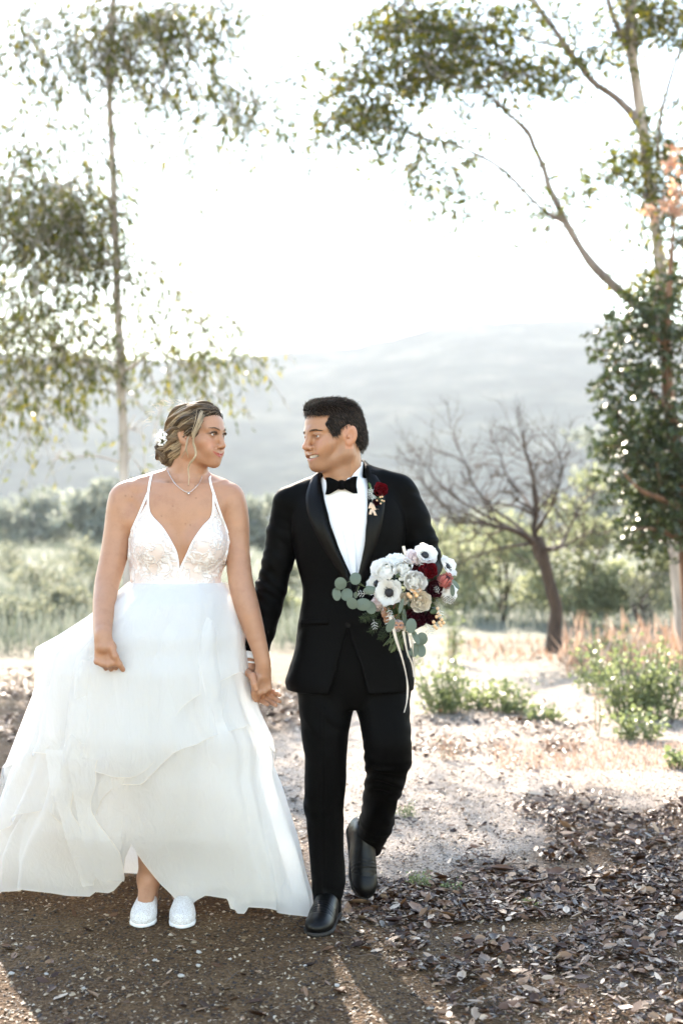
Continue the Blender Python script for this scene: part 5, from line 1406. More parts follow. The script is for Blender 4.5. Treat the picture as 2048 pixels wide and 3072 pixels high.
# ------------------------------------------------------------------ the gown
def lace_mat():
    m, nt, b = mat_new('white_lace'); co = objco(nt)
    dn = noise(nt, 30, 3, .5, co); mp = nd(nt, 'MixRGB'); mp.inputs[0].default_value = .06; nt.links.new(co, mp.inputs[1]); nt.links.new(dn.outputs['Color'], mp.inputs[2])
    v = nd(nt, 'TexVoronoi', Scale=26.0, feature='SMOOTH_F1'); nt.links.new(mp.outputs[0], v.inputs['Vector'])
    e = nd(nt, 'TexVoronoi', Scale=75.0, feature='DISTANCE_TO_EDGE'); nt.links.new(mp.outputs[0], e.inputs['Vector'])
    n = noise(nt, 22, 4, .6, co)
    r1 = ramp(nt, v.outputs[0], [(.22, (1, 1, 1)), (.36, (.0, .0, .0)), (.44, (.9, .9, .9)), (.52, (0, 0, 0))])
    r2 = ramp(nt, e.outputs[0], [(.03, (1, 1, 1)), (.09, (0, 0, 0))]); r3 = ramp(nt, n.outputs[0], [(.46, (0, 0, 0)), (.54, (1, 1, 1))])
    mu = nd(nt, 'MixRGB', blend_type='MULTIPLY'); mu.inputs[0].default_value = 1; nt.links.new(r2.outputs[0], mu.inputs[1]); nt.links.new(r3.outputs[0], mu.inputs[2])
    mx = nd(nt, 'MixRGB', blend_type='LIGHTEN'); mx.inputs[0].default_value = 1; nt.links.new(r1.outputs[0], mx.inputs[1]); nt.links.new(mu.outputs[0], mx.inputs[2])
    cr = ramp(nt, mx.outputs[0], [(0, (.72, .60, .55)), (1, (.88, .86, .85))]); nt.links.new(cr.outputs[0], b.inputs['Base Color'])
    b.inputs['Roughness'].default_value = .7; bump(nt, mx.outputs[0], b, .8, .0035); return m
M_lace = lace_mat()
def sheer(name, c, transp, transl, rough=.6):
    m, nt, b = mat_new(name); nt.nodes.remove(b)
    df = nd(nt, 'BsdfDiffuse'); df.inputs[0].default_value = (*c, 1); tr = nd(nt, 'BsdfTranslucent'); tr.inputs[0].default_value = (*c, 1)
    tp = nd(nt, 'BsdfTransparent'); a = nd(nt, 'MixShader'); a.inputs[0].default_value = transl; q = nd(nt, 'MixShader')
    q.inputs[0].default_value = transp*.85
    co = objco(nt); mp = nd(nt, 'Mapping'); mp.inputs['Scale'].default_value = (1, 1, .22); nt.links.new(co, mp.inputs[0])
    wr = noise(nt, 26, 4, .6, mp.outputs[0], 1.2); bp = nd(nt, 'Bump', Strength=.35, Distance=.02); nt.links.new(wr.outputs[0], bp.inputs['Height'])
    nt.links.new(bp.outputs[0], df.inputs['Normal']); nt.links.new(bp.outputs[0], tr.inputs['Normal'])
    nt.links.new(df.outputs[0], a.inputs[1]); nt.links.new(tr.outputs[0], a.inputs[2]); nt.links.new(a.outputs[0], q.inputs[1]); nt.links.new(tp.outputs[0], q.inputs[2])
    nt.links.new(q.outputs[0], nt.nodes['Material Output'].inputs[0]); return m
M_tulle = sheer('white_organza', (.90, .895, .885), .18, .55); M_tulle2 = sheer('white_organza_upper', (.90, .895, .885), .40, .55); M_lining = sheer('ivory_lining', (.87, .85, .82), .0, .35)
M_trim = simple('white_satin_trim', (.84, .83, .83), .5, .4)
M_cord = simple('rolled_hem_thread', (.72, .67, .60), .7)

LEFT = [(1744, 398, BY), (1765, 374, BY), (1800, 340, BY), (1850, 282, BY+.01), (1872, 258, BY+.02), (1909, 190, BY+.03), (1947, 120, BY+.05), (1975, 118, BY+.05), (2005, 130, BY+.05), (2037, 138, BY+.06), (2079, 114, BY+.07), (2127, 118, BY+.08), (2196, 137, BY+.09), (2242, 124, BY+.11), (2272, 82, BY+.13), (2300, 42, BY+.15), (2331, 22, BY+.17), (2387, 24, BY+.20), (2431, 26, BY+.22), (2481, -2, BY+.25), (2540, -50, BY+.28), (2620, -80, BY+.32), (2720, -60, BY+.36), (2790, -50, BY+.38)]
RIGHT = [(1744, 660, BY), (1775, 684, BY), (1840, 709, BY), (1897, 725, BY), (1943, 729, BY), (2020, 744, BY), (2089, 760, BY), (2131, 773, BY), (2212, 810, BY), (2269, 819, BY+.01), (2312, 817, BY+.01), (2400, 844, BY+.02), (2500, 875, BY+.04), (2600, 906, BY+.06), (2706, 930, BY+.08), (2740, 932, BY+.085), (2790, 934, BY+.09)]
FRONT = [(1744, .100), (1765, .128), (1800, .165), (1900, .225), (2000, .255), (2200, .275), (2340, .275), (2500, .245), (2600, .20), (2700, .165), (2790, .15)]
BACK = [(1744, .100), (1765, .125), (1800, .16), (1900, .22), (2000, .25), (2200, .30), (2400, .36), (2600, .42), (2790, .46)]
HEM = [(-80, 2692), (0, 2681), (44, 2668), (125, 2678), (187, 2688), (259, 2692), (285, 2676), (331, 2682), (366, 2640), (377, 2556), (394, 2526), (416, 2562), (437, 2594), (475, 2650), (531, 2702), (575, 2722), (600, 2700), (625, 2684), (672, 2698), (690, 2742), (718, 2744), (734, 2724), (812, 2725), (875, 2738), (906, 2752), (932, 2732)]
_rows = np.arange(1744, 2800, 12.); LEFT_S = [(r_, float(np.interp(r_, [1744, 1800, 1900, 1960, 2200, 2300, 2450, 2600, 2800], [398, 340, 215, 160, 118, 75, 15, -45, -60])), float(np.interp(r_, *np.array([(a, c) for a, b, c in LEFT]).T))) for r_ in _rows]
def side(tab, row):
    t = np.array(tab, float); return np.interp(row, t[:, 0], t[:, 1]), np.interp(row, t[:, 0], t[:, 2])
def ring_point(row, u, out=0.0, shrink=1.0, flat=2.0):
    """u 0..1 front from left to right, 1..2 back from right to left; row measured at the couple's distance"""
    lp, ld = side(LEFT, row); rp, rd = side(RIGHT, row)
    w_ = math.exp(-((u if u <= 1 else 2-u)/.085)**2); lp = lp*w_+side(LEFT_S, row)[0]*(1-w_)      # the ragged edge belongs to the far left only
    Lx, Rx = X(lp, ld), X(rp, rd); cx, cyy = (Lx+Rx)/2, (ld+rd)/2; a = (Rx-Lx)/2*shrink+out
    bf = np.interp(row, *np.array(FRONT).T)*shrink+out; bb = np.interp(row, *np.array(BACK).T)*shrink+out
    ph = np.pi*(1-u); c, s_ = math.cos(ph), math.sin(ph)
    b = bf if u <= 1 else bb
    x = cx+a*np.sign(c)*abs(c)**(2/2.3); y = cyy+(rd-ld)/2*c - b*np.sign(s_)*abs(s_)**(2/2.3)
    return np.array([x, y, CAMH-(row-1536)*BY/FPX])
def fold_amp(u, t, seed):
    a = 2*np.pi*u
    w = a+.10*math.sin(1.1*t+seed)+.05*math.sin(3*a+seed)
    f = .55*math.cos(5*w+seed)+.42*math.cos(8.5*w+2.3*seed+.5*t)+.16*math.cos(15*w+.7*seed-.5*t)*(.3+.7*math.sin(3*a+seed)**2)+.45*math.cos(3*w+seed*1.7+.5*t)
    return f
def skirt_layer(name, mat, parent, hem_rows, u0, u1, nu, nt_, out, shrink, seed, amp=(.004, .026), hem_px=True, close=False, row0=1744):
    g = np.zeros((nt_, nu, 3))
    us = np.linspace(u0, u1, nu)
    for i, u in enumerate(us):
        uu = u % 2
        if hem_px and uu <= 1:
            q = ring_point(2600, uu, out, shrink); px = 1024+q[0]*FPX/q[1]
            for _ in range(3):
                row = np.interp(px, *np.array(hem_rows).T); q = ring_point(min(2760, row), uu, out, shrink)
                # from picture row at its own distance to the reference distance
                zz = CAMH-(row-1536)*q[1]/FPX; rr = 1536+(CAMH-zz)*FPX/BY
                q = ring_point(min(2775, rr), uu, out, shrink); px = 1024+q[0]*FPX/q[1]
            hr = min(2764, rr)
        else: hr = 2762 if hem_px else hem_rows
        for j in range(nt_):
            t = j/(nt_-1); row = row0+(hr-row0)*t**.92
            p = ring_point(row, uu, out, shrink); c0 = ring_point(row, .5, 0, .0001)
            n = p-c0; n[2] = 0; n /= np.linalg.norm(n)+1e-9
            am = amp[0]+(amp[1]-amp[0])*np.clip((row-1744)/900, 0, 1)**1.1
            w = fold_amp(uu, (row-1744)/330., seed)
            am *= 1+.9*math.exp(-((uu-.20)/.14)**2); w += .35*math.cos(41*uu+2.6*(row-1744)/300.+seed)*math.exp(-((uu-.20)/.14)**2)
            edge = 1.0 if uu > 1 else np.clip(min(uu, 1-uu)/.10, .15, 1)          # keep the outline of the sides
            w2 = .12*math.cos(34*np.pi*uu+seed)*np.clip((t-.75)/.25, 0, 1)
            g[j, i] = p+n*am*(w+w2)*edge+np.array([0, 0, .006*w*t*edge])
    g[:, :, 2] = np.maximum(g[:, :, 2], .006)
    g[:, :, 0] += .008*vnoise(g.reshape(-1, 3)*7, seed).reshape(nt_, nu); g[:, :, 1] += .008*vnoise(g.reshape(-1, 3)*7, seed+9).reshape(nt_, nu)
    mb = MB(); mb.sheet(g, wrap=close); o = mb.build(name, mat)
    if parent is None: child(o, bride)
    else: sub(o, parent)
    return o, g

dress, gd = skirt_layer('dress', M_tulle, None, HEM, 0, 2-2/260, 260, 74, 0, 1, 3, close=True)
dress['label'] = 'white gown with lace bodice and full layered tulle skirt'
def hem_cord(g, r=.0011, name='hem_edge'):
    mb = MB(); e = g[-1]; mb.tube(np.vstack([e, e[:1]]) if name == 'hem_edge' else e, r, 4, cap=False); sub(mb.build(name, M_cord), dress)
hem_cord(gd)
HEM_IN = [(p, r_-18) for p, r_ in HEM]
ln, gl = skirt_layer('lining', M_lining, dress, HEM_IN, 0, 2-2/160, 160, 50, -.030, .93, 11, amp=(.001, .014), close=True)
# upper tier: its hem falls diagonally across the front
H2 = [(-80, 2330), (60, 2290), (110, 2262), (160, 2262), (250, 2300), (344, 2332), (400, 2330), (437, 2306), (475, 2266), (500, 2222), (520, 2170), (545, 2125), (590, 2090), (630, 2064), (675, 2036), (730, 2018), (800, 2060)]
t2, g2 = skirt_layer('upper_tier', M_tulle2, dress, H2, -.16, .985, 150, 46, .016, 1.0, 5, amp=(.004, .020), row0=1746)
hem_cord(g2, .0009, 'tier_edge')
H3 = [(-80, 2520), (0, 2500), (60, 2450), (150, 2420), (206, 2500), (235, 2560), (262, 2480), (300, 2390), (345, 2350), (420, 2352), (520, 2260), (640, 2210), (760, 2170), (830, 2290)]
t3, g3 = skirt_layer('middle_tier', M_tulle2, dress, H3, -.12, .99, 150, 46, .008, 1.0, 8, amp=(.003, .024), row0=1752)
hem_cord(g3, .0009, 'tier_edge')

# ruffles cascading at the left, with wavy rolled edges
def ruffle(line, width, waves, amp, seed):
    c = spline(line, 70); g = np.zeros((70, 7, 3)); r = np.random.default_rng(seed)
    for i in range(70):
        t = i/69; q = c[i]; px, row = q
        rr = row; base = None
        u = .5
        lo, hi = 0., 1.
        for _ in range(22):
            u = (lo+hi)/2; p = ring_point(rr, u, .03); ppx = 1024+p[0]*FPX/p[1]
            if ppx < px: lo = u
            else: hi = u
        p = ring_point(rr, u, .035); w = math.sin(waves*2*np.pi*t+seed)+.4*math.sin(waves*4.3*np.pi*t+2*seed)
        for j in range(7):
            s_ = j/6; g[i, j] = p+np.array([width*(s_-.1)*(1+.25*w)+amp*w*s_, -.009*s_*(1+w)-.003*math.sin(s_*3+w), -.004*s_*w])
    mb = MB(); mb.sheet(g); sub(mb.build('ruffle', M_tulle2, None), dress)
    mb = MB(); mb.tube(g[:, 6], .0011, 4, cap=False); sub(mb.build('ruffle_edge', M_cord), dress)
ruffle([(150, 2225), (160, 2320), (185, 2420), (215, 2520), (240, 2600), (252, 2668)], .075, 1.6, .006, 1)
ruffle([(215, 2245), (224, 2310), (236, 2400), (258, 2500), (290, 2580), (302, 2640)], .085, 1.2, .006, 2)

# ---- bodice
def bodice():
    sl = BF.sl((X(372), D0-.30, Z(1800)), (X(712), D0+.25, Z(1500)))
    F = Field(BF.ax[0][sl[0]], BF.ax[1][sl[1]], BF.ax[2][sl[2]]); F.F = BF.F[sl]-.0055
    poly = [(447, 1512), (456, 1530), (466, 1551), (499, 1586), (525, 1627), (540, 1664), (546, 1722), (549, 1722), (554, 1698), (574, 1657), (592, 1622), (618, 1580), (641, 1551), (650, 1515), (668, 1560), (686, 1602), (692, 1625), (684, 1668), (678, 1694), (664, 1752), (600, 1774), (535, 1778), (464, 1770), (392, 1752), (386, 1668), (389, 1614), (399, 1590), (424, 1550)]
    P2 = [(X(a), Z(b)) for a, b in poly]; x, y, z = F.pts(F.sl((-9, -9, -9), (9, 99, 9)))
    F.F = np.maximum(F.F, poly_sd(x[:, :, 0][:, :, None], z, P2).astype(np.float32))
    V, Q = F.surface(); V = relax(V, Q, 1); N = vnormals(V, Q); V = V+N*(.0012*vnoise(V*55, 6))[:, None]
    o = mesh_np('bodice', V, Q, M_lace); sub(o, dress); return F, o
DF, bodice_o = bodice()
def front_hit(F, px, row, lift=.001):
    x0, z0 = X(px), Z(row); ys = np.linspace(D0-.30, D0+.15, 260)
    v = F.sample(np.stack([np.full(260, x0), ys, np.full(260, z0)], 1)); i = int(np.argmax(v < 0)) if (v < 0).any() else 180
    return np.array([x0, ys[max(0, i-1)]-lift, z0])
def on_body(pts, lift=.003, F=None, n=26):
    q = spline(pts, n); p = np.array([front_hit(F or BF, a, b, lift) for a, b in q]); k = p.copy()
    for _ in range(3): k[1:-1, 1] = .25*k[:-2, 1]+.5*k[1:-1, 1]+.25*k[2:, 1]
    k[:, 1] = np.minimum(k[:, 1], p[:, 1]); return k
def strap(pts, name='strap', r=.0042, extra=None, flat=.4):
    k = on_body(pts, .0025)
    if extra is not None: k = np.vstack([np.array(extra), k])
    mb = MB(); mb.tube(k, r, 8, flat=flat, up=(0, 1, 0)); sub(mb.build(name, M_trim), dress)
for top, mid, outer, inner in (((455, 1424), (451, 1478), [(451, 1478), (432, 1525), (399, 1594)], [(451, 1478), (454, 1526), (466, 1551), (499, 1585), (525, 1627), (540, 1664), (546, 1724)]),
                               ((630, 1436), (646, 1482), [(646, 1482), (665, 1540), (685, 1600)], [(646, 1482), (643, 1546), (618, 1580), (591, 1622), (573, 1657), (553, 1698), (547, 1724)])):
    a = front_hit(BF, *top, .004)
    strap([top, ((top[0]+mid[0])/2, (top[1]+mid[1])/2), mid], extra=[a+np.array([.004, .10, -.03]), a+np.array([.002, .06, .006]), a+np.array([0, .022, .009])])
    strap(outer); strap(inner, 'neckline_trim', .0040)
# waist seam
strap([(395, 1745), (430, 1756), (464, 1762), (533, 1769), (594, 1767), (630, 1758), (658, 1745)], 'waist_seam', .0050)

# ---- necklace
ch = on_body([(503, 1411), (520, 1438), (545, 1464), (572, 1478), (594, 1462), (605, 1444), (609, 1428)], .0035)
mb = MB(); mb.tube(ch, .0010, 5); M_silver = simple('silver', (.75, .74, .72), .25, .6, metallic=.9)
nk = mb.build('necklace', M_silver, bride); V, F_ = sphere(.0036, 10, 8)
pd = mesh_np('pendant', V+front_hit(BF, 573, 1482, .004), F_, M_silver); sub(pd, nk)
# ------------------------------------------------------------------ hair
def hair_field(ells, poly, st=.003, box=((-.13, .13), (-.14, .19), (-.17, .17)), k=.02):
    F = Field(*[axis_mix([(a, b, st)]) for a, b in box])
    for c, r in ells: F.ell(c, np.array(r), k)
    x, y, z = F.pts(F.sl((-9,)*3, (9,)*3))
    F.op(F.sl((-9,)*3, (9,)*3), poly_sd(y[0, :, :][None], z, poly).astype(np.float32)+0*x, .008, 's')
    return F
def stream(F, start, dirfun, n, step, lift, wob, seed):
    """curves that run over the surface of a hair volume; start (m,3) -> (m,n,3)"""
    r = np.random.default_rng(seed); p = start.copy(); out = []; ph = r.uniform(0, 6.28, (len(p), 3))
    for i in range(n):
        g = F.grad(p); d = F.sample(p)
        p = p-g*np.clip(d-lift, -.01, .01)[:, None]; out.append(p.copy())
        v = dirfun(p, i); v = v-g*(v*g).sum(1)[:, None]; v /= np.linalg.norm(v, axis=1)[:, None]+1e-9
        v = v+wob*np.sin(ph+i*.55+p*60); p = p+v*step
    return np.stack(out, 1)
def strand_mesh(name, C, rad, col, mat, parent, H=None, sides=3):
    """C (m,n,3) curves, col (m,n,3)"""
    m, n = C.shape[:2]
    if H is not None: C = H.wn(C.reshape(-1, 3)).reshape(C.shape)
    t = np.gradient(C, axis=1); t /= np.linalg.norm(t, axis=2)[..., None]+1e-9
    a = np.cross(t, np.array([.3, .5, .81])); a /= np.linalg.norm(a, axis=2)[..., None]+1e-9; b = np.cross(t, a)
    pr = np.sin(np.linspace(.35, np.pi*.93, n))**.6
    ang = np.arange(sides)*2*np.pi/sides
    R = (np.asarray(rad).reshape(-1, 1)*pr[None])[..., None, None]
    V = C[:, :, None]+R*(np.cos(ang)[None, None, :, None]*a[:, :, None]+np.sin(ang)[None, None, :, None]*b[:, :, None])
    V = V.reshape(-1, 3); base = (np.arange(m)[:, None, None]*n+np.arange(n-1)[None, :, None])*sides; k = np.arange(sides)[None, None]
    F = np.stack([base+k, base+(k+1) % sides, base+sides+(k+1) % sides, base+sides+k], -1).reshape(-1, 4)
    return mesh_np(name, V, F, mat, parent, True, np.repeat(col.reshape(-1, 3), sides, 0))
def hair_mat(name):
    m, nt, b = mat_new(name); at = nd(nt, 'VertexColor', layer_name='Col'); nt.links.new(at.outputs[0], b.inputs['Base Color'])
    b.inputs['Roughness'].default_value = .38; b.inputs['Specular IOR Level'].default_value = .5
    t = nd(nt, 'BsdfTranslucent'); nt.links.new(at.outputs[0], t.inputs[0]); mx = nd(nt, 'MixShader'); mx.inputs[0].default_value = .22
    nt.links.new(b.outputs[0], mx.inputs[1]); nt.links.new(t.outputs[0], mx.inputs[2]); nt.links.new(mx.outputs[0], nt.nodes['Material Output'].inputs[0]); return m
M_strand = hair_mat('hair_strands'); M_cap = hair_mat('hair_undercoat'); M_cap.node_tree.nodes['Principled BSDF'].inputs['Roughness'].default_value = .8; M_cap.node_tree.nodes['Principled BSDF'].inputs['Specular IOR Level'].default_value = .1

# ---- bride: swept back from a parting into a low twisted bun
BPOLY = [(-.25, .112), (-.094, .104), (-.078, .088), (-.062, .058), (-.050, .030), (-.034, .004), (-.014, -.004), (.004, -.020), (.018, -.050), (.040, -.085), (.060, -.118), (.25, -.122), (.25, -.3), (-.25, -.3)]
HB = hair_field([((0, .014, .044), (.083, .102, .083)), ((0, .060, .010), (.076, .070, .070)), ((-.012, .100, -.048), (.062, .050, .060)), ((-.030, .062, -.030), (.052, .050, .050)), ((0, -.030, .092), (.056, .046, .030))], BPOLY, k=.022)
V, Q = HB.surface(); Vw = BH.wn(relax(V, Q, 1))
hb_c = np.tile(np.array([.040, .026, .017]), (len(V), 1))
bhair = mesh_np('hair', Vw, Q, M_cap, bride, True, hb_c); bhair['label'] = 'dark-rooted blonde hair twisted into a low bun'
def bride_strands():
    r = np.random.default_rng(61); N = vnormals(V, Q)
    bun = np.array([-.015, .108, -.050])
    sel = r.choice(len(V), 3400); st = V[sel]+r.normal(size=(3400, 3))*.0015
    def flow(p, i):
        to = bun-p; dist = np.linalg.norm(to, axis=1)[:, None]
        back = np.array([0, .9, -.35])+0*p; back[:, 2] += np.where(p[:, 1] < -.03, .25, 0)
        sw = np.cross(to/dist, np.array([1., .1, .2])); w = np.clip((.085-dist)/.05, 0, 1)
        return back*(.55*(1-w))+to/dist*(.75*(1-w)+.15*w)+sw*1.1*w
    lift = r.uniform(-.001, .0045, len(st)); C = stream(HB, st, flow, 15, .0062, lift, .13, 5); C = C+.0030*vnoise(C.reshape(-1, 3)*np.array([20, 48, 48]), 4).reshape(C.shape[:2])[..., None]*np.array([.6, .3, 1])
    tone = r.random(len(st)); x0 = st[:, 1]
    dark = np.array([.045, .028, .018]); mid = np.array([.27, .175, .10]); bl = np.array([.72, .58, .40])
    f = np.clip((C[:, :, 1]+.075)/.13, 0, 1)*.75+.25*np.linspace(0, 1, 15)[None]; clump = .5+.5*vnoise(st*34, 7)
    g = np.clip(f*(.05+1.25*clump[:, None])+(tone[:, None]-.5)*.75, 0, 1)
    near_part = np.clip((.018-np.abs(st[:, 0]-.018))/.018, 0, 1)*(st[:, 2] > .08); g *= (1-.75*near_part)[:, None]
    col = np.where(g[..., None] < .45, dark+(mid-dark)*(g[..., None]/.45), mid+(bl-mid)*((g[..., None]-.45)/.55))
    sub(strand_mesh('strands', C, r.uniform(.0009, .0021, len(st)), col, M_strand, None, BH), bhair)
    # raised twisted locks
    locks = [[(-.060, -.045, .085), (-.078, .000, .070), (-.083, .045, .040), (-.068, .085, .005), (-.045, .120, -.025)],
             [(-.066, -.048, .055), (-.082, -.008, .040), (-.086, .035, .015), (-.072, .070, -.018), (-.050, .105, -.040)],
             [(-.040, -.050, .112), (-.062, .000, .105), (-.074, .050, .080), (-.066, .095, .035), (-.040, .128, -.010)],
             [(.000, -.050, .124), (-.025, .005, .130), (-.045, .060, .108), (-.045, .108, .050), (-.030, .132, .000)],
             [(.020, -.040, .122), (.018, .020, .132), (.010, .080, .100), (.000, .122, .040), (-.010, .135, -.010)],
             [(-.066, -.020, .020), (-.080, .015, .000), (-.080, .050, -.020), (-.062, .085, -.040), (-.035, .125, -.055)],
             [(-.070, .010, .030), (-.088, .045, .030), (-.084, .075, .000), (-.060, .110, -.015), (-.020, .140, -.030)],
             [(-.055, .075, -.015), (-.072, .100, -.030), (-.068, .120, -.055), (-.040, .120, -.075), (-.015, .110, -.060)],
             [(-.030, .130, -.010), (-.055, .128, -.030), (-.066, .108, -.060), (-.052, .085, -.085), (-.025, .090, -.098)],
             [(-.060, .060, -.040), (-.068, .080, -.065), (-.060, .098, -.090), (-.036, .110, -.100), (-.010, .118, -.090)],
             [(.010, .138, -.010), (-.020, .146, -.035), (-.045, .136, -.065), (-.050, .110, -.092), (-.040, .085, -.105)],
             [(-.045, .060, -.060), (-.050, .075, -.092), (-.035, .090, -.110), (-.015, .105, -.118), (.010, .110, -.110)],
             [(-.070, .070, .010), (-.082, .090, -.010), (-.074, .118, -.030), (-.050, .136, -.040), (-.015, .146, -.050)]]
    CC = []; col = []; rad = []
    for q, lk in enumerate(locks):
        c = spline(lk, 18)
        dd = HB.sample(c); c = c-HB.grad(c)*np.clip(dd-.004, -.03, .03)[:, None]
        t = np.gradient(c, axis=0); t /= np.linalg.norm(t, axis=1)[:, None]; a = np.cross(t, (.2, .1, 1)); a /= np.linalg.norm(a, axis=1)[:, None]; b = np.cross(t, a)
        R0 = np.sin(np.linspace(.3, np.pi-.25, 18))[:, None]*.0105; tone = r.uniform(.35, 1); wv = np.linspace(0, 4.5*np.pi, 18)[:, None]+q; c = c+a*.0045*np.sin(wv)+b*.0035*np.cos(wv*.8)
        for k in range(46):
            th = r.uniform(0, 6.28)+np.linspace(0, 2.6, 18)[:, None]; rr = R0*r.uniform(.35, 1)
            CC.append(c+rr*(np.cos(th)*a+.7*np.sin(th)*b)); gg = np.clip(tone+r.normal()*.25, 0, 1); e = np.linspace(.15, 1, 18)[:, None]*gg
            col.append(np.where(e < .45, dark+(mid-dark)*e/.45, mid+(bl-mid)*(e-.45)/.55)); rad.append(r.uniform(.0008, .0014))
    sub(strand_mesh('twisted_locks', np.array(CC), np.array(rad), np.array(col), M_strand, None, BH), bhair)
    # loose tendrils by the cheek and flyaways
    CC = []; col = []; rad = []
    def tendril(pts, n, spread, tone):
        c = np.array([P(px, row, d) for px, row, d in pts]); c = spline(c, 18)
        for k in range(n):
            off = r.normal(size=3)*spread; CC.append(c+off*np.linspace(1, .25, 18)[:, None]+.0008*np.sin(np.linspace(0, 7, 18)[:, None]+r.uniform(0, 6, 3)))
            gg = np.clip(tone+r.normal()*.12, 0, 1)*np.linspace(.75, 1, 18)[:, None]; col.append(mid+(bl-mid)*gg); rad.append(.0010)
    nd_ = D0-.105
    tendril([(612, 1246, D0-.085), (600, 1275, nd_), (586, 1300, nd_), (580, 1325, nd_), (588, 1352, nd_), (585, 1372, nd_), (570, 1390, nd_), (565, 1410, nd_), (568, 1432, nd_), (566, 1454, nd_)], 26, .0024, .8)
    tendril([(566, 1308, D0-.09), (560, 1330, D0-.10), (556, 1350, D0-.10), (545, 1372, D0-.09)], 9, .002, .6)
    tendril([(562, 1312, D0-.09), (559, 1345, D0-.10), (565, 1372, D0-.095)], 6, .0015, .6)
    tendril([(604, 1236, D0-.09), (596, 1262, D0-.105), (584, 1290, D0-.108), (578, 1312, D0-.104)], 34, .0045, .9)
    for k in range(70):
        a = r.uniform(-.4, 2.9); s0 = np.array([X(540)+.088*math.cos(a)-.02, D0+.02+r.normal()*.03, Z(1300)+.105*math.sin(a)]); v = np.array([math.cos(a)-.6, r.normal()*.3, math.sin(a)*.7]); v /= np.linalg.norm(v)
        q = spline([s0, s0+v*.012+r.normal(size=3)*.004, s0+v*.022+r.normal(size=3)*.010+np.array([-.012, 0, -.006])], 18); CC.append(q); col.append(np.tile(bl, (18, 1))); rad.append(.00035)
    o = strand_mesh('loose_strands', np.array(CC), np.array(rad), np.array(col), M_strand, None); sub(o, bhair)
bride_strands()
def hair_flowers():
    r = np.random.default_rng(9); mb = MB(); V0, F0 = sphere(.0042, 7, 5); st = MB()
    for k in range(46):
        q = r.normal(size=3); q /= np.linalg.norm(q); q[1] = -abs(q[1]); c = P(484+q[0]*17, 1312-q[2]*24, D0-.045+q[1]*.012)
        mb.add(V0*r.uniform(.6, 1.15)*np.array([1, .8, 1])+c, F0); st.tube([P(492, 1318, D0-.02), c], .0005, 3, cap=False)
    o = mb.build('hair_flowers', simple('babys_breath', (.84, .84, .82), .6), bride); sub(st.build('stems', simple('flower_stem', (.12, .16, .05), .6)), o)
hair_flowers()

# ---- groom: short dark hair, brushed up at the front
GPOLY = [(-.25, .083), (-.100, .080), (-.084, .076), (-.076, .050), (-.064, .030), (-.052, .004), (-.034, .002), (-.018, .026), (.012, .036), (.032, .012), (.037, -.030), (.052, -.055), (.25, -.078), (.25, -.3), (-.25, -.3)]
HG = hair_field([((0, .014, .046), (.0775, .098, .084)), ((.010, -.040, .098), (.062, .058, .030)), ((.012, -.074, .096), (.046, .024, .020)), ((0, .060, .000), (.066, .054, .060)), ((.060, -.040, .026), (.0135, .036, .040)), ((-.060, -.040, .026), (.0135, .036, .040))], GPOLY, k=.02)
V, Q = HG.surface(); N = vnormals(V, Q); Vg = relax(V, Q, 1)+N*(.0022*vnoise(V*np.array([120, 60, 90]), 3)-.0022)[:, None]
ghair = mesh_np('hair', GH.wn(Vg), Q, M_cap, groom, True, np.tile(np.array([.014, .0095, .007]), (len(V), 1))); ghair['label'] = 'short dark brown hair brushed up at the front'
def groom_strands():
    r = np.random.default_rng(62); sel = r.choice(len(V), 9000); st = V[sel]; n = N[sel]
    keep = n[:, 2]+.2*r.normal(size=len(n)) > -.75; st, n = st[keep], n[keep]
    top = np.clip((st[:, 2]-.075)/.03, 0, 1)[:, None]
    d = n*(.16+.16*top)+np.array([0, .25, -.9])*(1-top)+np.array([.75, -.25, .12])*top; d += r.normal(size=d.shape)*.20
    front = np.clip((-.045-st[:, 1])/.03, 0, 1)[:, None]*top; d += np.array([.1, .15, .55])*front
    d /= np.linalg.norm(d, axis=1)[:, None]; L = (r.uniform(.006, .012, len(st))[:, None]*(1+1.0*top))
    t = np.linspace(0, 1, 5)[None, :, None]; C = st[:, None]-n[:, None]*.002+d[:, None]*L[:, None]*t+np.array([.1, .25, -.55])[None, None]*(L[:, None]*t*t*.5)
    tone = r.random(len(st))[:, None, None]; col = np.array([.014, .009, .0065])+np.array([.11, .066, .042])*tone**3+0*t
    sub(strand_mesh('strands', C, r.uniform(.0004, .0007, len(st)), col, M_strand, None, GH), ghair)
groom_strands()
def halo(HF, H, V, N, count, lift, L, col, rad, par, seed, zmin):
    """fine stray hairs that stand off the outline"""
    r = np.random.default_rng(seed); ok = np.nonzero(V[:, 2] > zmin)[0]; sel = r.choice(ok, count); p = V[sel]; n = N[sel]
    d = n*.7+r.normal(size=n.shape)*.55+np.array([0, .35, -.1]); d /= np.linalg.norm(d, axis=1)[:, None]; ln = r.uniform(.4, 1.2, count)[:, None]*L
    t = np.linspace(0, 1, 7)[None, :, None]; C = p[:, None]-n[:, None]*.001+d[:, None]*ln[:, None]*t+(np.array([0, .5, -.6])+r.normal(size=(count, 3))*.4)[:, None]*ln[:, None]*t*t*.6
    cc = np.array(col)*r.uniform(.6, 1.2, count)[:, None, None]+0*t
    sub(strand_mesh('stray_hairs', C, np.full(count, rad), cc, M_strand, None, H), par)
halo(HG, GH, V, N, 900, 0, .011, (.13, .085, .055), .00028, ghair, 71, .06)
VB, QB = HB.surface(); halo(HB, BH, VB, vnormals(VB, QB), 900, 0, .020, (.70, .55, .36), .00030, bhair, 72, -.09)
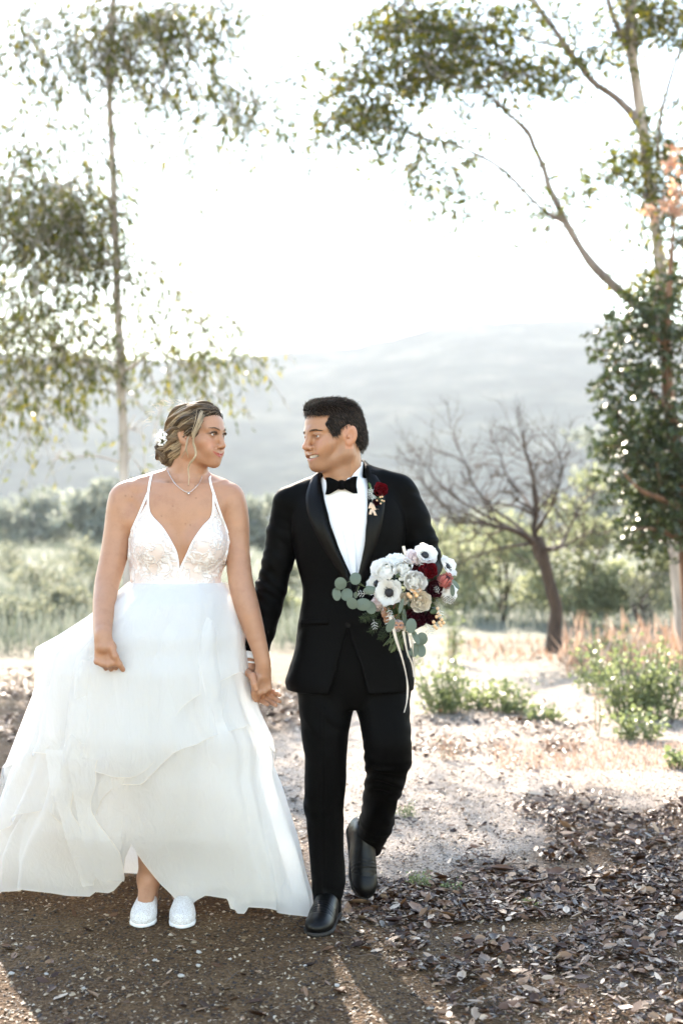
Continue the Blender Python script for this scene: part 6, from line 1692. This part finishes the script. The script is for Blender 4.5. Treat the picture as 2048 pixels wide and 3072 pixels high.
# ------------------------------------------------------------------ bouquet and buttonhole flower
DB = D0-.395
def petal_mat(name, c, trans=.3, rough=.55, c2=None, sc=60):
    m, nt, b = mat_new(name); co = objco(nt); n = noise(nt, sc, 3, .6, co)
    r = ramp(nt, n.outputs[0], [(.35, c), (.7, c2 or tuple(x*.9 for x in c))]); nt.links.new(r.outputs[0], b.inputs['Base Color'])
    b.inputs['Roughness'].default_value = rough; b.inputs['Specular IOR Level'].default_value = .25
    t = nd(nt, 'BsdfTranslucent'); nt.links.new(r.outputs[0], t.inputs[0]); mx = nd(nt, 'MixShader'); mx.inputs[0].default_value = trans
    nt.links.new(b.outputs[0], mx.inputs[1]); nt.links.new(t.outputs[0], mx.inputs[2]); nt.links.new(mx.outputs[0], nt.nodes['Material Output'].inputs[0]); return m
M_white_p = petal_mat('white_petal', (.94, .925, .89), .6, c2=(.92, .90, .86)); M_cream_p = petal_mat('cream_petal', (.88, .83, .73), .4, c2=(.84, .74, .60)); M_blush_p = petal_mat('blush_petal', (.89, .84, .82), .45, c2=(.87, .73, .73))
M_red_p = petal_mat('red_petal', (.20, .004, .010), .15, .5, c2=(.12, .002, .007)); M_burg_p = petal_mat('burgundy_petal', (.030, .002, .006), .1, .55, c2=(.055, .004, .010))
M_pink_p = petal_mat('protea_bract', (.62, .17, .16), .2, .6, c2=(.72, .33, .28)); M_black_c = simple('anemone_eye', (.006, .006, .010), .5, .4)
M_peach = simple('peach_berry', (.78, .50, .28), .35, .5, 60, .12); M_silverb = simple('silver_berry', (.60, .60, .56), .7, nscale=90, var=.15)
M_euc_r = leafy('silver_dollar_leaf', (.085, .115, .085), (.16, .20, .155), .16, .55, .35); M_green = leafy('bouquet_green', (.02, .035, .012), (.055, .085, .028), .2, .5)
M_dusty = simple('dusty_miller', (.56, .57, .54), .85, .2, 80, .12); M_stem_g = simple('cut_stem', (.07, .09, .03), .55, nscale=20); M_ribbon = petal_mat('cream_ribbon', (.76, .66, .55), .25, .4)

def frame(n, roll=0):
    n = np.asarray(n, float); n = n/np.linalg.norm(n); u = np.cross((0, 0, 1.), n) if abs(n[2]) < .95 else np.array([1., 0, 0]); u /= np.linalg.norm(u); v = np.cross(n, u)
    c, s_ = math.cos(roll), math.sin(roll); return np.stack([u*c+v*s_, v*c-u*s_, n], 0)       # rows: right, up, out
def petal(L, W, open_, cup, curl, seed, nu=7, nv=8):
    """petal grid rising from the centre: open_ 0 closed .. 1 flat"""
    r = np.random.default_rng(seed); g = np.zeros((nv, nu, 3)); a0 = (1-open_)*np.pi/2
    x = z = 0.; pts = []
    for j in range(nv):
        v = j/(nv-1); a = a0*(1-.15*v)+cup*(v-.3)-curl*max(0, v-.7)*3
        if j: x += math.cos(a)*L/(nv-1); z += math.sin(a)*L/(nv-1)
        w = W*.5*(math.sin(np.pi*min(1, .16+.72*v)))**.75*(1 if v < .9 else .86)
        for i in range(nu):
            u = -1+2*i/(nu-1); rag = 1+.02*r.normal() if j == nv-1 else 1
            g[j, i] = (x*rag-.10*W*u*u*(v > .8), w*u, z+.18*W*u*u*cup+.010*W*math.sin(5*u+seed)*v)
    return g
def whorl(mb, n, L, W, open_, cup, curl, r0, z0, ph, seed, jit=.1):
    r = np.random.default_rng(seed)
    for k in range(n):
        g = petal(L*r.uniform(1-jit, 1+jit), W*r.uniform(1-jit, 1+jit), open_+r.normal()*.04, cup, curl, seed*17+k)
        a = ph+2*np.pi*k/n+r.normal()*.08; c, s_ = math.cos(a), math.sin(a); x, y, z = g[..., 0]+r0, g[..., 1], g[..., 2]+z0
        mb.sheet(np.stack([x*c-y*s_, x*s_+y*c, z], -1))
def place(mb, name, mat, c, A, parent):
    V = np.concatenate(mb.v) @ A+np.asarray(c); o = mesh_np(name, V, mb.f, mat); return o
def put(o, parent, top=True):
    if top: child(o, parent)
    else: sub(o, parent)
    return o
def anemone(c, n, r, parent, seed=0):
    r = r*1.12
    A = frame(n, seed*.7); mb = MB(); V, F = sphere(.30*r, 14, 10); V = V*np.array([1, 1, .75])+np.array([0, 0, .13*r]); V *= (1+.05*vnoise(V*900, seed))[:, None]; mb.add(V, F)
    rr = np.random.default_rng(seed)
    for k in range(40):
        a = rr.uniform(0, 6.28); q = rr.uniform(.34, .46)*r; e = np.array([q*math.cos(a), q*math.sin(a), .16*r*rr.uniform(.5, 1.3)]); mb.tube([np.array([.2*r*math.cos(a), .2*r*math.sin(a), .03*r]), e], .0004, 3, cap=False)
        mb.add(sphere(.0011, 5, 4)[0]+e, sphere(.0011, 5, 4)[1])
    o = place(mb, 'anemone', M_black_c, c, A, parent); put(o, parent); o['label'] = 'white anemone with black centre'
    for w, (m, LL, WW, op, z0) in enumerate(((5, 1.0, 1.12, .80, -.02), (4, .92, 1.02, .66, .0))):
        for k in range(m):
            pm = MB(); g = petal(LL*r*rr.uniform(.94, 1.06), WW*r, op+rr.normal()*.05, .45, .10, seed*31+w*9+k); a = w*.6+2*np.pi*k/m
            cs, sn = math.cos(a), math.sin(a); x, y, z = g[..., 0]+.06*r, g[..., 1], g[..., 2]+z0*r; pm.sheet(np.stack([x*cs-y*sn, x*sn+y*cs, z], -1))
            put(place(pm, 'petal', M_white_p, c, A, None), o, False)
def ranunculus(c, n, r, mat, parent, name='ranunculus', seed=0, label=None):
    r = r*1.2
    A = frame(n, seed); mb = MB()
    V, F = sphere(.45*r, 12, 8); mb.add(V+np.array([0, 0, .05*r]), F)
    for k, (m, LL, WW, op, r0) in enumerate(((4, .80, .66, -.10, .06), (5, .98, .86, .0, .16), (5, 1.12, 1.05, .12, .24), (6, 1.24, 1.15, .26, .32), (6, 1.30, 1.25, .40, .38))):
        whorl(mb, m, LL*r, WW*r, op, .9-.1*k*.3, .12 if k > 3 else 0, r0*r, -.50*r-.02*k*r, k*.5+seed, seed*7+k)
    o = place(mb, name, mat, c, A, parent); put(o, parent)
    if label: o['label'] = label
    return o
def rose(c, n, r, mat, parent, name='rose', seed=0, label=None):
    r = r*1.12
    A = frame(n, seed); mb = MB()
    for k, (m, LL, WW, op, r0, cu) in enumerate(((2, .62, .6, -.12, .02, 0), (3, .72, .72, -.06, .07, .05), (4, .84, .9, .04, .12, .12), (5, .98, 1.0, .18, .16, .25), (5, 1.08, 1.12, .36, .2, .35), (5, 1.10, 1.2, .56, .24, .35))):
        whorl(mb, m, LL*r, WW*r, op, .75, cu, r0*r, -.30*r-.04*k*r, k*.8+seed, seed*5+k)
    o = place(mb, name, mat, c, A, parent); put(o, parent)
    if label: o['label'] = label
    return o
def disc_leaf(c, n, a, b, roll, mat, parent, name='eucalyptus_leaf', bend=.12):
    A = frame(n, roll); m = 16; th = np.linspace(0, 2*np.pi, m, endpoint=False); rings = []
    for q in (.02, .35, .7, 1.0):
        x = a*q*np.cos(th); y = b*q*np.sin(th); rings.append(np.stack([x, y, -bend*a*((x/a)**2+(y/b)**2)+.16*a*np.abs(x/a)*.5], 1))
    g = np.stack(rings); mb = MB(); mb.sheet(g, wrap=True); bk = g.copy(); bk[..., 2] -= .0006; mb.sheet(bk[:, ::-1], wrap=True)
    o = place(mb, name, mat, c, A, parent); put(o, parent); return o
def feather(c, n, L, roll, parent, mat, lobes=6, wid=.35, name='dusty_miller_leaf', fill=.5):
    """lobed silvery leaf or fern frond lying in its own plane"""
    A = frame(n, roll); mb = MB(); r = np.random.default_rng(int(abs(roll)*1000)+3)
    mb.tube([(0, 0, 0), (0, .5*L, .03*L), (0, L, 0)], [.022*L*fill*2, .018*L*fill*2, .008*L], 5, flat=.5)
    for k in range(lobes):
        t = (k+1)/(lobes+.5)
        for sx in (-1, 1):
            ll = wid*L*(1-.55*abs(t-.4))*r.uniform(.8, 1.15); b0 = np.array([0, t*L*.9, 0]); e = b0+np.array([sx*ll*.85, ll*.55, .06*L*r.normal()])
            mb.tube([b0, b0*.45+e*.55+np.array([0, 0, .02*L]), e], [.02*L*fill*2, .035*L*fill*2, .012*L], 5, flat=.35)
            if fill > .4:
                for dx in (-.3, .35): mb.tube([b0*.5+e*.5, b0*.2+e*.8+np.array([sx*dx*.25*ll, dx*.4*ll, 0])], [.022*L*fill*2, .010*L], 4, flat=.4)
    o = place(mb, name, mat, c, A, parent); put(o, parent); return o

bouquet = empty('bouquet', tuple(P(1225, 1830, DB)))
tag(bouquet, 'hand-tied bouquet of white anemones, red roses and eucalyptus in the man\'s hand', 'bouquet')
def Bq(px, row, dy=0): return P(px, row, DB+dy)
S = DB/FPX
ctr = Bq(1240, 1760, .07)
def facing(px, row, k=.75):
    v = Bq(px, row)-ctr; v[1] = -abs(v[1])*0-.10; v = v*np.array([k, 1, k]); return v/np.linalg.norm(v)
anemone(Bq(1168, 1778, -.015), (-.30, -1, .02), 41*S, bouquet, 1)
anemone(Bq(1272, 1668, .015), (.42, -.75, .62), 36*S, bouquet, 2)
anemone(Bq(1133, 1752, .03), (-.85, -.6, .25), 33*S, bouquet, 3)
anemone(Bq(1337, 1702, .035), (.75, -.55, .5), 33*S, bouquet, 4)
ranunculus(Bq(1243, 1745, -.02), (.05, -1, .12), 27*S, M_white_p, bouquet, seed=1, label='tight white ranunculus in the middle')
ranunculus(Bq(1156, 1714, .0), (-.45, -.8, .45), 31*S, M_white_p, bouquet, seed=2)
ranunculus(Bq(1205, 1706, .0), (-.15, -.85, .5), 29*S, M_white_p, bouquet, seed=3)
ranunculus(Bq(1186, 1692, .035), (-.2, -.6, .8), 26*S, M_white_p, bouquet, seed=4)
ranunculus(Bq(1338, 1778, .03), (.8, -.7, -.1), 26*S, M_white_p, bouquet, seed=5)
rose(Bq(1240, 1676, .015), (.0, -.75, .6), 27*S, M_blush_p, bouquet, seed=6, label='pale blush rose at the top')
rose(Bq(1260, 1803, -.012), (.10, -1, -.05), 30*S, M_cream_p, bouquet, seed=7, label='cream rose below the middle')
rose(Bq(1212, 1795, .0), (-.05, -1, -.1), 17*S, M_cream_p, bouquet, seed=8)
rose(Bq(1134, 1812, .02), (-.6, -.8, -.3), 22*S, M_blush_p, bouquet, seed=12)
rose(Bq(1284, 1712, -.005), (.25, -.85, .35), 27*S, M_red_p, bouquet, seed=9, label='deep red rose')
rose(Bq(1300, 1765, .0), (.35, -.9, .0), 25*S, M_burg_p, bouquet, seed=10, label='dark burgundy rose')
rose(Bq(1244, 1852, .0), (.0, -.9, -.35), 30*S, M_burg_p, bouquet, seed=11, label='dark burgundy rose under the cream rose')
rose(Bq(1292, 1850, .01), (.3, -.85, -.3), 22*S, M_burg_p, bouquet, seed=13)
rose(Bq(1246, 1708, .005), (.1, -.85, .3), 14*S, M_burg_p, bouquet, seed=14)
rose(Bq(1190, 1874, .0), (-.1, -.9, -.3), 18*S, M_blush_p, bouquet, seed=15)
def protea(c, n, r, parent):
    A = frame(n, .4); mb = MB(); V, F = sphere(.42*r, 12, 9); mb.add(V*np.array([1, 1, 1.1])+np.array([0, 0, .55*r]), F)
    o = place(mb, 'protea', M_burg_p, c, A, parent); put(o, parent); o['label'] = 'pink-red protea with pointed bracts'
    for k, (m, L, W, op, r0, z0) in enumerate(((9, 1.25, .34, .02, .42, -.1), (10, 1.2, .36, .10, .46, -.25), (11, 1.1, .38, .20, .48, -.4), (11, .9, .38, .34, .46, -.5))):
        pm = MB(); whorl(pm, m, L*r, W*r, op, .45, 0, r0*r, z0*r, k*.31, 40+k); put(place(pm, 'bracts', M_pink_p, c, A, None), o, False)
protea(Bq(1330, 1748, .015), (.42, -.62, .62), 29*S, bouquet)
def berries(spots, r, mat, name, anchor):
    for px, row, dy in spots:
        V, F = sphere(r, 10, 8); V = V*np.array([1, 1, 1.08]); c = Bq(px, row, dy)
        o = put(mesh_np(name, V+c, F, mat), bouquet); mb = MB(); mb.tube([c+np.array([0, .002, 0]), anchor], .0008, 4, cap=False); put(mb.build('stalk', M_stem_g), o, False)
berries([(1224, 1783, -.02), (1235, 1771, -.022), (1243, 1776, -.024), (1249, 1786, -.024), (1258, 1770, -.022), (1230, 1790, -.022)], 6.2*S, M_peach, 'hypericum_berry', Bq(1240, 1800, .04))
berries([(1300, 1866, -.01), (1309, 1850, -.012), (1313, 1838, -.01), (1318, 1868, -.008), (1324, 1858, -.01), (1303, 1878, -.008), (1322, 1876, -.005), (1308, 1884, -.006), (1318, 1846, -.006), (1330, 1868, 0), (1312, 1826, -.006)], 5.2*S, M_peach, 'hypericum_berry', Bq(1300, 1840, .05))
berries([(1195, 1749, -.022), (1206, 1738, -.022), (1212, 1734, -.02), (1200, 1737, -.02), (1224, 1713, -.012), (1228, 1718, -.015), (1188, 1744, -.02), (1216, 1725, -.016)], 5.6*S, M_silverb, 'brunia_berry', Bq(1210, 1745, .05))
# silver-dollar eucalyptus on the left and below
for k, (x, y, a, b, ro) in enumerate([(360, 462, 60, 64, .1), (210, 515, 62, 66, .4), (170, 622, 46, 68, .1), (272, 626, 62, 66, -.3), (326, 716, 56, 64, .5), (441, 727, 80, 64, 0), (516, 757, 58, 70, .4), (364, 632, 22, 34, 0), (500, 590, 60, 36, -.2), (528, 560, 60, 22, -.25)]):
    disc_leaf(Bq(960+x/3.409, 1600+y/3.409, -.03+.010*(k % 4)), ((-.25, .15, .3, -.1)[k % 4], -1, (.2, -.15, .1)[k % 3]), a/3.409*S, b/3.409*S, ro, M_euc_r, bouquet)
for k, (x, y, a, b, ro) in enumerate([(930, 945, 58, 76, -.15), (973, 1060, 30, 88, .5), (1042, 1078, 58, 66, .2), (966, 1195, 46, 74, -.2), (1032, 1195, 52, 72, .1), (718, 945, 40, 74, -.5), (828, 740, 22, 82, -.25), (905, 1236, 20, 40, -.2), (862, 860, 24, 90, .1), (900, 690, 12, 60, .1), (1385, 520, 22, 60, .6), (1352, 585, 26, 62, .1), (1160, 800, 40, 26, .2), (700, 330, 40, 14, -.3), (905, 322, 44, 18, -.3), (800, 430, 30, 24, 0)]):
    disc_leaf(Bq(960+x/3.409, 1600+y/3.409, -.035+.008*(k % 5)), ((.25, -.3, .15, .4)[k % 4], -1, (.1, .25, -.1)[k % 3]), a/3.409*S, b/3.409*S, ro, M_euc_r if k < 12 else M_green, bouquet)
def twig(pts, r=.0011, name='eucalyptus_twig', mat=None):
    mb = MB(); mb.tube(spline([Bq(960+x/3.409, 1600+y/3.409, dy) for x, y, dy in pts], 24), np.linspace(r*1.3, r*.6, 24), 5); put(mb.build(name, mat or M_stem_g), bouquet)
twig([(640, 600, .02), (520, 570, 0), (440, 540, -.01), (330, 490, -.012), (260, 510, -.012), (205, 550, -.01)]); twig([(450, 545, -.01), (400, 500, -.01), (365, 460, -.008)]); twig([(400, 540, -.01), (380, 590, -.012), (365, 640, -.01)])
twig([(820, 800, -.01), (900, 900, -.02), (950, 1000, -.025), (990, 1120, -.025), (1000, 1210, -.02)]); twig([(850, 760, -.02), (800, 830, -.022), (760, 890, -.02)])
# dusty miller, ferns and filler
for k, (x, y, L, ro) in enumerate([(735, 800, 150, 2.9), (690, 760, 110, 3.5), (1010, 340, 100, -.6), (1215, 620, 90, .5), (545, 880, 110, 3.3), (480, 620, 100, 1.5), (1090, 940, 120, 3.6), (1205, 760, 120, 3.4)]):
    feather(Bq(960+x/3.409, 1600+y/3.409, -.018), (.1*(k % 3-1), -1, .15), L/3.409*S, ro, bouquet, M_dusty, 3, .42, fill=.42)
for k, (x, y, L, ro) in enumerate([(1210, 660, 230, -1.95), (1160, 690, 120, -.6), (620, 870, 200, 2.5), (600, 820, 220, 1.9), (690, 930, 190, 2.7), (1010, 1240, 120, 3.5), (990, 1260, 110, 3.0), (560, 800, 170, 2.1), (640, 760, 150, 2.2), (1290, 640, 150, -2.2)]):
    feather(Bq(960+x/3.409, 1600+y/3.409, .0+.006*(k % 3)), (.15*(k % 3-1), -1, .1), L/3.409*S, ro, bouquet, M_green if k not in (0, 1, 9) else leafy('olive_frond', (.13, .12, .07), (.24, .22, .15), .2, .7), 9, .30, 'fern_frond', .22)
def filler():
    r = np.random.default_rng(8); n = 420; v = r.normal(size=(n, 3)); v /= np.linalg.norm(v, axis=1)[:, None]; v[:, 1] = np.where(v[:, 1] < 0, v[:, 1]*.45, v[:, 1])
    pos = Bq(1238, 1775, .06)+v*np.array([.088, .060, .105])*r.uniform(.55, .95, n)[:, None]; V, F = leaf_quads(pos, v+r.normal(size=(n, 3))*.5, r.uniform(.018, .036, n), r.uniform(.010, .018, n), 3)
    o = mesh_np('filler_leaves', V, F, M_green, None, smooth=False); put(o, bouquet); o['kind'] = 'stuff'
filler()
# cut stems below the binding
rr = np.random.default_rng(4)
for k in range(26):
    a = Bq(1206+rr.normal()*9, 1880, .03+rr.normal()*.012); top = Bq(1235+rr.normal()*34, 1800, .05+rr.normal()*.02); e = Bq(1186+rr.normal()*22, 1946+rr.uniform(-22, 14), .0+rr.normal()*.018)
    mb = MB(); mb.tube(spline([top, a, e], 12), rr.uniform(.0016, .0030), 6); put(mb.build('stem', M_stem_g), bouquet)
mb = MB(); mb.tube([Bq(1213, 1868, .03), Bq(1203, 1892, .025)], .026, 16, cap=False); put(mb.build('binding', M_ribbon), bouquet)
def ribbon(pts, w, name='ribbon'):
    c = spline([Bq(960+x/3.409, 1600+y/3.409, dy) for x, y, dy in pts], 50); g = np.zeros((50, 3, 3)); tw = np.array(spline([[t] for t in w], 50))[:, 0]
    for i in range(50):
        a = tw[i]; v = np.array([math.cos(a), -math.sin(a), .12]); 
        for j in (-1, 0, 1): g[i, j+1] = c[i]+v*.0048*j+np.array([0, .0008*(j == 0), 0])
    mb = MB(); mb.sheet(g); put(mb.build(name, M_ribbon), bouquet)
ribbon([(715, 850, -.03), (745, 960, -.035), (775, 1080, -.04), (820, 1220, -.045), (862, 1370, -.05), (890, 1520, -.05), (893, 1640, -.05), (882, 1740, -.05), (858, 1832, -.05)], [0, .2, .5, 1.0, 1.2, .9, 1.2, 1.3])
ribbon([(850, 1000, -.03), (870, 1120, -.035), (895, 1230, -.04), (935, 1320, -.04), (955, 1400, -.04), (957, 1470, -.04)], [.5, .9, 1.1, 1.0, .8, 1.2])
ribbon([(915, 1040, -.02), (940, 1120, -.02), (945, 1210, -.015), (962, 1330, -.01), (966, 1480, -.01)], [.3, .6, 1.1, 1.2, 1.2])
ribbon([(850, 130, .03), (862, 180, .025), (880, 240, .02), (900, 330, .02)], [.2, .1, .0, .1])
def bow_loop():
    mb = MB()
    for sx, ph in ((-1, .2), (1, .5)):
        t = np.linspace(0, 2*np.pi, 26); g = np.zeros((26, 3, 3)); c0 = Bq(1195, 1872, -.03)
        for i, q in enumerate(t):
            p = c0+np.array([sx*.008*(1-math.cos(q)), -.004*math.sin(q), .006*math.sin(q)*1.3-.004])
            for j in (-1, 0, 1): g[i, j+1] = p+np.array([0, -.003*j, .004*j])
        mb.sheet(g)
    put(mb.build('ribbon_bow', petal_mat('peach_ribbon', (.80, .46, .33), .3, .45)), bouquet)
bow_loop()

# ---- boutonniere on the lapel
bout = empty('boutonniere', tuple(surf_front(JF, 1130, 1490)))
tag(bout, 'red rose buttonhole flower with silvery leaf and berries on the black lapel', 'boutonniere')
S2 = (D0-.14)/FPX
def Bo(px, row, lift=.012): return surf_front(JF, px, row, lift=lift)
put(rose(Bo(1140, 1472, .020), (.15, -1, .25), 21*S2, M_red_p, bout, seed=21), bout)
for k, (px, row, L, ro) in enumerate([(1112, 1462, 24, 2.9), (1116, 1474, 26, 2.6), (1118, 1488, 24, 3.3), (1112, 1482, 22, 3.6), (1120, 1468, 22, 2.2)]):
    put(feather(Bo(max(px, 1108), row, .016+.002*k), (.1*(k-2), -1, .1), L*S2*1.1, ro, bout, M_dusty, 4, .42), bout)
for px, row in ((1138, 1492), (1144, 1491), (1143, 1502), (1149, 1504), (1139, 1511), (1128, 1502)):
    V, F = sphere(3.0*S2, 8, 6); put(mesh_np('berry', V+Bo(px, row, .026), F, M_peach), bout)
rb = MB()
for k, (x0, y0, x1, y1) in enumerate(((1112, 1508, 1106, 1525), (1114, 1510, 1122, 1530), (1112, 1528, 1108, 1543), (1116, 1528, 1124, 1546), (1118, 1526, 1132, 1528), (1110, 1512, 1116, 1528))):
    a, b = Bo(x0, y0, .012), Bo(x1, y1, .014); g = np.stack([np.stack([a*(1-t)+b*t+np.array([s_*.0045, -.003*math.sin(t*3), 0]) for s_ in (-1, 0, 1)]) for t in np.linspace(0, 1, 8)]); rb.sheet(g)
put(rb.build('ribbon_bow', petal_mat('tan_ribbon', (.70, .48, .32), .2, .45, c2=(.80, .64, .50))), bout)
for k in range(6):
    a, b = Bo(1108+k*1.6, 1476, .010), Bo(1093+k*3.2, 1448+rr.uniform(0, 5), .010); mb = MB(); mb.tube([a, b], .0013, 5); put(mb.build('stem', simple('fresh_stem', (.14, .20, .06), .5)), bout)
for k in range(4): put(disc_leaf(Bo(1120+6*k, 1500+3*(k % 2), .010), (.2*(k-1.5), -1, .2), 8*S2, 13*S2, .5*k, M_green, bout, 'leaf'), bout)
rose_b = rose(Bo(1126, 1506, .016), (0, -1, -.2), 11*S2, M_burg_p, bout, seed=22); put(rose_b, bout)
